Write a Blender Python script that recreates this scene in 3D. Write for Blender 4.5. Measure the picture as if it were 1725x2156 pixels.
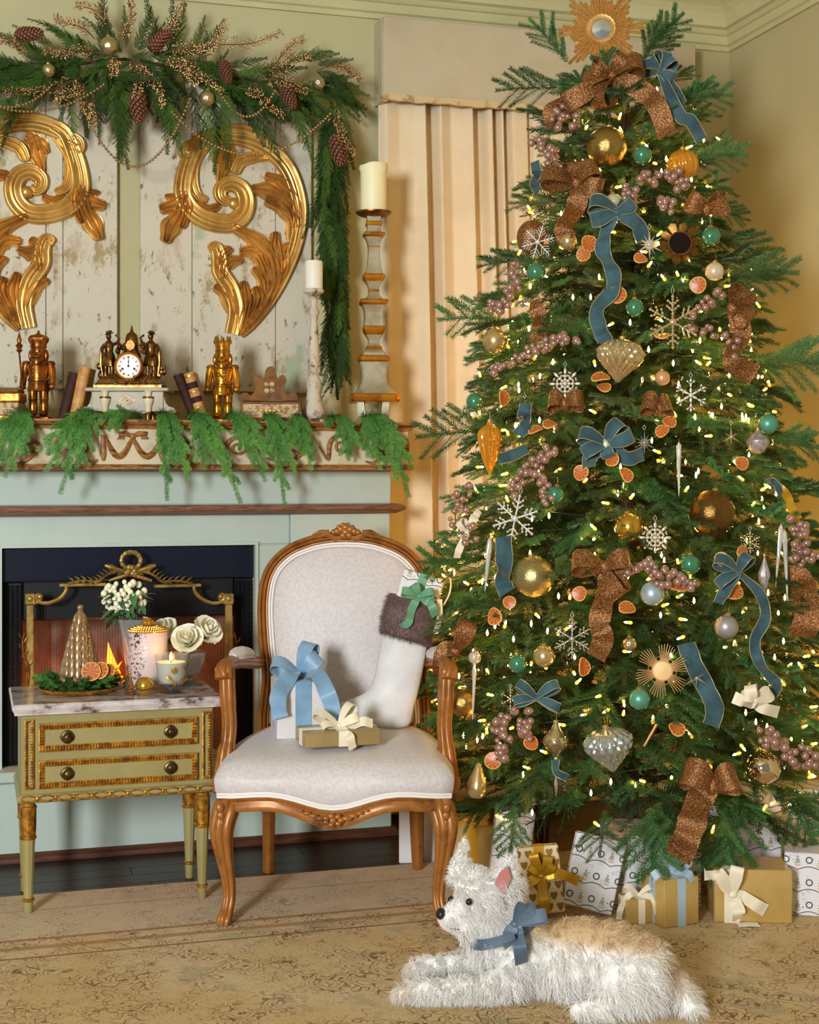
import bpy, bmesh, math, random
import numpy as np
from mathutils import Vector, Matrix, noise

for o in list(bpy.data.objects):
    bpy.data.objects.remove(o)
random.seed(7)
rng = np.random.default_rng(7)
PI = math.pi
COL = bpy.context.scene.collection

# ------------------------------------------------------------------ camera
F, H, HZ = 3050.0, 1.17, 1000.0          # focal length in px, eye height, horizon row (frame 1725 x 2156)
TH = math.radians(16.8)                  # camera yaw to the back wall's normal
ST, CT = math.sin(TH), math.cos(TH)
cd = bpy.data.cameras.new('camera')
cam = bpy.data.objects.new('camera', cd)
COL.objects.link(cam)
cam.location = (0, 0, H)
cam.rotation_euler = (PI / 2, 0, -TH)
cd.sensor_fit = 'HORIZONTAL'
cd.sensor_width = 36
cd.lens = 36 * F / 1725
cd.shift_y = -(1078 - HZ) / 1725
cd.clip_start = 0.05
bpy.context.scene.camera = cam

# ------------------------------------------------------------------ world, window light, exposure
sc = bpy.context.scene
sc.view_settings.view_transform = 'Standard'
sc.view_settings.look = 'None'
sc.view_settings.gamma = 1
sc.view_settings.use_curve_mapping = False
sc.view_settings.exposure = 0.06
w = bpy.data.worlds.new('world')
sc.world = w
w.use_nodes = True
bg = w.node_tree.nodes['Background']
bg.inputs[0].default_value = (1.0, 0.97, 0.92, 1)
bg.inputs[1].default_value = 0.215


def area(name, loc, target, sx, sy, power, col):
    l = bpy.data.lights.new(name, 'AREA')
    l.shape = 'RECTANGLE'
    l.size, l.size_y, l.energy, l.color = sx, sy, power, col
    o = bpy.data.objects.new(name, l)
    COL.objects.link(o)
    o.location = loc
    o.rotation_euler = (Vector(target) - Vector(loc)).to_track_quat('-Z', 'Y').to_euler()
    o['kind'] = 'helper'
    return o


area('window_left_offscreen', (-2.4, -1.4, 1.75), (1.1, 4.5, 1.1), 0.75, 1.2, 345, (0.93, 0.97, 1.0))

# ------------------------------------------------------------------ pixel helpers
V = Vector


def ray(px, py):
    u = (px - 862.5) / F
    v = (HZ - py) / F
    return V((ST + u * CT, CT - u * ST, v))


CAM = V((0, 0, H))


def onY(px, py, Y):
    r = ray(px, py)
    return CAM + r * (Y / r.y)


def onZ(px, py, z):
    r = ray(px, py)
    return CAM + r * ((z - H) / r.z)


def atd(px, py, d):
    return CAM + ray(px, py) * d


def depth(p):
    return p[0] * ST + p[1] * CT


RIGHT, FWD, UP = V((CT, -ST, 0)), V((ST, CT, 0)), V((0, 0, 1))


def lin(c):
    c = c / 255
    return c / 12.92 if c <= 0.04045 else ((c + 0.055) / 1.055) ** 2.4


def rgb(*c):
    if len(c) == 1:
        c = c[0]
    return (lin(c[0]), lin(c[1]), lin(c[2]), 1)


# ------------------------------------------------------------------ materials
MATS = {}


def mat(name, col, rough=0.5, metal=0.0, col2=None, col3=None, scale=8, detail=5, ramp=(0.38, 0.62), bump=0.0,
        bscale=None, spec=0.5, coat=0.0, trans=0.0, ior=1.45, emis=None, es=0.0, sheen=0.0, stretch=(1, 1, 1), sss=0.0,
        kind='noise', alpha=1.0):
    m = bpy.data.materials.new(name)
    m.use_nodes = True
    nt = m.node_tree
    b = nt.nodes['Principled BSDF']
    b.inputs['Base Color'].default_value = rgb(col)
    b.inputs['Roughness'].default_value = rough
    b.inputs['Metallic'].default_value = metal
    b.inputs['Specular IOR Level'].default_value = spec
    b.inputs['Coat Weight'].default_value = coat
    b.inputs['Transmission Weight'].default_value = trans
    b.inputs['IOR'].default_value = ior
    b.inputs['Sheen Weight'].default_value = sheen
    b.inputs['Alpha'].default_value = alpha
    if sss:
        b.inputs['Subsurface Weight'].default_value = sss
        b.inputs['Subsurface Radius'].default_value = (0.02, 0.015, 0.01)
    if emis:
        b.inputs['Emission Color'].default_value = rgb(emis)
        b.inputs['Emission Strength'].default_value = es
    tc = mp = None

    def coords():
        nonlocal tc, mp
        if tc is None:
            tc = nt.nodes.new('ShaderNodeTexCoord')
            mp = nt.nodes.new('ShaderNodeMapping')
            mp.inputs['Scale'].default_value = stretch
            nt.links.new(tc.outputs['Object'], mp.inputs[0])
        return mp.outputs[0]

    def tex(sc_, kd, det):
        if kd == 'voronoi':
            n = nt.nodes.new('ShaderNodeTexVoronoi')
            n.inputs['Scale'].default_value = sc_
            nt.links.new(coords(), n.inputs['Vector'])
            return n.outputs['Distance']
        if kd == 'wave':
            n = nt.nodes.new('ShaderNodeTexWave')
            n.inputs['Scale'].default_value = sc_
            n.inputs['Distortion'].default_value = 9
            n.inputs['Detail'].default_value = det
            n.inputs['Detail Scale'].default_value = 2
            nt.links.new(coords(), n.inputs['Vector'])
            return n.outputs['Color']
        n = nt.nodes.new('ShaderNodeTexNoise')
        n.inputs['Scale'].default_value = sc_
        n.inputs['Detail'].default_value = det
        n.inputs['Roughness'].default_value = 0.6
        nt.links.new(coords(), n.inputs['Vector'])
        return n.outputs[0]

    if col2:
        r = nt.nodes.new('ShaderNodeValToRGB')
        e = r.color_ramp.elements
        e[0].position, e[1].position = ramp
        e[0].color, e[1].color = rgb(col), rgb(col2)
        if col3:
            x = e.new((ramp[0] + ramp[1]) / 2)
            x.color = rgb(col3)
        nt.links.new(tex(scale, kind, detail), r.inputs[0])
        nt.links.new(r.outputs[0], b.inputs['Base Color'])
    if bump:
        bn = nt.nodes.new('ShaderNodeBump')
        bn.inputs['Strength'].default_value = min(1, bump)
        bn.inputs['Distance'].default_value = 0.004
        nt.links.new(tex(bscale or scale, 'noise' if kind == 'wave' else kind, 4), bn.inputs['Height'])
        nt.links.new(bn.outputs[0], b.inputs['Normal'])
    MATS[name] = m
    return m


def nodes(m):
    nt = m.node_tree
    return nt, nt.nodes['Principled BSDF']


# paint, timber, stone
mat('wall_paint', (188, 181, 140), 0.75, col2=(179, 171, 130), scale=1.2, bump=0.05, bscale=90)
mat('crown_paint', (196, 190, 146), 0.55, col2=(186, 180, 136), scale=3)
mat('ceiling_paint', (214, 208, 168), 0.8)
mat('fire_paint', (182, 196, 186), 0.5, col2=(172, 188, 178), scale=3, bump=0.03, bscale=40)
mat('floor_wood', (50, 29, 20), 0.32, col2=(32, 18, 12), scale=5, stretch=(1, 14, 14), bump=0.05, bscale=30, spec=0.3)
mat('stain_trim', (92, 52, 34), 0.4, col2=(66, 36, 24), scale=12, stretch=(1, 8, 8))
mat('mantel_brown', (132, 82, 44), 0.45, col2=(88, 52, 28), col3=(168, 118, 60), scale=22, stretch=(1, 3, 3), bump=0.15)
mat('mantel_cream', (202, 190, 160), 0.6, col2=(160, 138, 100), scale=9, ramp=(0.50, 0.68), bump=0.15, bscale=35)
mat('moulding_rose', (150, 108, 84), 0.45, col2=(112, 74, 54), scale=20, stretch=(1, 6, 6))
mat('pelmet_paint', (192, 180, 152), 0.7, col2=(182, 168, 138), scale=3, bump=0.1, bscale=20)
mat('pelmet_edge', (206, 182, 136), 0.65, col2=(150, 112, 72), scale=20, ramp=(0.55, 0.7), bump=0.3)
mat('linen', (226, 208, 176), 0.85, col2=(218, 198, 164), scale=4, bump=0.06, bscale=300, sheen=0.2)
mat('gilt', (228, 182, 100), 0.32, 0.65, col2=(146, 94, 42), scale=9, ramp=(0.40, 0.76), bump=0.12, bscale=24)
mat('gilt_dark', (150, 96, 40), 0.36, 0.8, col2=(88, 52, 26), scale=30, bump=0.2)
mat('bronze', (150, 106, 56), 0.32, 0.9, col2=(70, 46, 26), scale=40, bump=0.25)
mat('copper_gold', (176, 112, 46), 0.3, 0.85, col2=(112, 62, 26), scale=30, bump=0.1)
mat('nut_gold', (214, 156, 48), 0.28, 0.85, col2=(150, 92, 30), scale=30, bump=0.1)
mat('brass', (190, 160, 88), 0.38, 0.6, col2=(136, 108, 54), scale=25, bump=0.1)
mat('chair_wood', (140, 82, 32), 0.36, 0.18, col2=(80, 42, 17), col3=(162, 104, 46), scale=14, ramp=(0.3, 0.75), bump=0.08, bscale=40)
mat('damask', (207, 199, 197), 0.5, col2=(197, 188, 186), scale=120, ramp=(0.44, 0.58), detail=6, sheen=0.2, bump=0.08)
mat('piping_white', (232, 224, 218), 0.6)
mat('alabaster', (172, 162, 136), 0.45, col2=(150, 138, 110), scale=14)
mat('alabaster_pale', (216, 204, 170), 0.35)
mat('enamel', (240, 238, 232), 0.25)
mat('ink', (24, 26, 44), 0.5)
mat('book_dark', (70, 38, 28), 0.65, col2=(44, 24, 18), scale=30, spec=0.25)
mat('book_tan', (206, 156, 84), 0.5, col2=(170, 112, 52), scale=25)
mat('book_pages', (196, 170, 128), 0.8)
mat('florentine', (130, 84, 24), 0.6, 0.0, col2=(96, 58, 18), scale=40, bump=0.1, spec=0.3)
mat('florentine_cream', (190, 164, 116), 0.55, col2=(132, 88, 42), scale=70, ramp=(0.46, 0.58), kind='noise')
mat('white_distress', (196, 186, 166), 0.6, col2=(130, 96, 62), scale=30, ramp=(0.52, 0.64), bump=0.2)
mat('silver_leaf', (184, 178, 154), 0.34, 0.35, col2=(150, 138, 108), scale=14, bump=0.06)
mat('gold_band', (222, 150, 36), 0.25, 0.8, col2=(176, 104, 28), scale=20)
mat('candle_wax', (236, 230, 190), 0.5, sss=0.3)
mat('candle_white', (232, 228, 212), 0.5, sss=0.3)
mat('wick', (30, 26, 22), 0.9)
mat('cedar', (76, 102, 38), 0.8, col2=(50, 78, 30), scale=5, spec=0.2)
mat('cedar_dark', (52, 76, 30), 0.8, col2=(32, 52, 22), scale=5, spec=0.2)
mat('cedar_bright', (92, 146, 62), 0.55, col2=(58, 112, 44), scale=6)
mat('twig', (98, 72, 44), 0.8)
mat('fir', (66, 108, 52), 0.5, col2=(42, 80, 42), scale=6)
mat('fir_b', (82, 124, 64), 0.5, col2=(52, 94, 54), scale=6)
mat('bark', (70, 48, 32), 0.9, col2=(44, 30, 20), scale=30, bump=0.4)
mat('copper_berry', (168, 124, 72), 0.3, 0.65, col2=(112, 74, 40), scale=40)
mat('mauve_berry', (200, 162, 146), 0.26, 0.5, col2=(146, 106, 90), scale=30)
mat('gilt_bead', (176, 140, 92), 0.3, 0.7)
mat('pinecone', (156, 96, 66), 0.75, col2=(104, 58, 40), scale=40)
mat('mercury', (214, 198, 160), 0.12, 0.9, col2=(150, 124, 74), scale=34, ramp=(0.45, 0.7), bump=0.25, bscale=20)
mat('mercury_gold', (196, 164, 92), 0.14, 0.9, col2=(110, 84, 40), scale=26, ramp=(0.4, 0.7), bump=0.3, bscale=16)
mat('mercury_green', (196, 180, 120), 0.2, 0.85, col2=(132, 122, 78), scale=26, ramp=(0.4, 0.7), bump=0.3, bscale=16)
mat('mercury_dark', (140, 104, 52), 0.14, 0.85, col2=(70, 50, 28), scale=22, ramp=(0.4, 0.7), bump=0.3, bscale=14)
mat('green_gloss', (74, 140, 104), 0.18, 0.45, coat=0.6)
mat('green_matte', (96, 158, 134), 0.4, 0.4)
mat('champagne', (208, 182, 128), 0.25, 0.75)
mat('gold_ball', (212, 166, 66), 0.22, 0.85)
mat('pearl', (222, 200, 164), 0.25, 0.3, coat=0.4)
mat('peach_pearl', (222, 168, 118), 0.28, 0.4)
mat('celadon', (206, 208, 168), 0.25, 0.4)
mat('silver_blue', (186, 206, 210), 0.35, 0.5, col2=(160, 184, 190), scale=60)
mat('silver_mauve', (186, 178, 176), 0.4, 0.5, col2=(150, 140, 138), scale=70)
mat('rose_mirror', (232, 206, 176), 0.04, 1.0)
mat('silver', (206, 206, 204), 0.2, 0.9)
mat('silver_onion', (190, 194, 188), 0.27, 0.75)
mat('champ_onion', (206, 186, 140), 0.27, 0.75)
mat('ice', (226, 224, 216), 0.2, 0.45)
mat('jewel', (226, 214, 196), 0.12, 0.5)
mat('ice_gold', (206, 186, 140), 0.25, 0.7)
mat('amber_glass', (226, 150, 40), 0.08, 0.5, coat=0.5)
mat('glitter_bronze', (92, 54, 28), 0.35, 0.55, col2=(206, 156, 100), col3=(136, 86, 44), scale=300, detail=2, ramp=(0.36, 0.66), bump=0.5, bscale=300)
mat('bronze_back', (120, 66, 26), 0.5, 0.3)
mat('velvet', (36, 64, 70), 0.75, col2=(60, 94, 102), scale=14, sheen=0.3)
mat('velvet_gold', (186, 170, 128), 0.5, 0.3)
mat('ivory_ribbon', (232, 220, 192), 0.45, sheen=0.3)
mat('blue_satin', (112, 148, 178), 0.35, col2=(140, 174, 200), scale=8, sheen=0.3)
mat('slate_satin', (70, 86, 104), 0.35, col2=(92, 110, 128), scale=14, sheen=0.2)
mat('pale_blue_ribbon', (164, 186, 200), 0.4, sheen=0.2)
mat('gold_ribbon', (212, 164, 48), 0.32, 0.5)
mat('white_paper', (214, 209, 208), 0.45)
mat('gold_paper', (222, 190, 120), 0.27, 0.5, col2=(204, 172, 100), scale=6, bump=0.05, bscale=12)
mat('tan_paper', (176, 150, 102), 0.35, 0.3, col2=(160, 134, 88), scale=8)
mat('satin_white', (222, 219, 216), 0.5, sheen=0.3, col2=(206, 203, 202), scale=7, bump=0.35, bscale=14)
mat('fur_brown', (112, 88, 84), 0.7)
mat('green_ribbon', (104, 156, 122), 0.45)
mat('marble', (204, 195, 193), 0.14, col2=(92, 64, 54), col3=(184, 172, 170), scale=18, ramp=(0.42, 0.64), detail=12, stretch=(1, 2, 1.5), coat=0.3)
mat('sage_paint', (154, 142, 90), 0.45, col2=(144, 131, 80), scale=6, bump=0.03, bscale=60)
mat('antique_gold', (208, 152, 58), 0.35, 0.7, col2=(136, 90, 34), scale=60, bump=0.2)
mat('knob_brass', (108, 84, 44), 0.35, 0.8, col2=(66, 50, 28), scale=60)
mat('black_iron', (22, 22, 26), 0.45, 0.3, col2=(14, 14, 18), scale=12)
mat('navy_metal', (26, 32, 48), 0.25, 0.3)
mat('firebrick', (138, 112, 92), 0.85, col2=(98, 78, 64), scale=7, bump=0.2)
mat('log_bark', (52, 36, 28), 0.9, col2=(84, 60, 44), scale=20, bump=0.5)
mat('crystal', (236, 240, 240), 0.06, trans=0.85, ior=1.45)
mat('clear_glass', (246, 248, 246), 0.02, trans=0.95, ior=1.3)
mat('white_berry', (240, 236, 206), 0.4, sss=0.1)
mat('leaf_green', (84, 128, 76), 0.5, col2=(58, 100, 56), scale=14)
mat('rose_white', (244, 240, 220), 0.55, sss=0.15, col2=(232, 228, 196), scale=12)
mat('canister', (206, 178, 170), 0.4)
mat('gold_bead', (216, 158, 60), 0.3, 0.8)
mat('tree_ceramic', (186, 158, 118), 0.24, 0.55, col2=(140, 100, 60), scale=14)
mat('moss', (84, 136, 58), 0.6, col2=(54, 102, 42), scale=10)
mat('orange_rind', (236, 186, 110), 0.5, col2=(220, 150, 70), scale=20)
mat('fur_white', (238, 234, 228), 0.6)
mat('skin_pink', (176, 106, 98), 0.6)
mat('nose_black', (34, 30, 34), 0.3)
mat('eye_black', (18, 14, 12), 0.08, coat=0.8)
mat('wicker', (196, 150, 96), 0.5, 0.2)
mat('disc_gold', (230, 190, 130), 0.4, 0.3)
mat('mirror', (200, 206, 206), 0.12, 0.9)
mat('dark_mirror', (44, 30, 22), 0.15, 0.6)
mat('topper_gold', (226, 182, 108), 0.4, 0.35, col2=(186, 136, 68), scale=20)
mat('wire_green', (30, 50, 30), 0.6)
mat('bulb_glow', (255, 214, 130), 0.4, emis=(255, 190, 88), es=92)
mat('bulb_halo_glass', (255, 200, 90), 0.3, emis=(255, 184, 70), es=1.3)  # bulb envelope; its dim emission paints a halo round the hot tip
mat('flame', (255, 190, 90), 0.5, emis=(255, 176, 70), es=14)
mat('fire_flame', (255, 120, 30), 0.5, emis=(255, 112, 26), es=4.5)

# ------------------------------------------------------------------ patterned procedural materials
def mixrgb(nt, fac, a, b):
    n = nt.nodes.new('ShaderNodeMix')
    n.data_type = 'RGBA'
    for s, v in ((n.inputs[0], fac), (n.inputs[6], a), (n.inputs[7], b)):
        if hasattr(v, 'is_output'):
            nt.links.new(v, s)
        else:
            s.default_value = v
    return n.outputs[2]


def mth(nt, op, *a):
    n = nt.nodes.new('ShaderNodeMath')
    n.operation = op
    for i, v in enumerate(a):
        if hasattr(v, 'is_output'):
            nt.links.new(v, n.inputs[i])
        else:
            n.inputs[i].default_value = v
    return n.outputs[0]


def tcoord(nt, scale=(1, 1, 1), which='Object'):
    t = nt.nodes.new('ShaderNodeTexCoord')
    m = nt.nodes.new('ShaderNodeMapping')
    m.inputs['Scale'].default_value = scale
    nt.links.new(t.outputs[which], m.inputs[0])
    return m.outputs[0]


def noise_out(nt, co, s, det=5, rough=0.6):
    n = nt.nodes.new('ShaderNodeTexNoise')
    n.inputs['Scale'].default_value = s
    n.inputs['Detail'].default_value = det
    n.inputs['Roughness'].default_value = rough
    nt.links.new(co, n.inputs['Vector'])
    return n.outputs[0]


def step(nt, v, lo, hi):
    n = nt.nodes.new('ShaderNodeMapRange')
    n.interpolation_type = 'SMOOTHSTEP'
    nt.links.new(v, n.inputs[0])
    n.inputs[1].default_value, n.inputs[2].default_value = lo, hi
    return n.outputs[0]


def mat_panel():
    m = mat('panel_paint', (208, 200, 180), 0.7)
    nt, b = nodes(m)
    co = tcoord(nt, (1, 1, 0.55))
    a = step(nt, noise_out(nt, co, 11, 9, 0.7), 0.53, 0.62)
    c = mixrgb(nt, a, rgb(202, 194, 174), rgb(160, 142, 104))
    a2 = step(nt, noise_out(nt, co, 5, 8, 0.7), 0.53, 0.62)
    c = mixrgb(nt, a2, c, rgb(186, 166, 140))
    a3 = step(nt, noise_out(nt, co, 42, 6, 0.7), 0.585, 0.65)
    c = mixrgb(nt, a3, c, rgb(126, 112, 88))
    a4 = step(nt, noise_out(nt, co, 7.3, 8, 0.6), 0.57, 0.64)
    c = mixrgb(nt, a4, c, rgb(166, 176, 146))
    nt.links.new(c, b.inputs['Base Color'])
    bn = nt.nodes.new('ShaderNodeBump')
    bn.inputs['Strength'].default_value = 0.35
    bn.inputs['Distance'].default_value = 0.003
    nt.links.new(noise_out(nt, co, 40, 6), bn.inputs['Height'])
    nt.links.new(bn.outputs[0], b.inputs['Normal'])


def mat_rug():
    m = mat('rug_wool', (190, 160, 112), 0.95)
    nt, b = nodes(m)
    co = tcoord(nt)
    sx = nt.nodes.new('ShaderNodeSeparateXYZ')
    nt.links.new(co, sx.inputs[0])
    big = noise_out(nt, co, 1.3, 3)
    base = mixrgb(nt, step(nt, big, 0.38, 0.62), rgb(206, 174, 120), rgb(216, 192, 154))
    blot = step(nt, noise_out(nt, co, 5, 4), 0.56, 0.66)
    base = mixrgb(nt, mth(nt, 'MULTIPLY', blot, 0.5), base, rgb(150, 146, 118))
    # motif outlines: level sets of a distorted voronoi and of a mid-scale noise
    vo = nt.nodes.new('ShaderNodeTexVoronoi')
    vo.feature = 'SMOOTH_F1'
    vo.inputs['Scale'].default_value = 22
    dn = nt.nodes.new('ShaderNodeTexNoise')
    dn.inputs['Scale'].default_value = 14
    nt.links.new(co, dn.inputs['Vector'])
    va = nt.nodes.new('ShaderNodeVectorMath')
    va.operation = 'MULTIPLY_ADD'
    nt.links.new(dn.outputs[1], va.inputs[0])
    va.inputs[1].default_value = (0.09, 0.09, 0)
    nt.links.new(co, va.inputs[2])
    nt.links.new(va.outputs[0], vo.inputs['Vector'])
    rings = mth(nt, 'ABSOLUTE', mth(nt, 'SUBTRACT', mth(nt, 'FRACT', mth(nt, 'MULTIPLY', vo.outputs['Distance'], 5.0)), 0.5))
    ln = step(nt, rings, 0.10, 0.03)
    ws = nt.nodes.new('ShaderNodeSeparateXYZ')
    vb2 = nt.nodes.new('ShaderNodeVectorMath')
    vb2.operation = 'MULTIPLY_ADD'
    nt.links.new(dn.outputs[1], vb2.inputs[0])
    vb2.inputs[1].default_value = (0.028, 0.028, 0)
    nt.links.new(co, vb2.inputs[2])
    nt.links.new(vb2.outputs[0], ws.inputs[0])

    def sn(v, k):
        return mth(nt, 'SINE', mth(nt, 'MULTIPLY', v, k))
    fl = mth(nt, 'ADD', mth(nt, 'MULTIPLY', sn(ws.outputs[0], 27), sn(ws.outputs[1], 27)), mth(nt, 'MULTIPLY', mth(nt, 'MULTIPLY', sn(ws.outputs[0], 83), sn(ws.outputs[1], 83)), 0.45))
    ln2 = step(nt, mth(nt, 'ABSOLUTE', mth(nt, 'SUBTRACT', mth(nt, 'FRACT', mth(nt, 'MULTIPLY', fl, 2.2)), 0.5)), 0.13, 0.05)
    wear = step(nt, noise_out(nt, co, 7, 6, 0.75), 0.42, 0.56)
    lines = mth(nt, 'MULTIPLY', mth(nt, 'MAXIMUM', ln, ln2), wear)
    c = mixrgb(nt, mth(nt, 'MULTIPLY', lines, 0.9), base, rgb(112, 74, 46))
    fk = step(nt, noise_out(nt, tcoord(nt, (4, 1, 1)), 70, 4, 0.7), 0.53, 0.66)
    c = mixrgb(nt, mth(nt, 'MULTIPLY', fk, 0.35), c, rgb(232, 214, 182))
    sp = step(nt, noise_out(nt, co, 150, 4, 0.7), 0.55, 0.64)
    c = mixrgb(nt, mth(nt, 'MULTIPLY', sp, 0.5), c, rgb(128, 98, 68))
    # long border lines parallel to the back edge (object y, metres from the back edge)
    y = mth(nt, 'MULTIPLY', sx.outputs[1], -1.0)
    for yy, wd, cl in ((0.155, 0.006, (150, 104, 62)), (0.405, 0.008, (146, 98, 58)), (0.47, 0.012, (166, 122, 74)), (0.545, 0.005, (126, 80, 48))):
        band = step(nt, mth(nt, 'ABSOLUTE', mth(nt, 'SUBTRACT', y, yy)), wd * 1.5, wd * 0.6)
        c = mixrgb(nt, mth(nt, 'MULTIPLY', band, 0.75), c, rgb(cl))
    pale = step(nt, y, 0.42, 0.34)
    c = mixrgb(nt, mth(nt, 'MULTIPLY', pale, 0.45), c, rgb(206, 192, 170))
    nt.links.new(c, b.inputs['Base Color'])
    bn = nt.nodes.new('ShaderNodeBump')
    bn.inputs['Strength'].default_value = 0.5
    bn.inputs['Distance'].default_value = 0.004
    nt.links.new(noise_out(nt, tcoord(nt, (3, 1, 1)), 320, 3), bn.inputs['Height'])
    nt.links.new(bn.outputs[0], b.inputs['Normal'])


def mat_toile(name, ox=0.0, flip=False):
    """white wrapping paper printed with scallops, wreaths, curls and small trees (box faces in object x / z)"""
    m = mat(name, (218, 214, 216), 0.45)
    nt, b = nodes(m)
    co = tcoord(nt)
    s = nt.nodes.new('ShaderNodeSeparateXYZ')
    nt.links.new(co, s.inputs[0])
    x = mth(nt, 'ADD', mth(nt, 'ADD', s.outputs[0], mth(nt, 'MULTIPLY', s.outputs[1], 0.8)), ox)
    z = s.outputs[2]
    if flip:
        x, z = z, x

    def cell(v, n):
        return mth(nt, 'SUBTRACT', mth(nt, 'FRACT', mth(nt, 'MULTIPLY', v, n)), 0.5)
    per = 17.0
    cx, cz = cell(x, per), cell(z, per)
    r = mth(nt, 'SQRT', mth(nt, 'ADD', mth(nt, 'MULTIPLY', cx, cx), mth(nt, 'MULTIPLY', cz, cz)))
    wreath = step(nt, mth(nt, 'ABSOLUTE', mth(nt, 'SUBTRACT', r, 0.13)), 0.035, 0.02)
    scal = mth(nt, 'ABSOLUTE', mth(nt, 'SINE', mth(nt, 'MULTIPLY', x, per * PI)))
    sl = step(nt, mth(nt, 'ABSOLUTE', mth(nt, 'SUBTRACT', cz, mth(nt, 'ADD', -0.44, mth(nt, 'MULTIPLY', scal, 0.14)))), 0.028, 0.012)
    cx2, cz2 = cell(mth(nt, 'ADD', x, 0.5 / per), per), cell(z, per)
    hw = mth(nt, 'MULTIPLY', mth(nt, 'SUBTRACT', 0.34, cz2), 0.32)
    zig = mth(nt, 'MULTIPLY', mth(nt, 'ABSOLUTE', cell(z, per * 7)), 0.14)
    tree = mth(nt, 'MULTIPLY', step(nt, mth(nt, 'SUBTRACT', mth(nt, 'ABSOLUTE', cx2), mth(nt, 'SUBTRACT', hw, zig)), 0.02, -0.01),
               mth(nt, 'MULTIPLY', step(nt, cz2, -0.16, -0.12), step(nt, cz2, 0.34, 0.3)))
    gold = mth(nt, 'MULTIPLY', step(nt, mth(nt, 'ABSOLUTE', cx2), 0.14, 0.1), mth(nt, 'MULTIPLY', step(nt, cz2, -0.30, -0.27), step(nt, cz2, -0.17, -0.2)))
    vo = nt.nodes.new('ShaderNodeTexVoronoi')
    vo.inputs['Scale'].default_value = 60
    nt.links.new(co, vo.inputs['Vector'])
    curl = step(nt, mth(nt, 'ABSOLUTE', mth(nt, 'SUBTRACT', vo.outputs['Distance'], 0.30)), 0.04, 0.02)
    curl = mth(nt, 'MULTIPLY', curl, step(nt, noise_out(nt, co, 40, 1), 0.50, 0.54))
    c = mixrgb(nt, mth(nt, 'MULTIPLY', curl, 0.6), rgb(222, 218, 220), rgb(96, 100, 104))
    c = mixrgb(nt, mth(nt, 'MULTIPLY', tree, 0.75), c, rgb(120, 132, 108))
    c = mixrgb(nt, mth(nt, 'MULTIPLY', gold, 0.7), c, rgb(200, 160, 80))
    c = mixrgb(nt, wreath, c, rgb(58, 70, 66))
    c = mixrgb(nt, sl, c, rgb(64, 68, 66))
    nt.links.new(c, b.inputs['Base Color'])


def mat_hearts():
    m = mat('heart_paper', (214, 186, 130), 0.4)
    nt, b = nodes(m)
    co = tcoord(nt)
    s = nt.nodes.new('ShaderNodeSeparateXYZ')
    nt.links.new(co, s.inputs[0])

    def cell(v, n):
        return mth(nt, 'SUBTRACT', mth(nt, 'FRACT', mth(nt, 'MULTIPLY', v, n)), 0.5)
    row = mth(nt, 'MULTIPLY', mth(nt, 'FLOOR', mth(nt, 'MULTIPLY', s.outputs[2], 36)), 0.5)
    cx = mth(nt, 'SUBTRACT', mth(nt, 'FRACT', mth(nt, 'ADD', mth(nt, 'MULTIPLY', s.outputs[0], 36), row)), 0.5)
    cz = mth(nt, 'SUBTRACT', cell(s.outputs[2], 36), mth(nt, 'MULTIPLY', mth(nt, 'ABSOLUTE', cx), 0.7))
    r = mth(nt, 'SQRT', mth(nt, 'ADD', mth(nt, 'MULTIPLY', cx, cx), mth(nt, 'MULTIPLY', cz, cz)))
    h = step(nt, r, 0.36, 0.32)
    nt.links.new(mixrgb(nt, h, rgb(226, 204, 160), rgb(160, 118, 56)), b.inputs['Base Color'])
    nt.links.new(mth(nt, 'MULTIPLY', h, 0.6), b.inputs['Metallic'])


def mat_orange():
    m = mat('orange_flesh', (214, 120, 44), 0.35)
    nt, b = nodes(m)
    co = tcoord(nt)
    s = nt.nodes.new('ShaderNodeSeparateXYZ')
    nt.links.new(co, s.inputs[0])
    ang = mth(nt, 'ARCTAN2', s.outputs[1], s.outputs[0])
    seg = mth(nt, 'ABSOLUTE', mth(nt, 'SINE', mth(nt, 'MULTIPLY', ang, 4.5)))
    spoke = step(nt, seg, 0.22, 0.08)
    c = mixrgb(nt, noise_out(nt, co, 120, 3), rgb(150, 66, 20), rgb(202, 112, 40))
    c = mixrgb(nt, mth(nt, 'MULTIPLY', spoke, 0.8), c, rgb(240, 200, 140))
    nt.links.new(c, b.inputs['Base Color'])
    b.inputs['Subsurface Weight'].default_value = 0.1


def mat_dogfur():
    m = mat('dog_fur', (240, 236, 230), 0.6, spec=0.25)
    nt, b = nodes(m)
    a = nt.nodes.new('ShaderNodeAttribute')
    a.attribute_name = 'fur_tint'
    c = mixrgb(nt, a.outputs['Fac'], rgb(240, 237, 232), rgb(206, 176, 134))
    nt.links.new(c, b.inputs['Base Color'])


def mat_canister():
    m = mat('canister_print', (208, 184, 178), 0.4)
    nt, b = nodes(m)
    co = tcoord(nt)
    s = nt.nodes.new('ShaderNodeSeparateXYZ')
    nt.links.new(co, s.inputs[0])
    band = step(nt, s.outputs[0], 0.014, -0.012)
    dots = step(nt, noise_out(nt, co, 130, 2), 0.55, 0.58)
    c = mixrgb(nt, mth(nt, 'MULTIPLY', band, dots), rgb(214, 190, 184), rgb(84, 58, 44))
    nt.links.new(c, b.inputs['Base Color'])


mat_panel()
mat_rug()
mat_toile('toile_paper')
mat_toile('toile_paper_b', 0.037)
mat_hearts()
mat_orange()
mat_dogfur()
mat_canister()


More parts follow.
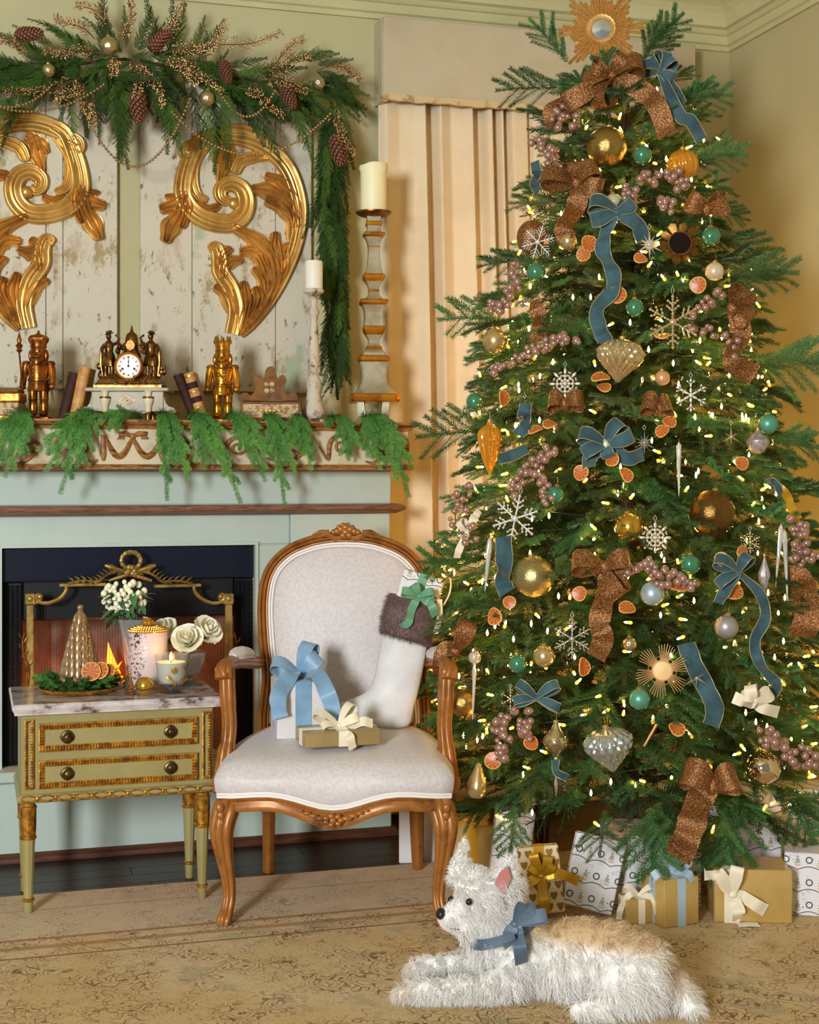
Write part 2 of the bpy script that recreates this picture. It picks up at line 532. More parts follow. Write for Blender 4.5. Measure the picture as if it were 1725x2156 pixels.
# ------------------------------------------------------------------ mesh builder
class MB:
    def __init__(s):
        s.v, s.f = [], []

    def add(s, verts, faces, M=None):
        k = len(s.v)
        if M is not None:
            verts = [M @ V(p) for p in verts]
        s.v.extend([tuple(p) for p in verts])
        s.f.extend([tuple(i + k for i in f) for f in faces])
        return s

    def box(s, lo, hi, bev=0.0, M=None):
        lo, hi = V(lo), V(hi)
        c = (lo + hi) / 2
        h = (hi - lo) / 2
        b = min(bev, h.x * 0.98, h.y * 0.98, h.z * 0.98)
        if b <= 0:
            vs = [c + V((x * h.x, y * h.y, z * h.z)) for x in (-1, 1) for y in (-1, 1) for z in (-1, 1)]
            fs = [(0, 1, 3, 2), (4, 6, 7, 5), (0, 4, 5, 1), (2, 3, 7, 6), (0, 2, 6, 4), (1, 5, 7, 3)]
            return s.add(vs, fs, M)
        vs, idx = [], {}
        for x in (-1, 1):
            for y in (-1, 1):
                for z in (-1, 1):
                    for ax in range(3):
                        d = [h.x - b, h.y - b, h.z - b]
                        d[ax] += b
                        idx[(x, y, z, ax)] = len(vs)
                        vs.append(c + V((x * d[0], y * d[1], z * d[2])))
        fs = []
        for ax in range(3):
            a1, a2 = (ax + 1) % 3, (ax + 2) % 3
            for sg in (-1, 1):
                q = []
                for (p, r) in ((-1, -1), (1, -1), (1, 1), (-1, 1)):
                    k = [0, 0, 0]
                    k[ax], k[a1], k[a2] = sg, p, r
                    q.append(idx[(k[0], k[1], k[2], ax)])
                fs.append(q if sg > 0 else q[::-1])
        for ax in range(3):
            a1, a2 = (ax + 1) % 3, (ax + 2) % 3
            for p in (-1, 1):
                for r in (-1, 1):
                    ks = []
                    for sg in (-1, 1):
                        k = [0, 0, 0]
                        k[ax], k[a1], k[a2] = sg, p, r
                        ks.append(tuple(k))
                    q = [idx[ks[0] + (a1,)], idx[ks[1] + (a1,)], idx[ks[1] + (a2,)], idx[ks[0] + (a2,)]]
                    fs.append(q if p * r < 0 else q[::-1])
        for x in (-1, 1):
            for y in (-1, 1):
                for z in (-1, 1):
                    q = [idx[(x, y, z, a)] for a in range(3)]
                    fs.append(q if x * y * z > 0 else q[::-1])
        return s.add(vs, fs, M)

    def lathe(s, prof, n=20, M=None, mod=None, cap=True, sq=False, ph=0.0):
        """prof: (r, z) from bottom to top; mod(theta, z) multiplies r; sq: square section"""
        vs, fs = [], []
        if sq:
            n = 8
        for (r, z) in prof:
            for i in range(n):
                t = 2 * PI * i / n + ph
                if sq:
                    e = 0.88
                    pts = [(1, -e), (1, e), (e, 1), (-e, 1), (-1, e), (-1, -e), (-e, -1), (e, -1)]
                    vs.append((r * pts[i][0], r * pts[i][1], z))
                else:
                    q = r * (mod(t, z) if mod else 1)
                    vs.append((q * math.cos(t), q * math.sin(t), z))
        m = len(prof)
        for j in range(m - 1):
            for i in range(n):
                a, b = j * n + i, j * n + (i + 1) % n
                fs.append((a, b, b + n, a + n))
        if cap:
            fs.append(tuple(range(n))[::-1])
            fs.append(tuple((m - 1) * n + i for i in range(n)))
        return s.add(vs, fs, M)

    def sphere(s, c, r, nu=12, nv=8, sc_=(1, 1, 1), M=None):
        vs, fs = [], []
        c = V(c)
        vs.append(c - V((0, 0, r * sc_[2])))
        for j in range(1, nv):
            p = -PI / 2 + PI * j / nv
            for i in range(nu):
                t = 2 * PI * i / nu
                vs.append(c + V((r * sc_[0] * math.cos(p) * math.cos(t), r * sc_[1] * math.cos(p) * math.sin(t), r * sc_[2] * math.sin(p))))
        vs.append(c + V((0, 0, r * sc_[2])))
        top = len(vs) - 1
        for i in range(nu):
            fs.append((0, 1 + (i + 1) % nu, 1 + i))
            fs.append((top, top - nu + i, top - nu + (i + 1) % nu))
        for j in range(nv - 2):
            for i in range(nu):
                a = 1 + j * nu + i
                b = 1 + j * nu + (i + 1) % nu
                fs.append((a, b, b + nu, a + nu))
        return s.add(vs, fs, M)

    def tube(s, pts, rad, n=8, closed=False, M=None, ref=None, flat=1.0, mod=None, cap=True):
        pts = [V(p) for p in pts]
        m = len(pts)
        if not isinstance(rad, (list, tuple)):
            rad = [rad] * m
        vs, fs = [], []
        nrm = None
        for j in range(m):
            a = pts[(j - 1) % m] if (closed or j > 0) else pts[j]
            b = pts[(j + 1) % m] if (closed or j < m - 1) else pts[j]
            t = (b - a)
            t = t.normalized() if t.length > 1e-9 else V((0, 0, 1))
            if ref is not None:
                x = V(ref) - t * V(ref).dot(t)
            elif nrm is None:
                k = V((0, 0, 1)) if abs(t.z) < 0.9 else V((1, 0, 0))
                x = k - t * k.dot(t)
            else:
                x = nrm - t * nrm.dot(t)
            x.normalize()
            nrm = x
            y = t.cross(x)
            for i in range(n):
                th = 2 * PI * i / n
                q = rad[j] * (mod(th) if mod else 1)
                vs.append(pts[j] + x * (q * math.cos(th) * flat) + y * (q * math.sin(th)))
        L = m if closed else m - 1
        for j in range(L):
            for i in range(n):
                a = j * n + i
                b = j * n + (i + 1) % n
                c = ((j + 1) % m) * n
                fs.append((a, b, c + (i + 1) % n, c + i))
        if not closed and cap:
            fs.append(tuple(range(n))[::-1])
            fs.append(tuple((m - 1) * n + i for i in range(n)))
        return s.add(vs, fs, M)

    def sweep(s, path, prof, nrm, closed=False, cap=True, M=None, scales=None):
        """profile (a, b): a along (tangent x nrm), b along nrm; mitred"""
        path = [V(p) for p in path]
        nrm = V(nrm).normalized()
        m, k = len(path), len(prof)
        vs, fs = [], []
        for j in range(m):
            if closed or 0 < j < m - 1:
                t1 = (path[j] - path[(j - 1) % m]).normalized()
                t2 = (path[(j + 1) % m] - path[j]).normalized()
            elif j == 0:
                t1 = t2 = (path[1] - path[0]).normalized()
            else:
                t1 = t2 = (path[-1] - path[-2]).normalized()
            s1, s2 = t1.cross(nrm), t2.cross(nrm)
            sd = (s1 + s2)
            sd = sd.normalized() if sd.length > 1e-6 else s1
            q = 1 / max(0.4, sd.dot(s1.normalized()))
            ss = scales[j] if scales else 1
            for (a, b) in prof:
                vs.append(path[j] + sd * (a * q * ss) + nrm * (b * ss))
        L = m if closed else m - 1
        for j in range(L):
            for i in range(k):
                a, b = j * k + i, j * k + (i + 1) % k
                c = ((j + 1) % m) * k
                fs.append((a, b, c + (i + 1) % k, c + i))
        if not closed and cap:
            fs.append(tuple(range(k))[::-1])
            fs.append(tuple((m - 1) * k + i for i in range(k)))
        return s.add(vs, fs, M)

    def prism(s, out, d0, d1, M=None):
        """outline (x, z) extruded along local y from d0 to d1"""
        n = len(out)
        vs = [(x, d0, z) for x, z in out] + [(x, d1, z) for x, z in out]
        fs = [tuple(range(n)), tuple(range(n, 2 * n))[::-1]]
        for i in range(n):
            j = (i + 1) % n
            fs.append((i, i + n, j + n, j))
        return s.add(vs, fs, M)

    def pad(s, out, bulge, M=None, rings=7, base=0.0, back=0.0):
        """cushion over an outline (x, z): bulges to -y"""
        cx = sum(p[0] for p in out) / len(out)
        cz = sum(p[1] for p in out) / len(out)
        n = len(out)
        vs, fs = [], []
        for j in range(rings):
            q = 1 - j / rings
            y = base - bulge * (1 - q ** 2.6) ** 0.6 if j else base
            for (x, z) in out:
                vs.append((cx + (x - cx) * q, y, cz + (z - cz) * q))
        vs.append((cx, base - bulge, cz))
        for j in range(rings - 1):
            for i in range(n):
                a, b = j * n + i, j * n + (i + 1) % n
                fs.append((a, b, b + n, a + n))
        for i in range(n):
            fs.append(((rings - 1) * n + i, (rings - 1) * n + (i + 1) % n, len(vs) - 1))
        if back:
            k = len(vs)
            vs += [(x, base + back, z) for x, z in out]
            for i in range(n):
                fs.append((i, k + i, k + (i + 1) % n, (i + 1) % n))
            fs.append(tuple(k + i for i in range(n)))
        return s.add(vs, fs, M)

    def strip(s, pts, wid, th=0.0012, M=None):
        """ribbon through pts, wid: half-width vectors; given a thickness"""
        n = len(pts)
        pts = [V(p) for p in pts]
        vs, fs = [], []
        for j in range(n):
            t = pts[min(j + 1, n - 1)] - pts[max(j - 1, 0)]
            nn = t.cross(wid[j])
            nn = nn.normalized() * th if nn.length > 1e-9 else V((0, 0, th))
            vs += [pts[j] - wid[j], pts[j] + wid[j], pts[j] + wid[j] + nn, pts[j] - wid[j] + nn]
        for j in range(n - 1):
            for i in range(4):
                a, b = 4 * j + i, 4 * j + (i + 1) % 4
                fs.append((a, b, b + 4, a + 4))
        fs.append((0, 3, 2, 1))
        fs.append((4 * n - 4, 4 * n - 3, 4 * n - 2, 4 * n - 1))
        return s.add(vs, fs, M)

    def mesh(s, name, m, smooth=True, off=None, recalc=True, ang=40):
        me = bpy.data.meshes.new(name)
        vs = s.v
        if off is not None:
            vs = [tuple(off @ V(p)) for p in vs]
        me.from_pydata(vs, [], s.f)
        if recalc:
            bm = bmesh.new()
            bm.from_mesh(me)
            bmesh.ops.recalc_face_normals(bm, faces=bm.faces)
            bm.to_mesh(me)
            bm.free()
        if m:
            me.materials.append(MATS[m])
        if smooth:
            me.polygons.foreach_set('use_smooth', [True] * len(me.polygons))
            me.set_sharp_from_angle(angle=math.radians(ang))
        me.update()
        return me


WM = {}          # world matrix of every object that gets children


def spline(pts, n=8, closed=False):
    """Catmull-Rom through the points"""
    P = [V(p) if len(p) == 3 else V((p[0], p[1], 0)) for p in pts]
    m = len(P)
    out = []
    for i in range(m if closed else m - 1):
        p0 = P[(i - 1) % m] if (closed or i > 0) else P[0] * 2 - P[1]
        p1, p2 = P[i], P[(i + 1) % m]
        p3 = P[(i + 2) % m] if (closed or i + 2 < m) else P[-1] * 2 - P[-2]
        for k in range(n):
            t = k / n
            out.append(0.5 * (2 * p1 + (p2 - p0) * t + (2 * p0 - 5 * p1 + 4 * p2 - p3) * t * t + (3 * p1 - p0 - 3 * p2 + p3) * t ** 3))
    if not closed:
        out.append(P[-1])
    return out


def tag(o, label=None, cat=None, group=None, kind=None):
    if label:
        o['label'] = label
    if cat:
        o['category'] = cat
    if group:
        o['group'] = group
    if kind:
        o['kind'] = kind
    return o


def thing(name, label, cat, loc=(0, 0, 0), rotz=0.0, group=None, M=None):
    o = bpy.data.objects.new(name, None)
    o.empty_display_size = 0.02
    COL.objects.link(o)
    mx = M if M is not None else Matrix.Translation(V(loc)) @ Matrix.Rotation(rotz, 4, 'Z')
    o.matrix_basis = mx
    WM[o] = mx
    return tag(o, label, cat, group)


def part(name, mb, m, parent, world=False, smooth=True, label=None, kind=None, ang=40):
    """a mesh under a thing, in the thing's frame (or given in world coordinates)"""
    off = WM[parent].inverted() if world else None
    me = mb if isinstance(mb, bpy.types.Mesh) else mb.mesh(name, m, smooth, off, ang=ang)
    o = bpy.data.objects.new(name, me)
    COL.objects.link(o)
    o.parent = parent
    WM[o] = WM[parent]
    return tag(o, label, None, None, kind)


def inst(name, me, parent, M):
    """a shared mesh placed under a thing with its own matrix in the parent's frame"""
    o = bpy.data.objects.new(name, me)
    COL.objects.link(o)
    o.parent = parent
    o.matrix_basis = M
    WM[o] = WM[parent] @ M
    return o


def single(name, mb, m, label, cat, loc=(0, 0, 0), group=None, M=None, smooth=True, world=True, ang=40):
    mx = M if M is not None else Matrix.Translation(V(loc))
    me = mb if isinstance(mb, bpy.types.Mesh) else mb.mesh(name, m, smooth, mx.inverted() if world else None, ang=ang)
    o = bpy.data.objects.new(name, me)
    COL.objects.link(o)
    o.matrix_basis = mx
    WM[o] = mx
    return tag(o, label, cat, group)


def struct(name, mb, m, smooth=False, label=None, cat=None, loc=(0, 0, 0)):
    o = single(name, mb, m, label, cat, loc, smooth=smooth)
    o['kind'] = 'structure'
    return o


def frame(x, y, z, o):
    return Matrix(((x.x, y.x, z.x, o.x), (x.y, y.y, z.y, o.y), (x.z, y.z, z.z, o.z), (0, 0, 0, 1)))


def camframe(p):
    """local x = picture right, y = away from the camera's plane, z = up"""
    return frame(RIGHT, FWD, UP, V(p))


def aim(p, n, up=UP, spin=0.0):
    """local -y looks along n (outward), z near up"""
    n = V(n).normalized()
    y = -n
    z = (up - y * up.dot(y)).normalized()
    x = y.cross(z)
    return frame(x, y, z, V(p)) @ Matrix.Rotation(spin, 4, 'Y')

# ================================================================== ROOM SHELL
YW, XR, ZC = 4.80, 2.69, 3.00
XL, YN = -2.2, 0.4
struct('wall_back', MB().box((XL, YW, -0.05), (XR + 0.1, YW + 0.1, ZC)), 'wall_paint', label='sage cream painted wall behind the mantel and curtain', cat='wall')
struct('wall_right', MB().box((XR, YN, -0.05), (XR + 0.1, YW, ZC)), 'wall_paint', label='plain sage gold painted wall beside the fir tree', cat='wall')
struct('ceiling', MB().box((XL, YN, ZC), (XR + 0.1, YW + 0.1, ZC + 0.08)), 'ceiling_paint', label='pale green cream ceiling above the crown moulding', cat='ceiling')
floor = struct('floor', MB().box((XL, YN, -0.12), (XR, YW, -0.006)), 'floor_wood', label='dark stained polished wooden floor below the hearth', cat='floor')
pk = 0
for r in range(11):
    y0 = 3.86 + r * 0.0855
    x = XL + (r * 0.53) % 1.1 - 1.1
    while x < XR:
        a, b = max(x, XL), min(x + 1.1, XR)
        if b - a > 0.05:
            part('plank', MB().box((a + 0.0006, y0 + 0.0006, -0.006), (b - 0.0006, min(y0 + 0.0849, YW), 0.0), 0.0008), 'floor_wood', floor, smooth=False)
        x += 1.1
# crown moulding, mitred at the corner
CR = [(0, 2.735), (0.012, 2.735), (0.012, 2.752), (0.022, 2.757), (0.022, 2.786), (0.030, 2.789), (0.036, 2.797), (0.034, 2.806), (0.028, 2.811),
      (0.040, 2.815), (0.043, 2.838), (0.052, 2.860), (0.068, 2.880), (0.092, 2.896), (0.122, 2.905), (0.130, 2.905), (0.130, 2.918), (0.142, 2.921),
      (0.152, 2.934), (0.168, 2.944), (0.176, 2.946), (0.176, 2.968), (0.205, 2.974), (0.205, ZC), (0, ZC)]
n = len(CR)
m = MB().add([(XL, YW - a, z) for a, z in CR] + [(XR - a, YW - a, z) for a, z in CR], [(i, (i + 1) % n, (i + 1) % n + n, i + n) for i in range(n)] + [tuple(range(n))])
struct('trim_1', m, 'crown_paint', label='stepped crown moulding along the wall above the curtain', cat='moulding')
m = MB().add([(XR - a, YN, z) for a, z in CR] + [(XR - a, YW - a, z) for a, z in CR], [(i, (i + 1) % n, (i + 1) % n + n, i + n) for i in range(n)] + [tuple(range(n))])
struct('trim_2', m, 'crown_paint', label='stepped crown moulding along the wall beside the tree', cat='moulding')
# dark quarter-round along the hearth base
m = MB().sweep([(-0.42, 4.79, 0), (-0.42, 4.53, 0), (1.312, 4.53, 0), (1.312, 4.79, 0)], [(0, 0), (0.014, 0), (0.014, 0.012), (0.008, 0.024), (0, 0.028)], (0, 0, 1))
struct('trim_3', m, 'stain_trim', smooth=True, label='dark red brown shoe moulding at the foot of the hearth', cat='moulding')
struct('baseboard_back', MB().box((1.32, YW - 0.018, 0), (XR, YW, 0.14), 0.004), 'crown_paint', label='painted baseboard behind the gifts and curtain', cat='baseboard')
struct('baseboard_right', MB().box((XR - 0.018, YN, 0), (XR, YW - 0.018, 0.14), 0.004), 'crown_paint', label='painted baseboard at the foot of the gold wall', cat='baseboard')

# ================================================================== RUG
rug = thing('rug', 'faded tan persian rug with brown traced motifs under dog and chair', 'rug', (0.4, 4.14, 0))
part('pile', MB().box((-1.9, -3.2, 0.0), (2.2, 0, 0.010), 0.004), 'rug_wool', rug, smooth=False)
m = MB()
for i in range(820):
    x = -1.9 + 4.1 * (i + random.random()) / 820
    m.box((x, -0.001, 0.002), (x + 0.003, 0.004 + random.random() * 0.004, 0.007))
part('edge_fringe', m, 'rug_wool', rug, smooth=False, kind='stuff')
RZ = 0.010

# ================================================================== FIREPLACE
CX = 0.474
fp = thing('fireplace', 'pale blue green panelled fireplace with black firebox below the gilded mantel', 'fireplace', (CX, 4.56, 0))


def fbox(name, lo, hi, m='fire_paint', bev=0.004, lab=None):
    return part(name, MB().box(lo, hi, bev), m, fp, world=True, smooth=False, label=lab)


XA, XB = CX - 0.833, 1.307
fbox('riser_panel', (XA - 0.05, 4.53, 0.0), (XB, YW, 0.248))
fbox('hearth_ledge', (XA - 0.06, 4.488, 0.248), (XB + 0.012, YW, 0.280))
for a, b in ((0.976, XB), (XA, CX * 2 - 0.976)):
    fbox('pilaster', (a, 4.545, 0.280), (b, YW, 1.048))
fbox('stile', (0.862, 4.558, 0.280), (0.976, YW, 0.948))
fbox('stile', (CX * 2 - 0.976, 4.558, 0.280), (CX * 2 - 0.862, YW, 0.948))
fbox('top_rail', (CX * 2 - 0.976, 4.558, 0.948), (0.976, YW, 1.048))
fbox('frieze_board', (XA, 4.535, 1.076), (XB, YW, 1.1835))
m = MB().sweep([(XA - 0.01, YW, 1.046), (XA - 0.01, 4.535, 1.046), (XB, 4.535, 1.046), (XB, YW, 1.046)],
               [(-0.02, 0), (0.012, 0), (0.020, 0.004), (0.034, 0.010), (0.040, 0.017), (0.036, 0.024), (0.026, 0.030), (-0.02, 0.030)], (0, 0, 1))
part('rose_moulding', m, 'moulding_rose', fp, world=True, label='rose brown moulding')
# firebox
m = MB()
m.sweep([(0.862, 4.562, 0.28), (0.862, 4.562, 0.948), (2 * CX - 0.862, 4.562, 0.948), (2 * CX - 0.862, 4.562, 0.28)],
        [(0, 0), (0.010, 0), (0.010, 0.012), (0, 0.012)], (0, -1, 0))
part('opening_lip', m, 'fire_paint', fp, world=True, smooth=False)
fbox('hood_plate', (2 * CX - 0.862, 4.575, 0.842), (0.862, 4.590, 0.948), 'navy_metal', lab='dark blue black metal hood plate')
fbox('firebox_dark_plate', (2 * CX - 0.80, 4.592, 0.722), (0.80, 4.640, 0.90), 'black_iron', lab='black iron plate added over the fire to darken the firebox')  # added to keep the upper firebox dark, shaped like an iron lintel
fbox('firebox_roof', (2 * CX - 0.862, 4.590, 0.90), (0.862, 4.795, 0.93), 'black_iron')
for s in (1, -1):
    a, b = (0.800, 0.862) if s > 0 else (2 * CX - 0.862, 2 * CX - 0.800)
    fbox('black_flange', (a, 4.60, 0.280), (b, 4.615, 0.842), 'black_iron')
    m = MB()
    for i in range(15):
        x = a + (i + 0.5) * (b - a) / 15
        m.tube([(x + 0.0018 * (-1) ** k, 4.588 + 0.003 * math.sin(i * 1.9), 0.281 + k * 0.00745) for k in range(75)], 0.0011, 4)
    part('chain_mesh', m, 'black_iron', fp, world=True, label='black chain mesh curtain')
fbox('firebrick_back', (0.16, 4.775, 0.281), (0.79, 4.797, 0.90), 'firebrick', lab='mottled firebrick lining')
for s in (1, -1):
    q = MB().add([(CX + s * 0.33, 4.62, 0.281), (CX + s * 0.23, 4.775, 0.281), (CX + s * 0.23, 4.775, 0.90), (CX + s * 0.33, 4.62, 0.90),
                  (CX + s * 0.35, 4.62, 0.281), (CX + s * 0.35, 4.79, 0.281), (CX + s * 0.35, 4.79, 0.90), (CX + s * 0.35, 4.62, 0.90)],
                 [(0, 1, 2, 3), (4, 7, 6, 5), (0, 3, 7, 4), (1, 5, 6, 2), (3, 2, 6, 7), (0, 4, 5, 1)])
    part('firebrick_side', q, 'firebrick', fp, world=True, smooth=False)
    fbox('black_side', (CX + s * 0.37 - 0.018, 4.615, 0.281), (CX + s * 0.37 + 0.018, 4.79, 0.90), 'black_iron')
# fire: grate, logs, flames
gr = thing('fire_grate', 'black iron log grate inside the glowing firebox', 'grate', (0.42, 4.70, 0.281))
for i in range(5):
    part('bar', MB().tube([(-0.14 + i * 0.07, -0.06, 0.045), (-0.14 + i * 0.07, -0.055, 0.03), (-0.14 + i * 0.07, 0.05, 0.03)], 0.006, 6), 'black_iron', gr)
for x in (-0.12, 0.12):
    part('foot', MB().tube([(x, -0.045, 0.03), (x, -0.05, 0.0)], 0.006, 6), 'black_iron', gr)
    part('foot', MB().tube([(x, 0.04, 0.03), (x, 0.045, 0.0)], 0.006, 6), 'black_iron', gr)


def log(p, q, r, label):
    p, q = V(p), V(q)
    pts = [p.lerp(q, k / 8) + V((random.uniform(-1, 1), random.uniform(-1, 1), random.uniform(-1, 1))) * 0.003 for k in range(9)]
    m = MB().tube(pts, [r * random.uniform(0.9, 1.08) for _ in pts], 10, mod=lambda t: 1 + 0.06 * math.cos(5 * t))
    t = thing('log', label, 'log', p)
    part('bark', m, 'log_bark', t, world=True)
    e = MB().tube([p - (q - p).normalized() * 0.001, p + (q - p).normalized() * 0.001], r * 0.85, 10)
    part('cut_end', e, 'twig', t, world=True)


log((0.27, 4.665, 0.338), (0.57, 4.675, 0.336), 0.026, 'dark charred log lying at the front of the fire grate')
log((0.26, 4.728, 0.336), (0.58, 4.722, 0.339), 0.025, 'dark charred log lying along the rear of the grate')
log((0.30, 4.70, 0.376), (0.53, 4.685, 0.398), 0.024, 'charred log laid slantwise across the two lower logs')
fl = thing('log_fire', 'orange flames burning over the logs in the firebox', 'fire', (0.40, 4.695, 0.33))


def flame_mesh(h, r, lean):
    m = MB()
    prof = [(0.25, 0), (0.7, 0.12), (1.0, 0.28), (0.85, 0.45), (0.55, 0.66), (0.22, 0.86), (0.02, 1)]
    vs, fs = [], []
    for j, (a, z) in enumerate(prof):
        for i in range(8):
            t = 2 * PI * i / 8
            vs.append((r * a * math.cos(t) + lean * z * z * h + 0.15 * r * math.sin(z * 7), 0.6 * r * a * math.sin(t), z * h))
    for j in range(len(prof) - 1):
        for i in range(8):
            fs.append((j * 8 + i, j * 8 + (i + 1) % 8, (j + 1) * 8 + (i + 1) % 8, (j + 1) * 8 + i))
    return m.add(vs, fs)


for (x, y, z, h, r, l) in ((-0.10, -0.01, 0.05, 0.09, 0.020, 0.1), (-0.05, 0.0, 0.06, 0.15, 0.026, -0.15), (0.0, 0.01, 0.07, 0.12, 0.024, 0.2), (0.05, 0.0, 0.06, 0.17, 0.028, -0.1),
                           (0.10, 0.01, 0.05, 0.10, 0.022, 0.15), (-0.02, -0.02, 0.05, 0.07, 0.030, 0.3), (0.14, 0.0, 0.03, 0.07, 0.018, -0.2)):
    part('flame', flame_mesh(h * 1.45, r * 1.3, l * 1.6).mesh('flame', 'fire_flame', off=Matrix.Translation((x, y, z))), None, fl)
pl = bpy.data.lights.new('fire_glow', 'POINT')
pl.energy, pl.color, pl.shadow_soft_size = 1.5, (1.0, 0.33, 0.08), 0.05
po = bpy.data.objects.new('fire_glow', pl)
COL.objects.link(po)
po.location = (0.42, 4.655, 0.47)
po['kind'] = 'helper'

# ================================================================== MANTEL CORNICE
mt = thing('mantel_shelf', 'antique cream and gilt carved mantel cornice under the cedar sprigs', 'mantel', (CX, 4.42, 1.186))
ML, MR, MY = 2 * CX - 1.332, 1.332, 4.42
part('body', MB().box((ML, MY, 1.200), (MR, YW, 1.312), 0.003), 'mantel_cream', mt, world=True, smooth=False)
ring = [(ML, YW, 0), (ML, MY, 0), (MR, MY, 0), (MR, YW, 0)]
m = MB().sweep([(x, y, 1.308) for x, y, _ in ring], [(-0.05, 0), (0.006, 0), (0.010, 0.006), (0.008, 0.010), (0.018, 0.013), (0.026, 0.019), (0.030, 0.022), (0.030, 0.028), (-0.05, 0.028)], (0, 0, 1))
part('top_moulding', m, 'mantel_brown', mt, world=True)
part('top_board', MB().box((ML - 0.01, MY - 0.01, 1.322), (MR + 0.01, YW, 1.3355), 0.002), 'mantel_brown', mt, world=True, smooth=False)
m = MB().sweep([(x, y, 1.184) for x, y, _ in ring], [(-0.05, 0), (0.004, 0), (0.014, 0.003), (0.016, 0.008), (0.010, 0.012), (0.006, 0.018), (-0.05, 0.018)], (0, 0, 1))
part('bottom_moulding', m, 'mantel_brown', mt, world=True)
ZT = 1.3357      # mantel top
x0, x1 = onY(208, 940, MY - 0.01).x, onY(357, 940, MY - 0.01).x
part('centre_panel', MB().box((x0, MY - 0.010, 1.2005), (x1, MY + 0.001, 1.3085), 0.002), 'mantel_cream', mt, world=True, smooth=False)
m = MB().sweep([(x0 - 0.008, MY, 1.184), (x0 - 0.008, MY - 0.008, 1.184), (x1 + 0.012, MY - 0.008, 1.184), (x1 + 0.012, MY, 1.184)],
               [(-0.002, 0), (0.008, 0), (0.016, 0.004), (0.016, 0.009), (0.010, 0.014), (0.004, 0.018), (-0.002, 0.018)], (0, 0, 1))
part('panel_moulding', m, 'mantel_brown', mt, world=True)
yf = MY - 0.014


def mpx(px, py, y=None):
    return onY(px, py, yf if y is None else y)


for a, b in ((222, 279), (279, 341)):
    pts = [mpx(a + (b - a) * t, 921 + 40 * math.sin(PI * t)) for t in [k / 14 for k in range(15)]]
    part('swag', MB().tube(pts, [0.004 + 0.004 * math.sin(PI * k / 14) for k in range(15)], 8, mod=lambda t: 1 + 0.2 * math.cos(4 * t)), 'mantel_brown', mt, world=True)
for a in (218, 341):
    pts = [mpx(a, 916), mpx(a - 1, 930), mpx(a, 945), mpx(a - 1, 958), mpx(a, 970)]
    part('tassel', MB().tube(pts, [0.009, 0.006, 0.008, 0.009, 0.004], 8), 'mantel_brown', mt, world=True)
m = MB()
for s in (-1, 1):
    m.tube([mpx(279, 918), mpx(279 + s * 14, 913), mpx(279 + s * 28, 914), mpx(279 + s * 30, 921), mpx(279 + s * 18, 922)], [0.006, 0.008, 0.009, 0.007, 0.004], 8)
m.sphere(mpx(279, 918), 0.009)
part('bow', m, 'mantel_brown', mt, world=True)


def mscroll(cx, cy, r, s, turns=1.35, tail=None):
    yy = MY - 0.005
    pts, rad = [], []
    for k in range(26):
        t = k / 25
        a = s * (t * turns * 2 * PI) + (0 if s > 0 else PI)
        q = r * (1 - 0.8 * t)
        pts.append(onY(cx + q * math.cos(a), cy - q * math.sin(a) * 0.95, yy))
        rad.append(0.0065 - 0.0035 * t)
    if tail:
        tp = [onY(x, y, yy) for x, y in tail]
        tp = spline(tp + [pts[0]], 5)[:-1]
        rad = [0.003 + 0.0035 * k / len(tp) for k in range(len(tp))] + rad
        pts = tp + pts
    part('scroll', MB().tube(pts, rad, 8, mod=lambda t: 1 + 0.15 * math.cos(3 * t)), 'mantel_brown', mt, world=True)


mscroll(62, 945, 22, 1, tail=[(20, 970), (45, 975)])
mscroll(170, 945, 22, -1, tail=[(205, 968), (190, 974)])
mscroll(375, 942, 24, 1, tail=[(420, 975), (390, 975)])
mscroll(625, 938, 24, 1, tail=[(560, 965), (610, 975)])
mscroll(718, 938, 25, -1, tail=[(672, 940), (690, 968)])
mscroll(500, 942, 24, -1, tail=[(460, 970), (480, 976)])
mscroll(808, 940, 22, 1, tail=[(770, 972), (790, 974)])
part('end_scroll', MB().sphere(onY(856, 940, MY - 0.004), 0.016, 10, 8, (0.7, 0.5, 1.6)), 'mantel_brown', mt, world=True)

# ================================================================== PAINTED PANELS WITH GILDED CARVING
YP = 4.772
GX = onY(271.5, 500, YP).x


def sect(kind, s):
    a = max(0.0, 1 - s * s)
    if kind == 'scroll':
        return a ** 0.30 * (0.38 + 0.85 * abs(s) ** 1.4 + 0.22 * math.exp(-((s - 0.15) / 0.14) ** 2)) if abs(s) < 0.98 else 0.0
    return a ** 0.40 * (0.66 + 0.36 * math.cos(s * 3.6 * PI) * (0.7 + 0.3 * abs(s)))


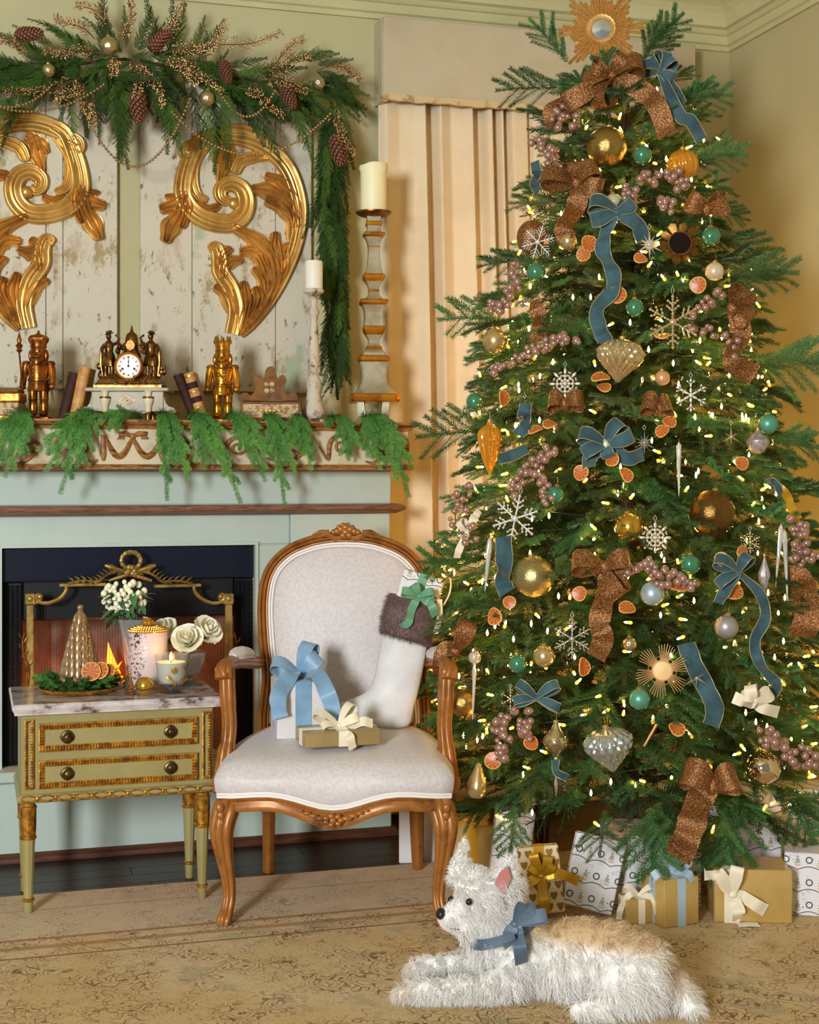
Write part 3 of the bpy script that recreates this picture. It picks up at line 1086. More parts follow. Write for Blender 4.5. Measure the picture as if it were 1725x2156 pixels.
def stroke(px_pts, w0, w1, w2, h=0.026, kind='leaf', curl=0.0, lobes=0):
    """carved relief along a traced path; half widths in px at start, middle and tip"""
    P = spline(px_pts, 7)
    n = len(P)
    W = [onY(p.x, p.y, YP) for p in P]
    pxm = 4.72 / F
    vs, fs = [], []
    K = 27
    for j in range(n):
        t = j / (n - 1)
        a, b = W[max(0, j - 1)], W[min(n - 1, j + 1)]
        tg = (b - a).normalized()
        sd = V((tg.z, 0, -tg.x))
        w = (w0 * (1 - t) ** 2 + 2 * w1 * 1.25 * t * (1 - t) + w2 * t * t) * pxm
        if lobes:
            w *= 1 + 0.16 * math.sin(t * PI * 2 * lobes)
        if t > 0.93:
            w *= 0.55 + 0.45 * math.sqrt(max(0, 1 - ((t - 0.93) / 0.07) ** 2))
        hh = h * (0.75 + 0.25 * math.sin(PI * t)) + curl * max(0, t - 0.6) ** 2 * 6
        for k in range(K):
            s = -1 + 2 * k / (K - 1)
            y = YP - hh * sect(kind, s) - (curl * max(0, t - 0.6) * 1.2 if 0 < k < K - 1 else 0)
            q = W[j] + sd * (w * s)
            vs.append((q.x, y if 0 < k < K - 1 else YP + 0.0015, q.z))
    for j in range(n - 1):
        for k in range(K - 1):
            a = j * K + k
            fs.append((a, a + 1, a + 1 + K, a + K))
    fs.append(tuple(range(K)))
    fs.append(tuple((n - 1) * K + k for k in range(K)))
    return MB().add(vs, fs)


def zz(pts):     # coordinates of the traced detail view -> frame pixels
    return [(x / 2.614, 250 + y / 2.614) for x, y in pts]


STROKES = [
    ('scroll', [(1150, 95), (1085, 135), (1040, 230), (1010, 340), (1012, 440), (1075, 525), (1180, 572), (1275, 575), (1335, 525), (1352, 450), (1325, 385), (1265, 358), (1215, 385), (1212, 430), (1240, 455), (1262, 432)], 15, 24, 9, 0.030, 'scroll', 0, 0),
    ('scroll', [(1140, 150), (1075, 240), (1062, 340), (1085, 420), (1140, 452)], 7, 12, 8, 0.022, 'scroll', 0, 0),
    ('leaf', [(1090, 470), (1150, 500), (1205, 480)], 8, 12, 8, 0.03, 'leaf', 0, 0),
    ('scroll', [(1060, 150), (1020, 170), (1015, 205), (1045, 200)], 14, 12, 8, 0.03, 'scroll', 0, 0),
    ('scroll', [(1110, 120), (1220, 95), (1350, 110), (1480, 172), (1570, 262), (1620, 370), (1645, 490), (1640, 610), (1612, 730), (1560, 860), (1490, 990), (1410, 1100), (1325, 1195)], 20, 17, 9, 0.030, 'scroll', 0, 0),
    ('scroll', [(1250, 75), (1380, 90), (1500, 160)], 16, 24, 10, 0.026, 'scroll', 0, 0),
    ('leaf', [(1255, 165), (1235, 240), (1205, 350)], 14, 18, 11, 0.028, 'leaf', 0.004, 2),
    ('leaf', [(1290, 175), (1220, 200), (1180, 250)], 12, 17, 10, 0.028, 'leaf', 0.004, 2),
    ('scroll', [(1480, 205), (1390, 215), (1320, 240), (1285, 305)], 10, 14, 11, 0.026, 'scroll', 0.003, 0),
    ('leaf', [(1330, 40), (1340, 70), (1320, 110)], 10, 15, 6, 0.02, 'leaf', 0, 0),
    ('leaf', [(1645, 560), (1615, 440), (1540, 350), (1455, 312)], 8, 18, 11, 0.028, 'leaf', 0.005, 2),
    ('leaf', [(1632, 600), (1585, 480), (1490, 405), (1375, 388)], 9, 22, 13, 0.034, 'leaf', 0.006, 3),
    ('leaf', [(1605, 690), (1605, 580), (1560, 500), (1455, 455)], 8, 19, 11, 0.028, 'leaf', 0.005, 2),
    ('leaf', [(1010, 400), (1000, 440), (960, 480), (875, 500)], 9, 20, 14, 0.030, 'leaf', 0.006, 2),
    ('leaf', [(1012, 420), (980, 530), (935, 610), (905, 685)], 9, 25, 13, 0.036, 'leaf', 0.008, 2),
    ('leaf', [(1022, 430), (1030, 500), (1000, 605)], 9, 16, 9, 0.028, 'leaf', 0.004, 1),
    ('leaf', [(995, 380), (970, 425), (905, 430)], 5, 9, 6, 0.022, 'leaf', 0.004, 0),
    ('leaf', [(1380, 1140), (1480, 980), (1500, 820), (1430, 690), (1280, 595)], 10, 24, 14, 0.034, 'leaf', 0.006, 3),
    ('leaf', [(1440, 1060), (1525, 870), (1510, 720), (1512, 625)], 9, 21, 11, 0.032, 'leaf', 0.005, 2),
    ('leaf', [(1500, 960), (1565, 820), (1560, 730), (1590, 690)], 8, 17, 10, 0.028, 'leaf', 0.004, 2),
    ('leaf', [(1470, 900), (1430, 790), (1390, 735), (1315, 732)], 9, 19, 12, 0.030, 'leaf', 0.005, 2),
    ('leaf', [(1460, 980), (1445, 890), (1388, 822)], 8, 16, 9, 0.028, 'leaf', 0.004, 1),
    ('scroll', [(1275, 1185), (1298, 1060), (1270, 940), (1212, 845), (1205, 770), (1185, 712), (1148, 728)], 16, 19, 11, 0.030, 'scroll', 0.004, 0),
    ('leaf', [(1225, 880), (1245, 800), (1330, 775)], 9, 18, 11, 0.030, 'leaf', 0.005, 2),
    ('leaf', [(1212, 810), (1230, 745), (1268, 712)], 8, 14, 9, 0.028, 'leaf', 0.004, 0),
    ('leaf', [(1285, 1080), (1240, 970), (1175, 922)], 10, 17, 10, 0.028, 'leaf', 0.005, 1),
    ('leaf', [(1320, 1170), (1352, 1020), (1335, 895)], 9, 18, 10, 0.030, 'leaf', 0.004, 2),
    ('leaf', [(1350, 1150), (1418, 1000), (1400, 925)], 9, 17, 10, 0.030, 'leaf', 0.004, 2),
    ('leaf', [(1320, 1190), (1420, 1070), (1475, 985)], 10, 16, 9, 0.028, 'leaf', 0.004, 1),
]
ROSE = [(0.0, 0), (0.9, 0), (1.0, 0.3), (0.7, 0.8), (0.3, 1.0), (0.0, 1.0)]


def painted_panel(label, planks, mirror):
    p = thing('painted_panel', label, 'wall panel', ((planks[0][0] + planks[-1][1]) / 2, YP, 1.445), group='painted door panels above the mantel')
    for i, (a, b) in enumerate(planks):
        part('plank', MB().box((a + 0.0008, YP + 0.0012 * (i % 2), 1.445 + 0.002 * (i % 2)), (b - 0.0008, YW - 0.001, 2.46), 0.0025), 'panel_paint', p, world=True, smooth=False)
    for (nm, pts, w0, w1, w2, h, kd, cu, lo) in STROKES:
        mb = stroke(zz(pts), w0, w1, w2, h, kd, cu, lo)
        if mirror:
            mb.v = [(2 * GX + 0.020 - x, y, z) for x, y, z in mb.v]
        part('scroll' if nm == 'scroll' else 'acanthus_leaf', mb, 'gilt', p, world=True, ang=60)
    c = onY(*zz([(1285, 470)])[0], YP)
    if mirror:
        c.x = 2 * GX + 0.020 - c.x
    mb = MB().sphere(c - V((0, 0.012, 0)), 0.020, 16, 10, (1, 0.8, 1))
    part('boss', mb, 'gilt', p, world=True)
    return p


def wx(px):
    return onY(px, 600, YP).x


painted_panel('distressed cream plank panel with gilded scroll, beside the hanging garland', [(wx(295), wx(405)), (wx(405), wx(581)), (wx(581), wx(657))], False)
painted_panel('distressed cream plank panel with gilded scroll, behind the spear nutcracker', [(wx(-100), wx(-12)), (wx(-12), wx(97)), (wx(97), wx(133)), (wx(133), wx(248))], True)

# ================================================================== PELMET AND CURTAIN
pe = thing('window_pelmet', 'plain grey beige wooden pelmet box above the cream curtain', 'pelmet', (1.9, YW, 2.43))
PX0, PX1, PZ0, PZ1 = 1.322, 2.492, 2.432, 2.716
part('front_board', MB().box((PX0 + 0.004, 4.690, PZ0 + 0.02), (PX1, 4.712, PZ1), 0.003), 'pelmet_paint', pe, world=True, smooth=False)
for x in (PX0, PX1 - 0.02):
    out = [(4.70, PZ0), (4.80, PZ0), (4.80, PZ1), (4.715, PZ1), (4.705, PZ1 - 0.03), (4.700, PZ1 - 0.05)]
    vs = [(x, y, z) for y, z in out] + [(x + 0.02, y, z) for y, z in out]
    k = len(out)
    part('side_board', MB().add(vs, [tuple(range(k)), tuple(range(k, 2 * k))] + [(i, (i + 1) % k, (i + 1) % k + k, i + k) for i in range(k)]), 'pelmet_paint', pe, world=True, smooth=False)
for k, (z, dx) in enumerate(((PZ1 - 0.05, 0.0), (PZ1 - 0.13, -0.022), (PZ1 - 0.22, 0.004))):
    pass
m = MB()
vs, fs = [], []
N = 60
for j in range(N + 1):
    x = PX0 - 0.004 + (PX1 - PX0 + 0.008) * j / N
    e = 0.002 * math.sin(j * 1.7) + 0.0015 * math.sin(j * 0.6 + 1)
    vs += [(x, 4.684, PZ0 + e), (x, 4.684, PZ0 + 0.022), (x, 4.700, PZ0 + 0.022), (x, 4.700, PZ0 + e)]
for j in range(N):
    for i in range(4):
        fs.append((4 * j + i, 4 * j + (i + 1) % 4, 4 * j + 4 + (i + 1) % 4, 4 * j + 4 + i))
fs += [(0, 1, 2, 3), (4 * N, 4 * N + 1, 4 * N + 2, 4 * N + 3)]
part('bottom_lath', m.add(vs, fs), 'pelmet_edge', pe, world=True, smooth=False, label='worn ochre lath edge')
part('top_board', MB().box((PX0 + 0.02, 4.712, PZ1 - 0.02), (PX1 - 0.02, YW, PZ1), 0.002), 'pelmet_paint', pe, world=True, smooth=False)

FOLD = [(800, 0.005), (812, -0.030), (842, -0.012), (872, -0.022), (893, -0.050), (899, 0.030), (914, 0.030), (921, -0.048), (948, -0.018), (975, -0.030), (992, -0.050),
        (998, 0.02), (1014, 0.02), (1022, -0.040), (1034, -0.048), (1039, 0.025), (1046, 0.025), (1050, -0.040), (1058, -0.044), (1061, 0.02), (1068, 0.02), (1073, -0.045), (1108, -0.040),
        (1112, 0.015), (1117, -0.040), (1150, -0.045), (1156, 0.01), (1164, -0.040), (1200, -0.04)]
xs = np.linspace(800, 1200, 260)
dz = np.interp(xs, [a for a, _ in FOLD], [b for _, b in FOLD])
ker = np.exp(-np.linspace(-2, 2, 9) ** 2)
dz = np.convolve(np.pad(dz, 4, mode='edge'), ker / ker.sum(), 'valid')
vs, fs = [], []
NZ = 26
for j in range(NZ + 1):
    z = 2.50 - (2.50 - 0.015) * j / NZ
    t = j / NZ
    for i, px in enumerate(xs):
        q = (px - 800) / 400
        sx = px + 45 * t * math.sin(q * PI) + 6 * math.sin(3 * t + q * 9) * t
        d = dz[i] * (1 + 0.35 * t * math.sin(q * 7 + 1)) + 0.010 * t * math.sin(q * 22 + t * 2)
        vs.append((onY(sx, 600, 4.745).x, 4.766 + d * 0.95, z))
nx = len(xs)
for j in range(NZ):
    for i in range(nx - 1):
        a = j * nx + i
        fs.append((a, a + 1, a + 1 + nx, a + nx))
cu = thing('curtain', 'cream linen curtain hanging in deep folds under the pelmet', 'curtain', (1.6, 4.745, 0.015))
co = part('panel', MB().add(vs, fs), 'linen', cu, world=True, ang=80)
so = co.modifiers.new('thickness', 'SOLIDIFY')
so.thickness = 0.002
part('header_pole', MB().tube([(1.36, 4.745, 2.51), (2.44, 4.745, 2.51)], 0.012, 10), 'stain_trim', cu, world=True)
for x in (1.37, 2.43):
    part('pole_bracket', MB().box((x - 0.008, 4.745, 2.50), (x + 0.008, YW, 2.52)), 'stain_trim', cu, world=True)

# ================================================================== ARMCHAIR
CH0 = RIGHT * (-0.196) + FWD * 4.004 + V((0, 0, RZ))
chair = thing('armchair', 'carved gilt wood armchair upholstered in pale damask, gifts on its seat', 'armchair', M=camframe(CH0))


def cl(px, py, y):
    d = 4.004 + y
    return V(((px - 713) * d / F, y, (H - RZ) - (py - 1000) * d / F))


def seat_outline(n=72):
    out = []
    for i in range(n):
        t = i / n * 4
        s, q = int(t), t - int(t)
        if s == 0:      # front, left -> right
            x = -0.30 + 0.60 * q
            y = -0.252 - 0.034 * math.cos(x / 0.30 * PI / 2) + 0.008 * math.cos(x / 0.30 * PI * 1.5)
        elif s == 1:
            x, y = 0.302 - 0.052 * q ** 1.5 + 0.012 * math.sin(PI * q), -0.252 + 0.472 * q
        elif s == 2:
            x, y = 0.25 - 0.50 * q, 0.22 + 0.02 * math.sin(PI * q)
        else:
            x, y = -(0.302 - 0.052 * (1 - q) ** 1.5 + 0.012 * math.sin(PI * q)), -0.252 + 0.472 * (1 - q)
        out.append((x, y))
    return out


SO = seat_outline()


def zp(x, y):
    f = max(0.0, min(1.0, (-y - 0.15) / 0.1))
    return 0.330 - f * (0.026 * math.exp(-(x / 0.11) ** 2) + 0.006 * math.cos(x / 0.3 * PI * 2))


vs, fs = [], []
lev = [(0.992, 0, 0), (1.022, 0.018, 0), (1.032, 0.045, 0), (1.015, None, 0.394), (0.955, None, 0.418), (0.83, None, 0.434), (0.65, None, 0.443), (0.42, None, 0.449), (0.18, None, 0.452)]
n = len(SO)
for (k, dz_, za) in lev:
    for (x, y) in SO:
        z = zp(x, y) + dz_ if dz_ is not None else za - 0.012 * max(0, -y) / 0.28
        vs.append((x * k, (y + 0.01) * k - 0.01, z))
for j in range(len(lev) - 1):
    for i in range(n):
        a, b = j * n + i, j * n + (i + 1) % n
        fs.append((a, b, b + n, a + n))
fs.append(tuple((len(lev) - 1) * n + i for i in range(n)))
fs.append(tuple(range(n)))
seat = part('seat', MB().add(vs, fs), 'damask', chair, ang=70)
for dzz in (0.002, 0.010):
    part('piping', MB().tube([(x * 1.003, y * 1.003, zp(x, y) + dzz) for x, y in SO], 0.0042, 6, closed=True), 'piping_white', seat)
# rail with a dipping apron
vs, fs = [], []
prof = [(0.955, 0.0), (0.985, 0.0), (1.000, -0.006), (0.985, -0.012), (0.995, -0.022), (1.004, -0.030), (0.99, -0.038), (0.955, -0.038)]
for (k, dz_) in prof:
    for (x, y) in SO:
        dip = 1 + 0.35 * math.exp(-(x / 0.10) ** 2) if y < -0.2 else 1
        vs.append((x * k, y * k, zp(x, y) + dz_ * dip))
m_ = len(prof)
for j in range(m_):
    for i in range(n):
        a, b = j * n + i, j * n + (i + 1) % n
        c = ((j + 1) % m_) * n
        fs.append((a, b, c + (i + 1) % n, c + i))
rail = part('seat_rail', MB().add(vs, fs), 'chair_wood', chair, ang=50)
m = MB()
for i in range(7):
    a = i * 2 * PI / 7
    m.sphere((-0.0 + 0.020 * math.cos(a), -0.297, 0.276 + 0.011 * math.sin(a)), 0.009, 8, 6, (1, 0.7, 0.8))
m.sphere((0, -0.299, 0.276), 0.010, 8, 6)
for s in (-1, 1):
    for k in range(4):
        m.sphere((s * (0.034 + 0.017 * k), -0.296 + 0.003 * k, 0.280 + 0.006 * k), 0.011 - 0.0015 * k, 8, 6, (1.4, 0.6, 0.6))
part('apron_carving', m, 'chair_wood', rail)
groove = lambda t: 0.82 + 0.24 * abs(math.cos(3 * t))
for s in (-1, 1):
    P = [(s * x, y, z) for x, y, z in ((0.270, -0.228, 0.318), (0.281, -0.244, 0.29), (0.290, -0.256, 0.245), (0.285, -0.254, 0.185), (0.275, -0.248, 0.12), (0.271, -0.248, 0.07), (0.276, -0.258, 0.035), (0.282, -0.270, 0.014), (0.284, -0.274, 0.0))]
    sp = spline(P, 5)
    R = np.interp(np.linspace(0, 8, len(sp)), range(9), [0.028, 0.034, 0.031, 0.0235, 0.0175, 0.0155, 0.016, 0.0195, 0.016])
    lg = part('front_leg', MB().tube(sp, list(map(float, R)), 48, ref=(0.7, -0.7, 0), mod=groove), 'chair_wood', chair)
    m = MB()
    for k in range(5):
        m.sphere((s * (0.292 - 0.002 * k), -0.284 + 0.002 * k, 0.305 - 0.020 * k), 0.012 - 0.0015 * k, 8, 6, (0.9, 0.6, 1.1))
    part('knee_carving', m, 'chair_wood', lg)
    P = [(s * 0.212, 0.205, 0.32), (s * 0.214, 0.215, 0.22), (s * 0.216, 0.232, 0.12), (s * 0.220, 0.262, 0.0 if s > 0 else -0.0095)]
    part('back_leg', MB().tube(spline(P, 5), [0.021 - 0.0004 * k for k in range(16)], 10, ref=(1, 0, 0), mod=lambda t: 1 + 0.08 * math.cos(4 * t)), 'chair_wood', chair)


# back
def lean(z):
    return 0.235 + (z - 0.36) * 0.156


def bl(px, py):
    z = 0.7
    for _ in range(4):
        p = cl(px, py, lean(z))
        z = p.z
    return p


half = [(540, 1560), (537, 1515), (541, 1465), (544, 1425), (540, 1380), (535, 1320), (534, 1268), (541, 1218), (560, 1180), (594, 1150), (640, 1131), (680, 1123), (717, 1121)]
left = [bl(*p) for p in half]
cxb = left[-1].x
left = [V((p.x, p.y, p.z)) for p in left]
pathL = spline(left, 5)
pathR = [V((2 * cxb - p.x, p.y, p.z)) for p in pathL[::-1][1:]]
path = pathL + pathR
nb = V((0, -1, 0.156)).normalized()
prof = [(0.0, -0.016), (-0.003, 0.003), (0.000, 0.011), (0.004, 0.014), (0.008, 0.012), (0.0095, 0.006), (0.012, 0.013), (0.016, 0.018), (0.020, 0.015), (0.0215, 0.007), (0.024, 0.012), (0.027, 0.012), (0.030, 0.004), (0.030, -0.016)]
bf = part('back_frame', MB().sweep(path, prof, nb), 'chair_wood', chair, ang=30)
ins = []
for j, p in enumerate(path):
    t = (path[min(j + 1, len(path) - 1)] - path[max(j - 1, 0)]).normalized()
    ins.append(p + t.cross(nb) * 0.031)
# the pad in the leaning plane: u = x, w = z
bot = [V((x, lean(0.42), 0.42)) for x in np.linspace(ins[-1].x, ins[0].x, 8)[1:-1]]
ol = [p for p in ins if p.z > 0.42] + bot
vs, fs = [], []
nn = len(ol)
cc = V((cxb, 0, sum(p.z for p in ol) / nn))
RG = 8
for j in range(RG):
    q = 1 - j / RG
    for p in ol:
        x, z = cc.x + (p.x - cc.x) * q, cc.z + (p.z - cc.z) * q
        vs.append((x, lean(z) - 0.002 - 0.034 * (1 - q ** 2.4) ** 0.7, z))
vs.append((cc.x, lean(cc.z) - 0.036, cc.z))
for j in range(RG - 1):
    for i in range(nn):
        a, b = j * nn + i, j * nn + (i + 1) % nn
        fs.append((a, b, b + nn, a + nn))
for i in range(nn):
    fs.append(((RG - 1) * nn + i, (RG - 1) * nn + (i + 1) % nn, len(vs) - 1))
k = len(vs)
vs += [(p.x, lean(p.z) + 0.014, p.z) for p in ol]
fs += [(i, (i + 1) % nn, k + (i + 1) % nn, k + i) for i in range(nn)] + [tuple(k + i for i in range(nn))]
bp = part('backrest', MB().add(vs, fs), 'damask', chair, ang=70)
for o_ in (0.002, 0.010):
    pp = []
    for j, p in enumerate(ins):
        if p.z > 0.42:
            t = (ins[min(j + 1, len(ins) - 1)] - ins[max(j - 1, 0)]).normalized()
            pp.append(p + t.cross(nb) * o_ + nb * (0.006 + o_ * 0.6))
    part('piping', MB().tube(pp, 0.004, 6), 'piping_white', bp)
part('back_bottom_rail', MB().box((-0.20, lean(0.41) - 0.014, 0.395), (0.21, lean(0.41) + 0.014, 0.435), 0.006), 'chair_wood', chair)
m = MB()
top = bl(717, 1121)
for (dx, dz_, r) in ((0, 0.018, 0.012), (-0.014, 0.012, 0.012), (0.014, 0.012, 0.012), (-0.026, 0.006, 0.011), (0.026, 0.006, 0.011), (0, 0.004, 0.013), (-0.008, -0.006, 0.010), (0.010, -0.006, 0.010), (-0.020, 0.018, 0.008), (0.020, 0.017, 0.008), (0.006, 0.024, 0.008), (-0.008, 0.024, 0.008), (-0.036, 0.003, 0.009), (0.036, 0.003, 0.009)):
    m.sphere(top + V((dx, -0.014, dz_ - 0.002)), r, 8, 6, (1, 0.9, 1))
for s in (-1, 1):
    m.tube([top + V((s * 0.01, -0.012, -0.014)), top + V((s * 0.03, -0.014, -0.018)), top + V((s * 0.06, -0.013, -0.004)), top + V((s * 0.085, -0.012, -0.014))], [0.006, 0.010, 0.009, 0.003], 8)
    m.tube([top + V((s * 0.05, -0.012, 0.000)), top + V((s * 0.075, -0.012, 0.002)), top + V((s * 0.10, -0.010, -0.008))], [0.008, 0.007, 0.003], 8)
part('crest_carving', m, 'chair_wood', bf)
# arms
for s in (-1, 1):
    P = [(s * 0.248, lean(0.6) - 0.01, 0.607), (s * 0.258, 0.15, 0.622), (s * 0.280, 0.03, 0.640), (s * 0.297, -0.075, 0.648), (s * 0.303, -0.118, 0.636), (s * 0.302, -0.128, 0.615)]
    arm = part('arm', MB().tube(spline(P, 6), [0.020] * 12 + [0.021] * 12 + [0.023] * 7, 48, ref=(0, 0, 1), flat=0.85, mod=groove), 'chair_wood', chair)
    P = [(s * 0.298, -0.092, 0.640), (s * 0.294, -0.100, 0.56), (s * 0.290, -0.098, 0.48), (s * 0.298, -0.112, 0.40), (s * 0.305, -0.128, 0.345), (s * 0.300, -0.14, 0.318)]
    part('arm_post', MB().tube(spline(P, 6), [0.021] * 8 + [0.0195] * 8 + [0.023] * 8 + [0.026] * 7, 48, ref=(1, 0, 0), mod=groove), 'chair_wood', chair)
    a, b = V((s * 0.262, 0.155, 0.642)), V((s * 0.286, -0.03, 0.664))
    P = [a.lerp(b, k / 8) + V((0, 0, 0.006 * math.sin(PI * k / 8))) for k in range(9)]
    pd = part('arm_pad', MB().tube(P, [0.006, 0.020, 0.026, 0.028, 0.029, 0.028, 0.026, 0.021, 0.007], 12, ref=(0, 0, 1), flat=0.72), 'damask', chair)
    for dx in (-0.024, 0.024):
        part('piping', MB().tube([p + V((dx * math.sin(PI * min(1, max(0, (k + 0.5) / 9))) ** 0.4, 0, -0.009)) for k, p in enumerate(P)], 0.003, 6), 'piping_white', pd)

# ================================================================== COMMODE
TZ = 0.570
cm = thing('commode', 'sage and gilt two drawer bedside commode with grey marble top', 'commode', (0.375, 4.08, 0))
X0, X1, Y0, Y1 = 0.123, 0.627, 3.930, 4.235
out = [(0.103, 3.908), (0.647, 3.908), (0.647, 4.252), (0.103, 4.252)]
m = MB().sweep([(x, y, 0) for x, y in out], [(0.0, TZ - 0.0005), (0.004, TZ - 0.004), (0.004, TZ - 0.012), (0.001, TZ - 0.018), (-0.004, TZ - 0.029), (-0.02, TZ - 0.029), (-0.02, TZ - 0.0005)], (0, 0, 1), closed=True)
m.box((0.105, 3.910, TZ - 0.028), (0.645, 4.250, TZ))
part('marble_top', m, 'marble', cm, world=True, smooth=False, label='grey veined marble top')
body = part('carcass', MB().box((X0, Y0, 0.325), (X1, Y1, TZ - 0.029), 0.002), 'sage_paint', cm, world=True, smooth=False)


def beads_frame(x0, x1, z0, z1, y, w=0.016):
    """gilded egg-and-dart frame: outer fillet plus a row of small darts"""
    m = MB()
    m.sweep([(x0, y, z0), (x1, y, z0), (x1, y, z1), (x0, y, z1)], [(0, 0), (0, 0.006), (-0.003, 0.007), (-0.004, 0.003), (-w, 0.002), (-w, 0)], (0, -1, 0), closed=True)
    st = 0.0075

    def row(a, b):
        L = (b - a).length
        d = (b - a) / L
        k = max(2, int(L / st))
        pr = V((0, -1, 0)).cross(d)
        for i in range(k):
            c = a + d * (L * (i + 0.5) / k)
            q = [c - d * 0.0028 - pr * (w * 0.42), c + d * 0.0028 - pr * (w * 0.42), c + d * 0.0028 + pr * (w * 0.36), c - d * 0.0028 + pr * (w * 0.36)]
            tip = c + V((0, -0.0065, 0))
            m.add(q + [tip - pr * (w * 0.2), tip + pr * (w * 0.2)], [(0, 1, 4), (1, 2, 5, 4), (2, 3, 5), (3, 0, 4, 5)])
    h = w / 2 + 0.001
    row(V((x0 + h, y - 0.001, z0 + h)), V((x1 - h, y - 0.001, z0 + h)))
    row(V((x1 - h, y - 0.001, z1 - h)), V((x0 + h, y - 0.001, z1 - h)))
    row(V((x0 + h, y - 0.001, z1 - w)), V((x0 + h, y - 0.001, z0 + w)))
    row(V((x1 - h, y - 0.001, z0 + w)), V((x1 - h, y - 0.001, z1 - w)))
    return m


for (z0, z1) in ((0.441, 0.516), (0.344, 0.419)):
    d = part('drawer', MB().box((0.166, Y0 - 0.005, z0), (0.586, Y0 + 0.001, z1), 0.001), 'sage_paint', cm, world=True, smooth=False)
    part('gilt_frame', beads_frame(0.167, 0.585, z0 + 0.001, z1 - 0.001, Y0 - 0.004), 'antique_gold', d, world=True, smooth=False, label='gilded beaded frame')
    for x in (0.2405, 0.512):
        mx = Matrix.Translation((x, Y0 - 0.005, (z0 + z1) / 2)) @ Matrix.Rotation(PI / 2, 4, 'X')
        kn = MB().lathe([(0.017, 0), (0.018, 0.003), (0.015, 0.005), (0.011, 0.006), (0.010, 0.010), (0.013, 0.013), (0.011, 0.017), (0.005, 0.020), (0.001, 0.0205)], 20, mx, mod=lambda t, z: 1 + (0.05 * math.cos(16 * t) if z < 0.005 else 0))
        part('knob', kn, 'knob_brass', d, world=True, label='dark brass rosette knob')
for (x0, x1) in ((0.131, 0.155), (0.597, 0.621)):
    part('stile_frame', beads_frame(x0, x1, 0.345, 0.528, Y0 - 0.001, 0.008), 'antique_gold', cm, world=True, smooth=False)
m = MB().sweep([(X0, Y1, 0.308), (X0, Y0, 0.308), (X1, Y0, 0.308), (X1, Y1, 0.308)], [(-0.03, 0), (0.004, 0), (0.010, 0.005), (0.012, 0.012), (0.009, 0.020), (0.002, 0.024), (-0.03, 0.024)], (0, 0, 1))
ap = part('apron', m, 'sage_paint', cm, world=True)
N = 11
for i in range(N):
    x = X0 - 0.006 + (X1 - X0 + 0.012) * (i + 0.5) / N
    a = 0.0185
    pts = [(x + a * math.cos(t), Y0 - 0.012 - 0.001 * math.sin(t * 2), 0.3205 + 0.0075 * math.sin(t)) for t in [2 * PI * k / 18 for k in range(18)]]
    part('guilloche_link', MB().tube(pts, 0.0024, 6, closed=True), 'antique_gold', ap, world=True)
    if i < N - 1:
        xx = X0 - 0.006 + (X1 - X0 + 0.012) * (i + 1) / N
        part('guilloche_knot', MB().sphere((xx, Y0 - 0.012, 0.3205), 0.0055, 8, 6, (1, 0.6, 1.3)), 'antique_gold', ap, world=True)
flute = lambda t, z: 1 - 0.10 * abs(math.cos(5 * t))
for (x, y) in ((0.142, 3.968), (0.604, 3.968), (0.142, 4.215), (0.604, 4.215)):
    zf = RZ if y < 4.14 else 0.0
    mx = Matrix.Translation((x, y, 0))
    lg = part('leg', MB().lathe([(0.0125, 0.048), (0.0145, 0.10), (0.0185, 0.208)], 40, mx, mod=flute), 'sage_paint', cm, world=True, ang=60)
    part('leg_capital', MB().lathe([(0.0205, 0.206), (0.022, 0.210), (0.0215, 0.214), (0.019, 0.216), (0.0195, 0.225), (0.0205, 0.25), (0.021, 0.284), (0.0225, 0.288), (0.0225, 0.292), (0.019, 0.295), (0.019, 0.310)], 36, mx,
                                    mod=lambda t, z: 1 + (0.06 * math.cos(9 * t + 60 * z) if 0.217 < z < 0.283 else 0)), 'antique_gold', lg, world=True, label='gilded carved leaf capital')
    part('leg_ring', MB().lathe([(0.0135, 0.040), (0.0165, 0.043), (0.0165, 0.047), (0.0135, 0.050)], 20, mx), 'antique_gold', lg, world=True)
    part('foot', MB().lathe([(0.0105, zf), (0.0115, zf + 0.002), (0.0128, 0.041)], 20, mx), 'sage_paint', lg, world=True)

# ------------------------------------------------------------------ things on the commode


def onT(px, py):
    return onZ(px, py, TZ)


# tray
tp = onT(166, 1455)
tray = thing('gold_tray', 'round gilt rimmed tray under the evergreen ring on the commode', 'tray', tp)
part('dish', MB().lathe([(0.085, 0.0), (0.100, 0.001), (0.1085, 0.008), (0.110, 0.014), (0.1075, 0.0145), (0.098, 0.006), (0.01, 0.004)], 40), 'antique_gold', tray)
part('foot_ring', MB().lathe([(0.070, 0.0), (0.072, 0.0), (0.072, 0.002), (0.070, 0.002)], 30), 'antique_gold', tray)
TRZ = TZ + 0.0062
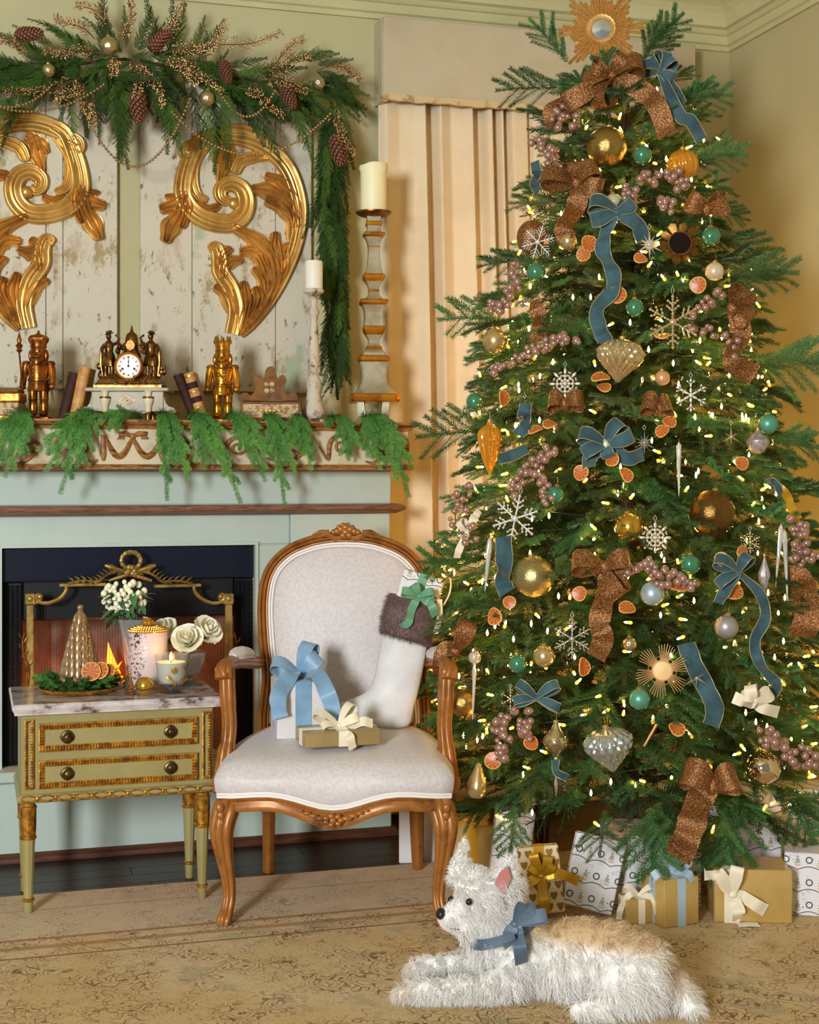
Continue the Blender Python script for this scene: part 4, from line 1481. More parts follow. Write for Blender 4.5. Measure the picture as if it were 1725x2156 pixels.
# ceramic tree
ct = thing('ceramic_tree', 'taupe glazed ceramic tree figurine standing in the evergreen ring', 'figurine', tp + V((0.004, 0.0, 0.0065)))
CTH = 0.225
part('cone', MB().lathe([(0.050, 0), (0.054, 0.004), (0.050, 0.05), (0.036, 0.11), (0.022, 0.165), (0.012, 0.205), (0.004, CTH)], 28), 'tree_ceramic', ct)
lf = MB()
prof = [(0.0005, -0.02), (0.008, -0.017), (0.011, -0.008), (0.0095, 0.004), (0.005, 0.014), (0.001, 0.020)]
lf.lathe(prof, 10)
lf = lf.mesh('scale', 'tree_ceramic')
for lv in range(8):
    z = 0.030 + lv * 0.0235
    r = float(np.interp(z, [0, 0.05, 0.11, 0.165, 0.205, CTH], [0.052, 0.050, 0.036, 0.022, 0.012, 0.004]))
    k = max(5, int(2 * PI * r / 0.019))
    for i in range(k):
        a = 2 * PI * (i + 0.5 * (lv % 2)) / k
        s = 0.75 + 0.35 * r / 0.05
        inst('scale', lf, ct, Matrix.Translation((r * math.cos(a), r * math.sin(a), z)) @ Matrix.Rotation(a, 4, 'Z') @ Matrix.Rotation(-0.2, 4, 'Y') @ Matrix.Diagonal((0.55 * s, s, s, 1)))
part('tip', MB().sphere((0, 0, CTH), 0.009, 10, 8), 'tree_ceramic', ct)

# orange slices: shared rind and flesh meshes of radius 1
ORR = MB().lathe([(0.90, -0.09), (1.0, -0.07), (1.02, 0.0), (1.0, 0.07), (0.90, 0.09), (0.88, 0.0), (0.90, -0.09)], 26, cap=False).mesh('rind', 'orange_rind')
ORF = MB().lathe([(0.0, -0.07), (0.3, -0.06), (0.89, -0.075), (0.89, 0.075), (0.3, 0.06), (0.0, 0.07)], 26, cap=False).mesh('flesh', 'orange_flesh')
# a dried slice cups and warps
ORW = {}
for nm, src in (('rind', ORR), ('flesh', ORF)):
    me = src.copy()
    for v in me.vertices:
        v.co.z += 0.28 * (v.co.x ** 2) - 0.12 * v.co.y ** 2 * 1.0 + 0.05 * math.sin(3 * v.co.x + 1)
    ORW[nm] = me


def orange(p, n, r, label, group, spin=0.0, warp=True):
    """p world, n facing normal"""
    n = V(n).normalized()
    up = UP if abs(n.z) < 0.9 else V((1, 0, 0))
    x = up.cross(n).normalized()
    y = n.cross(x)
    M = frame(x, y, n, V(p)) @ Matrix.Rotation(spin, 4, 'Z')
    t = thing('orange_slice', label, 'orange slice', M=M, group=group)
    D = Matrix.Diagonal((r, r, r, 1))
    inst('rind', ORW['rind'] if warp else ORR, t, D)
    inst('flesh', ORW['flesh'] if warp else ORF, t, D)
    return t


tf = (-FWD + RIGHT * 0.15)
orange(atd(192, 1414, 3.948), tf + V((0, 0, 0.35)), 0.026, 'dried orange slice leaning on the ceramic tree, foremost of the overlapping three', 'orange slices on the tray', 0.3, False)
orange(atd(211, 1412, 3.962), tf + V((0, 0, 0.4)) - RIGHT * 0.35, 0.024, 'dried orange slice between two others beside the ceramic tree', 'orange slices on the tray', 1.3, False)
orange(atd(229, 1413, 3.978), tf + V((0, 0, 0.45)) - RIGHT * 0.6, 0.021, 'dried orange slice nearest the crystal flower vase', 'orange slices on the tray', 2.3, False)

# crystal vase with berries
vb = onT(284, 1441)
vs_ = thing('crystal_vase', 'tall cut crystal vase holding white berries beside the printed canister', 'vase', vb)
cut = lambda t, z: 1 + 0.035 * abs(math.cos(8 * t + 40 * z))
part('glass', MB().lathe([(0.030, 0.0), (0.034, 0.004), (0.026, 0.014), (0.022, 0.026), (0.027, 0.06), (0.033, 0.11), (0.041, 0.160), (0.047, 0.188), (0.0445, 0.189), (0.038, 0.160), (0.029, 0.11), (0.021, 0.06), (0.012, 0.035)], 40, mod=cut), 'crystal', vs_)
by = thing('berry_bouquet', 'bunch of cream hypericum berries with green leaves in the crystal vase', 'bouquet', vb + V((0, 0, 0.19)))
wb = MB().sphere((0, 0, 0), 1, 10, 7, (1, 1, 1.12)).mesh('berry', 'white_berry')
c0 = atd(258, 1250, depth(vb) - 0.01)
ends = []
for i in range(74):
    a, b = random.uniform(-PI, PI), random.random() ** 0.5
    p = atd(262 + 46 * b * math.cos(a), 1258 + 36 * b * math.sin(a), depth(vb) - 0.045 + 0.05 * b + random.uniform(-0.01, 0.02))
    ends.append(p)
    inst('berry', wb, by, WM[by].inverted() @ Matrix.Translation(p) @ Matrix.Scale(random.uniform(0.0065, 0.0095), 4))
st = MB()
for p in ends[::3]:
    st.tube([vb + V((random.uniform(-0.015, 0.015), random.uniform(-0.015, 0.015), 0.06)), vb + V((0, 0, 0.19)).lerp(p - vb, 0.3), p - V((0, 0, 0.006))], 0.0016, 5)
part('stems', st, 'leaf_green', by, world=True, kind='stuff')


def leaf(L, w, bend=0.25, fold=0.25):
    """leaf along +x, width y, lying in the xy plane with its face to +z"""
    vs, fs = [], []
    N = 7
    for j in range(N + 1):
        t = j / N
        ww = w * math.sin(PI * min(1, t * 0.97 + 0.03)) ** 0.8 * (1 - 0.35 * t)
        z = -bend * L * t * t
        vs += [(L * t, -ww, z + fold * ww), (L * t, 0, z), (L * t, ww, z + fold * ww)]
    for j in range(N):
        for i in range(2):
            a = 3 * j + i
            fs.append((a, a + 1, a + 4, a + 3))
    m = MB().add(vs, fs)
    k = len(m.v)
    m.add([(x, y, z - 0.0006) for x, y, z in vs], [f[::-1] for f in fs])
    return m


lfm = leaf(0.05, 0.013).mesh('leaf', 'leaf_green', recalc=False)
for i in range(85):
    a = random.uniform(0, 2 * PI)
    e = random.uniform(-0.7, 0.5)
    lv = random.random()
    p = atd(262 + random.uniform(-34, 34) * (0.5 + lv * 0.6), 1306 - 58 * lv, depth(vb) + random.uniform(-0.03, 0.03))
    inst('leaf', lfm, by, WM[by].inverted() @ Matrix.Translation(p) @ Matrix.Rotation(a, 4, 'Z') @ Matrix.Rotation(-e, 4, 'Y') @ Matrix.Scale(random.uniform(0.7, 1.1), 4))

# printed canister with beaded lid
cn = thing('printed_canister', 'pale pink canister printed with brown sprigs and a gold beaded lid', 'canister', M=camframe(onT(312, 1449)))
part('body', MB().lathe([(0.053, 0), (0.0545, 0.002), (0.0545, 0.158), (0.053, 0.160)], 40), 'canister_print', cn)
part('base_band', MB().lathe([(0.0545, 0.0), (0.056, 0.0), (0.056, 0.004), (0.0545, 0.004)], 40), 'gold_bead', cn)
ld = part('lid', MB().lathe([(0.055, 0.1602), (0.056, 0.164), (0.048, 0.168), (0.02, 0.170), (0.005, 0.171)], 40), 'gold_bead', cn)
m = MB()
for rr, zz_, kk in ((0.055, 0.164, 50), (0.047, 0.169, 42), (0.038, 0.172, 34), (0.028, 0.174, 26)):
    for i in range(kk):
        a = 2 * PI * i / kk
        m.sphere((rr * math.cos(a), rr * math.sin(a), zz_), 0.0036, 6, 4)
part('beading', m, 'gold_bead', ld, kind='stuff')
m = MB()
for i in range(6):
    a = 2 * PI * i / 6
    m.sphere((0.010 * math.cos(a), 0.010 * math.sin(a), 0.182), 0.008, 8, 6, (1, 1, 1.5), )
m.sphere((0, 0, 0.192), 0.008, 8, 6)
part('finial', m, 'gold_bead', ld)

# candle in a footed glass
cg = thing('candle_glass', 'lit white candle in a footed glass decorated with gilt leaves', 'candle', onT(360, 1459))
part('glass', MB().lathe([(0.030, 0.0), (0.031, 0.002), (0.012, 0.006), (0.008, 0.012), (0.014, 0.018), (0.034, 0.026), (0.041, 0.045), (0.0425, 0.075), (0.045, 0.108), (0.0435, 0.108), (0.0408, 0.075), (0.039, 0.046), (0.030, 0.028), (0.01, 0.022)], 36), 'clear_glass', cg)
part('wax', MB().lathe([(0.008, 0.0235), (0.028, 0.030), (0.0375, 0.047), (0.0392, 0.075), (0.0395, 0.086), (0.034, 0.084), (0.004, 0.083)], 32), 'candle_white', cg)
part('wick', MB().tube([(0, 0, 0.083), (0.001, 0, 0.094)], 0.001, 5), 'wick', cg)
part('flame', flame_mesh(0.024, 0.0055, 0.05).mesh('flame', 'flame', off=Matrix.Translation((0, 0, 0.090))), None, cg)
gl = leaf(0.022, 0.007, 0.15).mesh('gilt_leaf', 'gold_bead', recalc=False)
for i in range(9):
    a = -PI / 2 + random.uniform(-1.2, 1.2) + TH
    z = random.uniform(0.04, 0.08)
    r = 0.0432
    inst('gilt_leaf', gl, cg, Matrix.Translation((r * math.cos(a), r * math.sin(a), z)) @ Matrix.Rotation(a, 4, 'Z') @ Matrix.Rotation(PI / 2, 4, 'Y') @ Matrix.Rotation(random.uniform(-2, 2), 4, 'Z') @ Matrix.Scale(0.8, 4))
cl_ = bpy.data.lights.new('candle_glow', 'POINT')
cl_.energy, cl_.color, cl_.shadow_soft_size = 0.12, (1.0, 0.62, 0.25), 0.008
co_ = bpy.data.objects.new('candle_glow', cl_)
COL.objects.link(co_)
co_.location = onT(360, 1459) + V((0, 0, 0.122))
co_['kind'] = 'helper'

# roses in a low crystal vase
rv = onT(398, 1444)
rvt = thing('rose_vase', 'low footed crystal vase holding white roses behind the lit candle', 'vase', rv)
part('glass', MB().lathe([(0.030, 0), (0.032, 0.004), (0.012, 0.014), (0.011, 0.022), (0.030, 0.036), (0.040, 0.065), (0.046, 0.095), (0.044, 0.096), (0.036, 0.065), (0.026, 0.04), (0.008, 0.03)], 36, mod=cut), 'crystal', rvt)


def petal(r, h, op):
    vs, fs = [], []
    for j in range(6):
        t = j / 5
        for i in range(6):
            s = -1 + 2 * i / 5
            a = s * 0.85
            rr = r * (0.35 + 0.65 * math.sin(t * PI * 0.55)) * (1 + op * t * t)
            zz_ = h * t * (1 - 0.22 * s * s * t) - op * 0.35 * h * t ** 4
            vs.append((rr * math.cos(a), rr * math.sin(a), zz_))
    for j in range(5):
        for i in range(5):
            a = j * 6 + i
            fs.append((a, a + 1, a + 7, a + 6))
    m = MB().add(vs, fs)
    m.add([(x * 0.985, y * 0.985, z - 0.0003) for x, y, z in vs], [f[::-1] for f in fs])
    return m.mesh('petal', 'rose_white', recalc=False, ang=80)


PET = [petal(0.007, 0.036, 0.0), petal(0.013, 0.038, 0.12), petal(0.019, 0.038, 0.25), petal(0.025, 0.034, 0.45)]


def rose(p, n, label):
    n = V(n).normalized()
    x = V((0, 1, 0.2)).cross(n).normalized()
    M = frame(x, n.cross(x), n, V(p))
    M = M @ Matrix.Scale(1.3, 4)
    t = thing('white_rose', label, 'rose', M=M, group='white roses in the low vase')
    for lv, (me, k) in enumerate(zip(PET, (3, 4, 5, 6))):
        for i in range(k):
            inst('petal', me, t, Matrix.Rotation(2 * PI * i / k + lv * 0.7, 4, 'Z') @ Matrix.Translation((0, 0, -0.004 * lv)))
    part('calyx', MB().lathe([(0.003, -0.03), (0.009, -0.022), (0.012, -0.012), (0.006, -0.004)], 10), 'leaf_green', t)
    st_ = MB().tube([V(p) - n * 0.025, (V(p) - n * 0.06).lerp(rv + V((0, 0, 0.09)), 0.5), rv + V((0, 0, 0.075)), rv + V((random.uniform(-0.01, 0.01), 0, 0.045))], 0.0022, 6)
    part('stem', st_, 'leaf_green', t, world=True)


rose(atd(348, 1334, depth(rv) + 0.03), RIGHT * -0.4 - FWD * 0.5 + UP * 0.8, 'white rose leaning over toward the printed canister')
rose(atd(396, 1350, depth(rv) - 0.02), -FWD * 0.8 + UP * 0.6, 'white rose opening directly above the lit candle')
rose(atd(432, 1332, depth(rv) + 0.01), RIGHT * 0.6 - FWD * 0.6 + UP * 0.6, 'white rose leaning out toward the armchair')

# bell and little gold cone
bl_ = onT(303, 1466)
be = thing('jingle_bell', 'round gold jingle bell with a slot on the marble top', 'bell', M=camframe(bl_ + FWD * 0.012))
part('shell', MB().sphere((0, 0, 0.0262), 0.026, 28, 18), 'gold_ball', be)
part('slot', MB().tube([(0.0262 * math.sin(a), -0.0262 * math.cos(a) + 0.0008, 0.020 - 0.002 * math.cos(3 * a)) for a in np.linspace(-0.9, 0.9, 12)], 0.0012, 6), 'ink', be)
part('band', MB().tube([(0.0262 * math.sin(a), -0.0262 * math.cos(a), 0.0262) for a in np.linspace(0, 2 * PI, 32)[:-1]], 0.0008, 5, closed=True), 'gold_ball', be)
go = thing('gold_cone', 'tiny glittery gold cone tree between tray and bell', 'ornament', onT(274, 1462))
m = MB()
for lv in range(7):
    r = 0.017 * (1 - lv / 7.5)
    m.lathe([(r * 0.6, lv * 0.008), (r, lv * 0.008 + 0.001), (r * 0.5, lv * 0.008 + 0.009)], 12, mod=lambda t, z: 1 + 0.12 * math.cos(6 * t))
part('tiers', m, 'glitter_bronze', go)
part('tip', MB().sphere((0, 0, 0.060), 0.004, 8, 6), 'gold_bead', go)

# ================================================================== THINGS ON THE MANTEL
class Spot:
    """a thing standing on the mantel, modelled in picture units: x(px), z(py) at its own depth"""

    def __init__(s, cx, Y, z=ZT):
        p = onY(cx, 900, Y)
        s.p = V((p.x, p.y, z))
        s.d = depth(s.p)
        s.k = s.d / F
        s.cx = cx
        s.M = camframe(s.p)

    def x(s, px):
        return (px - s.cx) * s.k

    def z(s, py):
        return H - (py - HZ) * s.k - s.p.z

    def at(s, px, py, y=0.0):
        return V((s.x(px), y, s.z(py)))


def lath(prof, sp, f=1.0):
    return [(r * sp.k * f, max(0.0, sp.z(py))) for r, py in prof]


# tall candlestick -------------------------------------------------
sp = Spot(787, 4.52)
tc_ = thing('tall_candlestick', 'tall silver leaf and gilt banded candlestick at the mantel end', 'candlestick', M=sp.M)
q = lambda y: 320 + y / 3.717
SEG = [([(60, 510), (60, 548)], 0), ([(62, 549), (66, 556), (66, 574), (62, 581)], 1), ([(56, 582), (54, 605), (60, 634)], 0), ([(80, 635), (90, 642), (88, 658), (72, 671)], 1),
       ([(72, 671), (58, 700), (48, 740)], 0), ([(50, 740), (51, 745), (50, 751)], 1), ([(47, 751), (48, 820), (58, 900), (74, 958)], 0), ([(84, 959), (91, 970), (90, 995), (72, 1018)], 1),
       ([(70, 1018), (52, 1045), (42, 1078)], 0), ([(44, 1079), (45, 1088), (44, 1098)], 1), ([(42, 1098), (48, 1125), (78, 1158)], 0), ([(108, 1159), (118, 1168), (116, 1190), (100, 1204)], 1),
       ([(98, 1204), (84, 1240), (78, 1300), (84, 1366)], 0), ([(86, 1367), (91, 1380), (88, 1405), (70, 1435)], 1), ([(68, 1435), (48, 1470), (46, 1500), (58, 1524)], 0), ([(60, 1525), (66, 1540), (68, 1552)], 1),
       ([(72, 1553), (92, 1575), (96, 1597)], 0), ([(118, 1598), (128, 1608), (128, 1635), (118, 1648)], 1), ([(122, 1649), (110, 1700), (104, 1760), (112, 1815), (140, 1865), (186, 1897)], 0),
       ([(198, 1898), (206, 1910), (206, 1945), (196, 1962)], 1)]
for pr, g in SEG:
    P = [(hw / 3.717 * sp.k * 0.93, sp.z(q(y))) for hw, y in pr[::-1]]
    part('gilt_band' if g else 'shaft', MB().lathe(P, 8, Matrix.Rotation(0.1, 4, 'Z'), sq=True), 'gold_band' if g else 'silver_leaf', tc_, ang=30)
zb = sp.z(q(1962))
for sx in (-1, 1):
    for sy in (-1, 1):
        a = 0.052
        m = MB().add([(sx * (a - 0.022), sy * (a - 0.022), zb), (sx * a, sy * (a - 0.022), zb), (sx * a, sy * a, zb), (sx * (a - 0.022), sy * a, zb),
                      (sx * (a - 0.028), sy * (a - 0.028), zb * 0.35), (sx * (a - 0.004), sy * (a - 0.028), zb * 0.35), (sx * (a - 0.004), sy * (a - 0.004), zb * 0.35), (sx * (a - 0.028), sy * (a - 0.004), zb * 0.35),
                      (sx * (a - 0.030), sy * (a - 0.030), 0), (sx * (a + 0.008), sy * (a - 0.030), 0), (sx * (a + 0.008), sy * (a + 0.008), 0), (sx * (a - 0.030), sy * (a + 0.008), 0)],
                     [(3, 2, 1, 0), (8, 9, 10, 11)] + [(r + i, r + (i + 1) % 4, r + 4 + (i + 1) % 4, r + 4 + i) for r in (0, 4) for i in range(4)])
        part('foot', m, 'silver_leaf', tc_, smooth=False)
zd = sp.z(455)
part('drip_dish', MB().lathe([(0.020, zd - 0.006), (0.045, zd), (0.058, zd + 0.008), (0.0585, zd + 0.013), (0.052, zd + 0.012), (0.02, zd + 0.008)], 28), 'gilt_dark', tc_)
cz = zd + 0.0125
cnd = thing('pillar_candle', 'thick ivory pillar candle with a melted rim on the tall candlestick', 'candle', M=sp.M @ Matrix.Translation((0, 0, cz)))
hc = sp.z(345) - cz
vs, fs = [], []
N = 30
for (r, z, wv) in ((0.0415, 0, 0), (0.0425, 0.003, 0), (0.0425, hc * 0.72, 0), (0.0432, hc * 0.82, 0), (0.0465, hc * 0.88, 0.3), (0.0475, hc * 0.94, 1), (0.045, hc, 1), (0.040, hc - 0.002, 1), (0.036, hc - 0.012, 0.4), (0.004, hc - 0.018, 0)):
    for i in range(N):
        t = 2 * PI * i / N
        vs.append((r * (1 + 0.02 * wv * math.sin(3 * t)) * math.cos(t), r * math.sin(t), z + wv * 0.006 * math.sin(t + 0.6) + wv * 0.003 * math.sin(3 * t)))
for j in range(9):
    for i in range(N):
        fs.append((j * N + i, j * N + (i + 1) % N, (j + 1) * N + (i + 1) % N, (j + 1) * N + i))
fs += [tuple(range(N)), tuple(9 * N + i for i in range(N))]
part('wax', MB().add(vs, fs), 'candle_wax', cnd)
part('wick', MB().tube([(0, 0, hc - 0.018), (0.001, 0, hc - 0.006)], 0.001, 5), 'wick', cnd)

# small candlestick -----------------------------------------------
sp = Spot(661, 4.50)
sc_ = thing('small_candlestick', 'slim distressed white turned candlestick beside the hanging garland', 'candlestick', M=sp.M)
pr = [(20, 882), (24, 876), (25, 868), (22, 860), (17, 845), (15, 830), (15, 822), (16.5, 818), (15, 812), (17, 806), (14, 800), (8, 790), (7, 778), (10, 772), (12.5, 765), (12.5, 755), (10.5, 750), (12, 745)]
pr2 = [(12, 745), (11, 735), (9, 700), (7.5, 680), (7, 674), (9, 671), (7, 667), (10, 662), (12, 657), (9, 652), (6.5, 645), (7, 634), (9, 628), (6, 624)]
pr3 = [(8, 624), (14, 620), (21, 617), (22.5, 614), (22.5, 610), (20, 609), (5, 610)]
part('base', MB().lathe([(r * sp.k, max(0.010 if i == 0 else 0, sp.z(y))) for i, (r, y) in enumerate(pr)], 24, mod=lambda t, z: 1 + (0.05 * math.cos(12 * t) if 0.17 < z < 0.195 else 0)), 'white_distress', sc_)
part('stem', MB().lathe([(r * sp.k, sp.z(y)) for r, y in pr2], 24, mod=lambda t, z: 1 + 0.035 * math.cos(10 * t)), 'white_distress', sc_)
part('drip_dish', MB().lathe([(r * sp.k, sp.z(y)) for r, y in pr3], 28), 'white_distress', sc_)
for i in range(3):
    a = i * 2 * PI / 3 - PI / 2 - 0.4
    part('foot', MB().box((-0.008, -0.006, 0), (0.008, 0.006, 0.014), 0.002, Matrix.Translation((0.026 * math.cos(a), 0.026 * math.sin(a), 0)) @ Matrix.Rotation(a, 4, 'Z')), 'white_distress', sc_, smooth=False)
z0 = sp.z(609) + 0.0005
h = sp.z(550) - z0
wc = thing('white_candle', 'short white pillar candle on the slim distressed candlestick', 'candle', M=sp.M @ Matrix.Translation((0, 0, z0)))
part('wax', MB().lathe([(0.0275, 0), (0.0285, 0.003), (0.0285, h - 0.004), (0.027, h), (0.022, h - 0.003), (0.003, h - 0.006)], 28), 'candle_white', wc)
part('wick', MB().tube([(0, 0, h - 0.007), (0.001, 0, h + 0.004)], 0.001, 5), 'wick', wc)


# nutcrackers ------------------------------------------------------
def nutcracker(cx, Y, top, mtl, label, crown, gear):
    sp = Spot(cx, Y)
    Ht = sp.z(top)
    t = thing('nutcracker', label, 'nutcracker', M=sp.M)
    u = Ht / 0.25
    S = Matrix.Scale(u, 4)

    def pt(nm, mb, mm=None, par=t):
        mb.v = [tuple(S @ V(p)) for p in mb.v]
        return part(nm, mb, mm or mtl, par)
    pt('plinth', MB().box((-0.036, -0.028, 0), (0.036, 0.028, 0.010), 0.003))
    for s in (-1, 1):
        lg = pt('leg', MB().lathe([(0.0115, 0.016), (0.0125, 0.04), (0.0115, 0.055), (0.0135, 0.058), (0.0125, 0.062), (0.013, 0.085), (0.012, 0.094)], 16, Matrix.Translation((s * 0.0155, 0, 0)), mod=lambda a, z: 1 + (0.05 * math.cos(7 * a) if z > 0.062 else 0)))
        pt('boot', MB().sphere((s * 0.0165, -0.008, 0.018), 0.0125, 12, 8, (0.95, 1.5, 0.8)), par=lg)
        ar = pt('arm', MB().tube([(s * 0.034, 0, 0.158), (s * 0.038, -0.001, 0.140), (s * 0.040, -0.006, 0.120), (s * 0.041, -0.012, 0.100)], [0.011, 0.0115, 0.0095, 0.009], 12))
        pt('epaulette', MB().lathe([(0.0125, 0.156), (0.0135, 0.160), (0.010, 0.166), (0.002, 0.168)], 14, Matrix.Translation((s * 0.034, 0, 0)), mod=lambda a, z: 1 + 0.05 * math.cos(10 * a)), par=ar)
        pt('hand', MB().sphere((s * 0.041, -0.014, 0.094), 0.0095, 10, 8), par=ar)
    tn = pt('tunic', MB().lathe([(0.031, 0.082), (0.030, 0.090), (0.027, 0.110), (0.0265, 0.118), (0.029, 0.135), (0.031, 0.152), (0.024, 0.162), (0.012, 0.166)], 24, mod=lambda a, z: 1 + (0.05 * math.cos(8 * a) if z < 0.105 else 0)))
    pt('belt', MB().lathe([(0.0275, 0.108), (0.0295, 0.110), (0.0295, 0.116), (0.0275, 0.118)], 22), par=tn)
    for z in (0.126, 0.136, 0.146):
        for s in (-1, 1):
            pt('button', MB().sphere((s * 0.008, -0.028, z), 0.0026, 6, 5), par=tn)
    hd = pt('head', MB().lathe([(0.012, 0.160), (0.020, 0.166), (0.022, 0.180), (0.022, 0.198), (0.021, 0.204)], 20))
    pt('nose', MB().sphere((0, -0.023, 0.186), 0.005, 8, 6, (0.9, 1.2, 1.1)), par=hd)
    for s in (-1, 1):
        pt('eye', MB().sphere((s * 0.008, -0.0205, 0.192), 0.0026, 8, 6), 'ink', par=hd)
        pt('hair', MB().sphere((s * 0.022, 0.002, 0.182), 0.010, 10, 8, (0.7, 1, 1.7)), par=hd)
    pt('moustache', MB().tube([(-0.014, -0.018, 0.177), (-0.007, -0.024, 0.180), (0, -0.0245, 0.178), (0.007, -0.024, 0.180), (0.014, -0.018, 0.177)], [0.002, 0.004, 0.003, 0.004, 0.002], 8), par=hd)
    pt('beard', MB().sphere((0, -0.019, 0.162), 0.013, 12, 8, (0.9, 0.7, 1.3)), par=hd)
    if crown:
        cr = pt('crown', MB().lathe([(0.0215, 0.203), (0.0225, 0.208), (0.0205, 0.210), (0.022, 0.225), (0.024, 0.232)], 20))
        for i in range(8):
            a = 2 * PI * i / 8
            pt('crown_point', MB().lathe([(0.0055, 0.228), (0.0045, 0.238), (0.0015, 0.244), (0.0025, 0.247), (0.0005, 0.250)], 8, Matrix.Translation((0.0215 * math.cos(a), 0.0215 * math.sin(a), 0))), par=cr)
        pt('crown_cap', MB().lathe([(0.021, 0.226), (0.012, 0.232), (0.002, 0.234)], 16), par=cr)
    else:
        cr = pt('hat', MB().lathe([(0.022, 0.203), (0.0235, 0.206), (0.0225, 0.212), (0.027, 0.222), (0.028, 0.230), (0.022, 0.238), (0.008, 0.242), (0.003, 0.246), (0.004, 0.250), (0.001, 0.253)], 20, mod=lambda a, z: 1 + (0.08 * math.cos(7 * a) if z > 0.215 else 0)))
    if gear == 'spear':
        g = pt('spear', MB().tube([(-0.030, -0.030, 0.010), (-0.046, -0.030, 0.19)], 0.0026, 8), 'gilt_dark')
        pt('spear_head', MB().lathe([(0.003, 0), (0.009, 0.006), (0.006, 0.012), (0.0105, 0.020), (0.005, 0.026), (0.007, 0.036), (0.0035, 0.048), (0.0005, 0.060)], 12, Matrix.Translation((-0.046, -0.030, 0.188))), par=g)
        pt('sword', MB().tube([(0.036, -0.006, 0.098), (0.040, 0.004, 0.05)], 0.003, 6))
    else:
        g = pt('drum', MB().lathe([(0.0175, 0.072), (0.018, 0.075), (0.017, 0.077), (0.017, 0.096), (0.018, 0.098), (0.0175, 0.101), (0.003, 0.101)], 20, Matrix.Translation((0, -0.038, 0.005)), mod=lambda a, z: 1 + (0.03 * math.cos(6 * a) if 0.078 < z < 0.095 else 0)))
        for s in (-1, 1):
            pt('drumstick', MB().tube([(s * 0.038, -0.022, 0.098), (s * 0.010, -0.042, 0.112)], 0.0017, 6), par=g)
        pt('sash', MB().tube([(-0.020, -0.024, 0.158), (0.0, -0.032, 0.13), (0.018, -0.030, 0.108)], 0.003, 6), par=g)
    return t


nutcracker(81, 4.53, 698, 'copper_gold', 'bronze gold nutcracker holding a tall spear on the mantel', False, 'spear')
nutcracker(469, 4.53, 708, 'nut_gold', 'bright gold crowned nutcracker with a drum on the mantel', True, 'drum')


# books ------------------------------------------------------------
def book(bx, by, tx, ty, th_px, Y, mtl, label, dep=0.085, bands=()):
    """spine facing the room, foot at pixel (bx, by), head at (tx, ty): centre line of the spine"""
    sp = Spot(bx, Y)
    hgt = math.hypot((tx - bx), (by - ty)) * sp.k
    ang = math.atan2((tx - bx), (by - ty))
    th = th_px * sp.k
    lift = abs(math.sin(ang)) * th / 2 + 0.0005
    M = sp.M @ Matrix.Translation((0, 0, lift)) @ Matrix.Rotation(ang, 4, 'Y')
    t = thing('book', label, 'book', M=M)
    h = th / 2
    for s in (-1, 1):
        part('cover', MB().box((s * h - (0.003 if s > 0 else 0), 0.004, 0), (s * h + (0 if s > 0 else 0.003), dep, hgt), 0.001), mtl, t, smooth=False)
    pts = [(-h, 0.005)] + [(h * math.sin(a), 0.005 - 0.010 * math.cos(a)) for a in np.linspace(-PI / 2, PI / 2, 9)] + [(h, 0.005)]
    n_ = len(pts)
    spn = part('spine', MB().add([(x, y, 0) for x, y in pts] + [(x, y, hgt) for x, y in pts], [(i, (i + 1) % n_, (i + 1) % n_ + n_, i + n_) for i in range(n_)] + [tuple(range(n_)), tuple(range(n_, 2 * n_))]), mtl, t)
    part('pages', MB().box((-h + 0.003, 0.004, 0.003), (h - 0.003, dep - 0.004, hgt - 0.003)), 'book_pages', t, smooth=False)
    for (a, b, mm) in bands:
        k = 1.06
        part('band', MB().add([(x * k, (y - 0.005) * k + 0.0045, a * hgt) for x, y in pts[1:-1]] + [(x * k, (y - 0.005) * k + 0.0045, b * hgt) for x, y in pts[1:-1]],
                              [(i, i + 1, i + 1 + n_ - 2, i + n_ - 2) for i in range(n_ - 3)] + [tuple(range(n_ - 2)), tuple(range(n_ - 2, 2 * n_ - 4))]), mm, spn)


rb = tuple((a, a + 0.02, 'book_dark') for a in (0.18, 0.34, 0.5, 0.66, 0.82))
book(131, 874, 156, 776, 23, 4.54, 'book_dark', 'dark brown leather book leaning beside the spear nutcracker', bands=rb)
book(156, 872, 178, 762, 24, 4.52, 'book_tan', 'plain tan vellum book leaning toward the clock')
book(412, 880, 374, 784, 21, 4.55, 'book_dark', 'dark brown leather book leaning against the clock side', bands=rb)
book(427, 880, 397, 780, 22, 4.53, 'book_tan', 'tan book with two dark spine labels beside the drummer nutcracker', bands=((0.02, 0.05, 'gold_bead'), (0.38, 0.50, 'book_dark'), (0.67, 0.80, 'book_dark'), (0.92, 0.95, 'gold_bead'), (0.6, 0.61, 'gold_bead'), (0.26, 0.27, 'gold_bead')))


